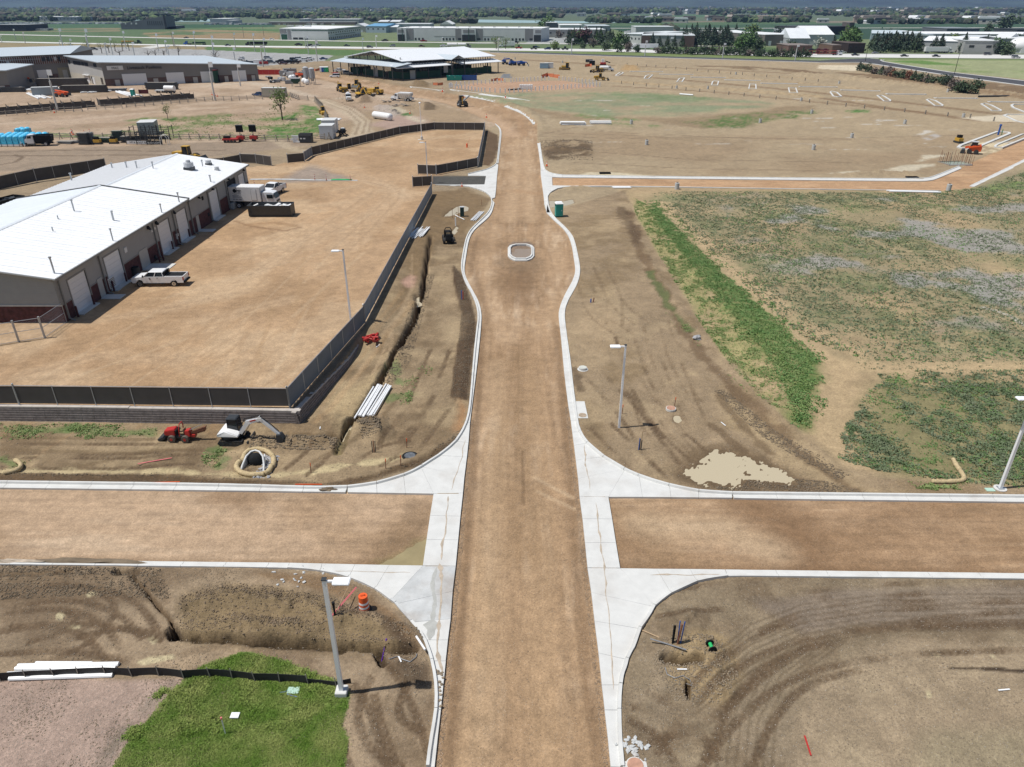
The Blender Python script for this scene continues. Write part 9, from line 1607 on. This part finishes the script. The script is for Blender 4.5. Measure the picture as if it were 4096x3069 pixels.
# TREES
def leafmat(name,c,var=.35):return mat(name,c,.8,var=var,scale=.9)
LF=dict(con=leafmat('conifer_needles',(.045,.075,.045)),con2=leafmat('juniper_needles',(.06,.095,.045)),dec=leafmat('spring_leaves',(.14,.20,.05)),dec2=leafmat('mid_green_leaves',(.08,.15,.04)),grey=leafmat('grey_twigs',(.17,.14,.12)),blos=leafmat('pale_blossom',(.40,.42,.36)),ma=leafmat('maroon_leaves',(.09,.03,.035)),rust=leafmat('rusty_needles',(.22,.09,.05)))
BARK=mat('bark',(.11,.085,.065),.9,var=.3)
def crown_mesh(kind,seed,n,h,w,key,q=1.):
 rr=random.Random(seed);b=MB()
 for k in rg(n):
  if kind=='cone':
   t_=rr.random()**.8;r=(1-t_)*w*(.55+.6*rr.random())*(.85+.3*sin(seed+k));a=rr.random()*2*PI;c=Vector((r*cos(a),r*sin(a),h*(.08+.92*t_)));s=h*.052*(1.3-t_)*q
  elif kind=='open':
   lob=seed*7+rr.randrange(7);r2=random.Random(lob);lc=Vector((r2.uniform(-.6,.6)*w,r2.uniform(-.6,.6)*w,h*r2.uniform(.45,.85)));c=lc+Vector((rr.gauss(0,.28)*w,rr.gauss(0,.28)*w,rr.gauss(0,.09)*h));s=h*.03*q
  else:
   lob=seed*13+rr.randrange(9);r2=random.Random(lob);lc=Vector((r2.uniform(-.55,.55)*w,r2.uniform(-.5,.5)*w,h*r2.uniform(.2,.8)));c=lc+Vector((rr.gauss(0,.24)*w,rr.gauss(0,.24)*w,rr.gauss(0,.12)*h));c.z=max(c.z,.04*h);s=h*.055*q
  a1=Vector((rr.uniform(-1,1),rr.uniform(-1,1),rr.uniform(-.6,.8))).normalized()*s;a2=a1.cross(Vector((rr.uniform(-1,1),rr.uniform(-1,1),rr.uniform(-1,1)))).normalized()*s*.8
  b.add([c-a1-a2,c+a1-a2*.6,c+a1*.7+a2,c-a1*.8+a2*.8],[(0,1,2,3)])
 return b.mesh('crown',LF[key])
TR={}
def tree(kind,key,x,y,h,w,label,cat='tree',grp=None,n=170,v=0,trunk=.35,name=None,loc=None,q=1.):
 k=(kind,key,v,n)
 if k not in TR:
  cm_=crown_mesh(kind,v+3,n,1.,.42 if kind=='cone' else .5,key,q);tb=MB();tb.tube([(0,0,-.05),(.01,.01,.3),(0,0,.75)],[.035,.026,.01],6)
  rr=random.Random(v)
  for j in rg(6):a=rr.random()*6.28;zz=rr.uniform(.25,.6);tb.tube([(0,0,zz),(.16*cos(a),.16*sin(a),zz+.14),(.28*cos(a),.28*sin(a),zz+.3)],[.016,.01,.004],4)
  TR[k]=(cm_,tb.mesh('trunk',BARK))
 nm=name or {'cone':'conifer','open':'young_tree','round':'tree'}[kind];p=loc or gp(x,y);t=em(nm,p,rU(0,6),label,cat,grp)
 c=bpy.data.objects.new('crown',TR[k][0]);t2=bpy.data.objects.new('trunk',TR[k][1])
 for o in (c,t2):COL.objects.link(o);o.parent=t
 t.scale=(w/.9,w/.9,h);return t
row=[(3437,283),(3460,287),(3480,290),(3503,296),(3525,300),(3548,304),(3570,307),(3592,310),(3612,314),(3635,318),(3655,321),(3680,326),(3705,332),(3735,338),(3765,345),(3790,350),(3815,353),(3840,358),(3862,360),(3885,362),(3910,362)]
for i,(x,y)in enumerate(row):
 key='rust' if i in (6,9)else 'grey' if i in (3,5,12,16)else 'con2' if i%3 else 'con'
 tree('round' if i>12 or i%2 else 'cone',key,x,y,rU(3.2,4.4),rU(4.4,5.8),'%s juniper, %s from the left in the dense row below the asphalt road'%({'rust':'rusty','grey':'greyish','con':'dark','con2':'green'}[key],ORD[i]),'juniper','junipers below the asphalt road',n=420,v=i%3,name='juniper')
for i in rg(40):
 x=2632+i*15.2+rU(-4,4);y=214.5+(x-2632)*.026+rU(-1,1.5);tree('cone' if i%3 else 'round','con2' if i%4 else 'con' if i%8 else 'grey',x,y,rU(4,6.5),rU(5.5,7.5),'dark green bush tree, %s from the left in the hedge row along the highway'%ORD[i%40],'juniper','bush trees along the highway',n=300,v=i%3,name='juniper')
rb=random.Random(8)
def grove(x0,x1,y0,y1,n,hr_,key,label,grp,kind='cone',w=(5,8),cat='tree'):
 for i in rg(n):
  x=rb.uniform(x0,x1);y=rb.uniform(y0,y1);tree(kind,key if not isinstance(key,(list,))else rb.choice(key),x,y,rb.uniform(*hr_),rb.uniform(*w),label,cat,grp,n=330,v=rb.randrange(3))
grove(2245,2460,170,182,22,(10,14),['con','con','dec2','con2'],'tall dark tree in the thick stand between the warehouses','dark trees right of the long warehouse','cone',(8,11));grove(2280,2360,172,178,5,(9,12),['ma','dec2'],'reddish or mid green round tree in the stand between the warehouses','mixed round trees right of the long warehouse','round',(9,12))
grove(2725,2940,160,190,34,(11,16),['con','con','con2'],'tall dark conifer in the wide stand beyond the grass bank','dark conifers beyond the grass bank','cone',(9,12));grove(2955,3040,184,206,12,(9,13),['con2','dec2','con'],'rounded green tree at the right end of the grass bank','rounded trees at the end of the grass bank','round',(8,12))
grove(3370,3450,185,206,8,(11,15),['dec2','dec'],'light green broad tree behind the dark brown building','light green trees behind the brown building','round',(10,14));grove(3470,3680,196,214,26,(10,14),['con','con','con2'],'tall dark pine in the long stand along the highway','dark pines along the highway','cone',(9,12));grove(3708,3760,206,214,4,(10,13),['con'],'dark pine in front of the white-roofed warehouse','dark pines before the white-roofed warehouse','cone',(7,9));grove(3820,3850,212,217,3,(12,14),['con'],'dark pine right of the parked white trailer','dark pines right of the white trailer','cone',(7,9));grove(3940,4060,214,222,7,(7,10),['con','dec2','con2'],'roundish dark tree near the right edge of the industrial estate','dark trees at the right edge','round',(7,10))
for i,(x,y,h,w_,k,key,l)in enumerate(((2505,187,9,9,'round','con2','dark tree left of the brown-cornered warehouse'),(2608,192,11,8,'cone','con','first dark spruce before the brown-cornered warehouse'),(2636,193,9,7,'cone','con','second dark spruce before the brown-cornered warehouse'),(2668,190,9,6,'cone','con2','third spruce before the brown-cornered warehouse'),(2696,190,9,6,'cone','con2','fourth spruce before the brown-cornered warehouse'),(2728,190,9,6.5,'cone','con2','fifth spruce before the brown-cornered warehouse'),(2480,186,12,13,'round','dec2','bright green tree at the left of the white warehouse wing'),(2470,209,7,7,'round','con2','round dark juniper at the left of the semi truck'),(2510,208,6,6,'round','grey','greyish bush before the semi truck'),(2548,210,6,6,'round','con2','dark bush right below the semi truck cab'),(2420,203,8,8,'round','con2','dark round juniper on the dry bank'),(2372,190,7,7,'round','grey','grey bare bush on the dry bank'),(2330,196,6,6,'round','con2','small green bush on the dry bank'),(2440,198,5,5,'round','dec','yellow-green bush on the dry bank'),(2218,200,6,7,'round','dec','bright bush on the highway verge'),(2235,152,8,9,'round','grey','bare grey tree before the beige warehouse'),(2180,150,7,8,'round','grey','bare grey tree at the end of the long warehouse'),(2180,115,14,22,'round','dec2','broad mid green tree behind the end of the long warehouse'),(3010,135,11,20,'round','dec','pale yellow-green tree beyond the workshops'),(3120,140,9,12,'round','con','dark tree beyond the brown warehouse'),(3275,205,9,9,'round','blos','pale blossoming tree by the white barn'),(3330,180,9,9,'cone','con','dark conifer left of the charcoal building'),(3540,146,8,12,'round','con','dark round tree beyond the pale warehouse'),(3630,150,6,9,'round','con','dark tree before the white-roofed shed'),(3688,152,7,10,'cone','con','dark conifer by the antenna'),(3640,178,6,14,'round','dec','yellow-green trees above the big pines'),(3820,180,8,14,'round','dec','yellow-green tree before the long white roof'),(3941,190,10,6,'cone','con','single dark spruce before the long white roof'),(4075,184,9,9,'round','con','dark tree at the right edge above the roofs'),(4020,122,18,24,'round','con2','lone broad tree in the green fields at the right'),(3950,138,14,10,'round','con2','smaller lone tree in the green fields at the right'),(3160,200,7,7,'round','con2','dark bush by the brick shop'),(3200,160,9,8,'round','dec2','green tree left of the white barn'))):
 tree(k,key,x,y,h,w_,l,'tree',None,n=380,v=i%3)
tree('open','dec',1130,480,9.,6.6,'slender young tree with thin spring leaves on the green patch',n=520,v=1,q=.8);tree('open','dec',672,478,4.6,2.6,'small windblown young tree on the bare ground',n=260,v=2,q=.9);tree('open','dec',1985,197,9,8,'budding yellow-green tree by the highway, left one',n=300,v=0,q=.9);tree('open','dec',2022,197,9,8,'budding yellow-green tree by the highway, right one',n=300,v=2,q=.9)
for i,(x,y,h,l)in enumerate(((285,202,6,'leafless-looking budding tree, first from the left in the lot'),(355,215,9,'budding tree in the lot beside the black SUV'),(408,214,8,'third budding tree in the lot'),(437,212,8,'fourth budding tree in the lot'),(462,204,8,'fifth budding tree in the lot'),(492,205,7,'sixth budding tree in the lot'),(517,204,7,'seventh budding tree in the lot near the access road'))):tree('open','dec',x,y,h,8,l,'tree','budding trees in the grey lot',n=170,v=i%3,q=.6)
for i,(x,y,h,l)in enumerate(((625,236,7,'bare grey tree above the pavilion roof, widest one'),(595,234,6,'bare grey tree left of the widest one'),(658,232,6,'bare grey tree by the lamp post above the roof'),(718,232,9,'large bare tree behind the cream modular building'),(797,262,7,'bare tree right of the cream modular building'),(867,250,8,'bare tree in front of the grey lot'),(480,225,5,'small bare tree above the long pavilion roof'))):tree('open','grey',x,y,h,9,l,'tree','bare trees behind the pavilions',n=260,v=i%3,q=.35)
r_=np.random.default_rng(5);k=0;V_=[];F_=[];C_l=[]
def far_trees(n,xr,yr,hr_,dens=None):
 out=[]
 xs=r_.uniform(*xr,n);yv=r_.uniform(yr[0],yr[1],n)
 for x,y in zip(xs,yv):
  v=A2(x,y);
  if dens is not None:
   q_=vnoise(np.array([v[0]]),np.array([v[1]*.35]),320,61,3)[0]
   if q_<dens:continue
  out.append((v[0],v[1],r_.uniform(*hr_)))
 return out
T=[]
T+=far_trees(2600,(-150,2250),(52,76),(7,14),.36);T+=far_trees(3600,(-200,4300),(34,56),(8,17),.33);T+=far_trees(900,(2250,4300),(58,72),(7,13),.50);T+=far_trees(500,(3430,4250),(80,97),(6,11),.3);T+=far_trees(330,(2350,3250),(78,92),(6,11),.4);T+=far_trees(240,(-50,820),(80,87),(6,11),.3);T+=far_trees(200,(1640,1900),(84,96),(6,10),.3);T+=far_trees(120,(1230,1640),(78,88),(6,10),.3);T+=far_trees(120,(2380,2660),(80,94),(7,11),.3);T+=far_trees(60,(2600,2700),(125,145),(6,9),.3)
ico=bmesh.new();bmesh.ops.create_icosphere(ico,subdivisions=1,radius=1);iv=np.array([v.co[:]for v in ico.verts]);iF=np.array([[v.index for v in f.verts]for f in ico.faces]);ico.free()
T=np.array(T);n=len(T);jit=r_.uniform(.65,1.35,(n,len(iv),1));wv=T[:,2]*r_.uniform(.42,.75,n);sc_=np.stack([wv*1.15,wv,T[:,2]*.55],-1)[:,None,:]
vv=iv[None]*jit*sc_;vv[:,:,0]+=T[:,0,None];vv[:,:,1]+=T[:,1,None];vv[:,:,2]+=(T[:,2]*.5)[:,None];ff=(iF[None]+(np.arange(n)*len(iv))[:,None,None]).reshape(-1,3)
me=bpy.data.meshes.new('woodland');me.from_pydata(vv.reshape(-1,3).tolist(),[],ff.tolist());ca=me.color_attributes.new('soil','FLOAT_COLOR','POINT')
pal=np.array([(.028,.045,.03),(.04,.07,.035),(.07,.105,.045),(.075,.08,.055),(.095,.085,.07),(.10,.145,.055)]);cc=pal[r_.choice(6,n,p=[.25,.2,.2,.15,.1,.1])]*r_.uniform(.8,1.2,(n,1));cc=np.repeat(cc,len(iv),0);ca.data.foreach_set('color',np.concatenate([cc,np.ones((len(cc),1))],1).astype(np.float32).ravel())
lm=bpy.data.materials.new('woodland_leaves');lm.use_nodes=True;an_=lm.node_tree.nodes.new('ShaderNodeAttribute');an_.attribute_name='soil';lm.node_tree.links.new(an_.outputs['Color'],lm.node_tree.nodes['Principled BSDF'].inputs['Base Color']);lm.node_tree.nodes['Principled BSDF'].inputs['Roughness'].default_value=.9
me.materials.append(lm);o=bpy.data.objects.new('woodland',me);COL.objects.link(o);o['kind']='stuff'
# HAZE
hz_=bX(-9500,9500,-500,13500,-3,620);hm_=bpy.data.materials.new('haze');hm_.use_nodes=True;n_=hm_.node_tree;n_.nodes.clear();ou=n_.nodes.new('ShaderNodeOutputMaterial');pv=n_.nodes.new('ShaderNodeVolumePrincipled');pv.inputs['Color'].default_value=(.38,.58,1,1);pv.inputs['Density'].default_value=.00006;pv.inputs['Anisotropy'].default_value=.1;n_.links.new(pv.outputs[0],ou.inputs['Volume']);o=hz_.B('haze',hm_);o['kind']='stuff'
# WEEDS, GRASS AND CLODS
def clumps(name,px,py,hs,m,nl,seed,width=.5,spread=.5):
 """px,py arrays of plant positions; nl leaves each, one object"""
 rr=np.random.default_rng(seed);n=len(px);a=rr.uniform(0,6.283,(n,nl));L=hs[:,None]*rr.uniform(.6,1.2,(n,nl));el=rr.uniform(.25,1.1,(n,nl));zz=np.array([0.]*n)
 j=np.clip(np.searchsorted(ys,py)-1,0,len(ys)-2);Z=z.reshape(shp);t=(px/(ys[j]*.67+13)+1)/2*(NX-1);i=np.clip(np.round(t).astype(int),0,NX-1);zz=Z[j,i]
 bx=px[:,None]+rr.normal(0,1,(n,nl))*hs[:,None]*spread;by=py[:,None]+rr.normal(0,1,(n,nl))*hs[:,None]*spread;bz=zz[:,None]+np.zeros((n,nl))
 dx=np.cos(a)*np.cos(el)*L;dy=np.sin(a)*np.cos(el)*L;dz=np.sin(el)*L;wx=-np.sin(a)*L*width*.5;wy=np.cos(a)*L*width*.5
 v0=np.stack([bx,by,bz-.01],-1);v1=np.stack([bx+dx*.55+wx,by+dy*.55+wy,bz+dz*.7],-1);v2=np.stack([bx+dx,by+dy,bz+dz*.9],-1);v3=np.stack([bx+dx*.55-wx,by+dy*.55-wy,bz+dz*.7],-1)
 V=np.stack([v0,v1,v2,v3],2).reshape(-1,3).astype(np.float32);nf=n*nl;me=bpy.data.meshes.new(name);me.vertices.add(nf*4);me.vertices.foreach_set('co',V.ravel());me.loops.add(nf*4);me.loops.foreach_set('vertex_index',np.arange(nf*4,dtype=np.int32));me.polygons.add(nf);me.polygons.foreach_set('loop_start',np.arange(0,nf*4,4,dtype=np.int32));me.update(calc_edges=True)
 me.materials.append(m);o=bpy.data.objects.new(name,me);COL.objects.link(o);o['kind']='stuff';return o
def leafy(name,c1,c2):
 m=bpy.data.materials.new(name);m.use_nodes=True;n=m.node_tree;p=n.nodes['Principled BSDF'];tc=n.nodes.new('ShaderNodeTexCoord');nz=n.nodes.new('ShaderNodeTexNoise');nz.inputs['Scale'].default_value=.8;nz.inputs['Detail'].default_value=5;n.links.new(tc.outputs['Object'],nz.inputs['Vector'])
 cr=n.nodes.new('ShaderNodeMix');cr.data_type='RGBA';mr=n.nodes.new('ShaderNodeMapRange');mr.inputs[1].default_value=.35;mr.inputs[2].default_value=.65;n.links.new(nz.outputs[0],mr.inputs[0]);n.links.new(mr.outputs[0],cr.inputs[0]);cr.inputs[6].default_value=(*c1,1);cr.inputs[7].default_value=(*c2,1);n.links.new(cr.outputs[2],p.inputs['Base Color']);p.inputs['Roughness'].default_value=.75;p.inputs['Subsurface Weight'].default_value=0;return m
def sample(poly,n,seed,pa=None,seed2=3,wp=False):
 poly=P(poly)if isinstance(poly,str)else poly;rr=np.random.default_rng(seed);px=[p[0]for p in poly];py=[p[1]for p in poly]
 x=rr.uniform(min(px),max(px),n*4);y=rr.uniform(min(py),max(py),n*4);k=pip(x,y,poly)&(np.abs(x)<y*.68+13);x=x[k];y=y[k];k=pip(x+(vnoise(x,y,2.5,91,4)-.5)*3.2,y+(vnoise(x,y,2.5,92,4)-.5)*3.2,poly)if wp else x==x;x=x[k];y=y[k]
 if pa:
  q=vnoise(x,y,pa[0],seed2,5);k=rr.random(len(x))<smooth(pa[1],pa[2],q);x=x[k];y=y[k]
 return x[:n],y[:n]
WG=leafy('weed_leaves',(.14,.22,.055),(.22,.28,.10));WG2=leafy('dark_weeds',(.10,.15,.06),(.16,.19,.11));WG3=leafy('deep_green_weeds',(.09,.19,.045),(.14,.24,.07));LG=leafy('lawn_blades',(.13,.23,.025),(.28,.33,.09))
def weeds(s,n,seed,pa,h0,h1,m,nl,w=.7,hf=(.9,.45,.62)):
 x,y=sample(s,n,seed,pa,3,True)
 if len(x)==0:return
 q=vnoise(x,y,hf[0],seed+9,4);k=np.random.default_rng(seed).random(len(x))<.12+smooth(hf[1],hf[2],q);x=x[k];y=y[k];clumps('weeds',x,y,h0+(h1-h0)*np.random.default_rng(seed+1).random(len(x))**1.6,m,nl,seed,w,.45)
weeds(FC,42000,1,(2.5,.15,.45),.05,.16,WG,4);weeds(FD,17000,2,None,.05,.15,WG3,5,.7,(.7,.35,.55));weeds(FD,9000,22,None,.06,.18,WG,4);weeds('2560,800 2640,800 3060,1180 3320,1440 3310,1620 3260,1760 3140,1700 3120,1560 2900,1280 2640,960',9000,23,(2,.3,.6),.06,.2,WG3,5,.7);weeds(FB,42000,3,(4.5,.26,.6),.05,.17,WG2,4,.8,(.8,.36,.58));weeds(FB,9000,33,(2,.4,.6),.05,.16,WG3,4);weeds(FA,125000,4,(9,.2,.6),.06,.19,WG2,3,1.,(1.,.34,.58));weeds(FA,30000,44,(7,.5,.68),.08,.2,WG3,3,1.,(1.,.34,.58))
weeds('3450,1480 4200,1480 4200,1440 3400,1430',500,5,None,.05,.14,WG2,4)
x,y=sample(LAWN,52000,6);clumps('grass',x,y,np.random.default_rng(6).uniform(.03,.11,len(x)),LG,4,6,.35,.7)
x,y=sample('470,2960 600,2800 740,2690 1100,2630 1330,2730 1390,2780 1370,2900',5000,16,(1.1,.5,.6));clumps('grass',x,y,np.random.default_rng(16).uniform(.1,.18,len(x)),LG,5,16,.3,.5)
for k,(s,n)in enumerate((('0,1690 620,1705 640,1740 300,1760 0,1760',2200),('820,1800 920,1790 920,1850 840,1880 800,1840',500),('1560,1570 1660,1560 1650,1620 1560,1620',200),('1500,1700 1760,1500 1700,1450 1500,1640',300),('3480,1910 3700,1925 3900,1925 4000,1930 4096,1920 4096,1960 3700,1960',1500),('2660,1250 2760,1300 2830,1420 2740,1380',400),('620,560 1250,560 1290,545 1240,430 1180,440 900,460 640,480',5000),('0,1830 130,1840 100,1880 0,1870',150),('2900,1500 3000,1600 3060,1640 2900,1480',200))):weeds(s,n,30+k,(2.5,.35,.6),.05,.16 if k!=6 else .3,WG,4)
def clods(name,x,y,r,m,seed):
 rr=np.random.default_rng(seed);n=len(x);base=np.array([(1,0,0),(-1,0,0),(0,1,0),(0,-1,0),(0,0,1),(0,0,-.6)],float);F=np.array([(0,2,4),(2,1,4),(1,3,4),(3,0,4),(2,0,5),(1,2,5),(3,1,5),(0,3,5)])
 j=np.clip(np.searchsorted(ys,y)-1,0,len(ys)-2);Z=z.reshape(shp);t=(x/(ys[j]*.67+13)+1)/2*(NX-1);i=np.clip(np.round(t).astype(int),0,NX-1);zz=Z[j,i]
 a=rr.uniform(0,6.28,n);b=base[None]*rr.uniform(.6,1.3,(n,6,1))*r[:,None,None];bx=b[:,:,0]*np.cos(a)[:,None]-b[:,:,1]*np.sin(a)[:,None];by=b[:,:,0]*np.sin(a)[:,None]+b[:,:,1]*np.cos(a)[:,None];V=np.stack([bx+x[:,None],by+y[:,None],b[:,:,2]*.75+zz[:,None]+r[:,None]*.1],-1).reshape(-1,3)
 FF=(F[None]+(np.arange(n)*6)[:,None,None]).reshape(-1,3);me=bpy.data.meshes.new(name);nf=len(FF);me.vertices.add(len(V));me.vertices.foreach_set('co',V.astype(np.float32).ravel());me.loops.add(nf*3);me.loops.foreach_set('vertex_index',FF.astype(np.int32).ravel());me.polygons.add(nf);me.polygons.foreach_set('loop_start',np.arange(0,nf*3,3,dtype=np.int32));me.update(calc_edges=True);me.materials.append(m);o=bpy.data.objects.new(name,me);COL.objects.link(o);o['kind']='stuff'
CL1=mat('clod_brown',(.27,.215,.15),.95,var=.35,scale=.7);CL2=mat('clod_dark',(.175,.135,.09),.95,var=.35,scale=.7);ST1=mat('pale_pebbles',(.42,.37,.31),.9,var=.3,scale=.6)
CL3=mat('clod_mid',(.215,.16,.105),.95,var=.35,scale=.7)
rr=np.random.default_rng(77)
for k,(s,n,r0,r1,m,pt)in enumerate(((SWZ,16000,.01,.05,CL1,(2.5,.4,.7)),('700,2560 720,2390 900,2330 1080,2345 1300,2390 1450,2440 1600,2500 1660,2590 1400,2600',9000,.012,.07,CL3,None),('0,2262 640,2275 690,2400 400,2380 0,2400',3000,.03,.09,CL2,None),(NWZ,15000,.015,.06,CL1,(3,.4,.7)),('1010,1760 1350,1765 1350,1800 1000,1800',2500,.04,.12,CL2,None),('1430,1700 1520,1690 1530,1750 1450,1760',1600,.04,.12,CL2,None),('-50,1895 600,1905 1300,1935 1500,1905 1700,1830 1860,1700 1830,1780 1700,1860 1400,1945 0,1927',7000,.02,.08,CL2,None),('1812,1060 1850,1100 1885,1200 1903,1300 1893,1440 1875,1600 1800,1590 1830,1400 1846,1250',7000,.02,.07,CL2,None),('1560,1460 1700,1100 1740,1100 1640,1450 1450,1700 1400,1690',4000,.03,.1,CL2,None),(NEZ,16000,.015,.06,CL1,(3,.42,.7)),('2990,1890 3300,1925 3500,1975 2930,1968 2850,1950',2500,.03,.1,CL2,None),('2850,1560 2900,1560 3100,1720 3400,1900 3350,1920 3050,1750',2500,.03,.1,CL2,None),(SEZ,16000,.01,.045,CL1,(3,.42,.7)),('2660,2560 2850,2540 2960,2700 2880,2820 2700,2800 2600,2650',3500,.015,.07,CL1,None),(SWZ,3500,.015,.035,ST1,None),(NEZ,2500,.02,.05,ST1,None),(SEZ,4500,.015,.035,ST1,None),('0,2735 746,2716 452,3090 0,3090',5000,.01,.03,ST1,None),('2160,560 2370,560 2370,640 2180,640',1500,.05,.2,CL2,None),('1330,370 1660,400 1660,450 1400,450',700,.05,.2,CL1,None))):
 x,y=sample(s,n,100+k,pt);
 if len(x)==0:continue
 q=inpoly(x,y,P(PUD['big']),0)<.5;x=x[q];y=y[q];clods('clods' if m is not ST1 else 'pebbles',x,y,r0+(r1-r0)*rr.random(len(x))**3,m,200+k)
for k,s in enumerate(('1738,3069 1800,2495 1852,1970 1881,1674 1895,1674 1870,1970 1822,2495 1765,3069','2443,3069 2380,2505 2318,1985 2273,1621 2260,1621 2300,1985 2355,2505 2415,3069')):
 x,y=sample(s,4500,300+k);clods('pebbles',x,y,.012+.035*rr.random(len(x))**2,mat('gravel_stones',(.34,.25,.17),.9,var=.5,scale=3),310+k)
x,y=sample('1763,3069 1900,1450 2240,1450 2420,3069',9000,320);clods('pebbles',x,y,.01+.028*rr.random(len(x))**3,mat('gravel_stones',(.34,.25,.17),.9,var=.5,scale=3),321)
MS=mat('mud_stain',(.43,.36,.28),.9,var=.3,scale=2);MS2=mat('damp_stain',(.40,.40,.37),.5,var=.15,scale=2)
def stain(s,w,m,zz=.005,name='mud_stain'):
 pts=resample(P(s),.35);b=MB();v=[]
 for i,(x,y)in enumerate(pts):
  k=w*(.25+1.3*mnoise.noise(Vector((x*1.3,y*1.3,3)))**2*3)*(0.15 if i in (0,len(pts)-1)else 1);o_=.1*mnoise.noise(Vector((x,y,9)));v+=[(x-k+o_,y,zz),(x+k+o_,y,zz)]if abs(pts[-1][1]-pts[0][1])>abs(pts[-1][0]-pts[0][0])else [(x,y+k+o_,zz),(x,y-k+o_,zz)]
 o=b.add(v,[(2*i,2*i+1,2*i+3,2*i+2)for i in rg(len(pts)-1)]).build(name,m);st(o)
for s_,w_,m_ in (('1793,1985 1785,2080 1775,2160 1766,2240',.07,MS),('1757,2255 1768,2330 1762,2420 1752,2540 1748,2600 1770,2690',.13,MS),('1745,2270 1732,2310 1738,2400 1728,2500 1722,2560',.3,MS2),('2382,2010 2396,2100 2402,2190 2415,2270 2428,2400 2440,2520 2446,2620 2455,2760',.06,MS),('1120,2280 1300,2284 1480,2287 1640,2292',.05,MS),('2600,2300 2760,2300 2900,2297',.08,MS),('1860,1760 1848,1830 1830,1880 1805,1960',.07,MS),('2335,1780 2342,1860 2352,1910 2362,1960',.06,MS)):stain(s_,w_,m_,.005 if m_ is MS2 else .009)
for x_,y_,a,b_,l in ((330,2247,2.6,.26,'dark soil spilt over the lower left kerb'),(1312,1958,.55,.22,'muddy soil lump lying across the upper left gutter'),(40,2250,1.6,.2,'tan mud spilt on the kerb at the left edge')):
 v=at(x_,y_,.0);o=MB().ball((0,0,0),(a,b_,.16),int(x_),.45,3).B('soil_spill',CL2 if x_>100 else MS);o.location=v;tag(o,l,'spilt soil')
STN=empty('kerb_stones',at(1755,2750,0),0,'broken stones and bits of wood lying in the lower left gutter','stones')
x,y=sample('1742,2680 1775,2680 1768,2830 1735,2830',26,555);zz_=z;b=MB();
for q in rg(len(x)):MB().ball((x[q]-STN.location.x,y[q]-STN.location.y,.03),(.09,.07,.05),q,.3,1).B('stone',CL1,STN)if q else None
byl={}
for o in SC.objects:
 if o.parent is None and o.get('group')and o.get('label'):byl.setdefault((o['group'],o['label']),[]).append(o)
for (g,l),os_ in byl.items():
 if len(os_)>1:
  os_.sort(key=lambda o:atan2(o.location.x,o.location.y))
  for i,o in enumerate(os_):o['label']=' '.join(l.split()[:11])+', '+ORD[i]+' from the left'
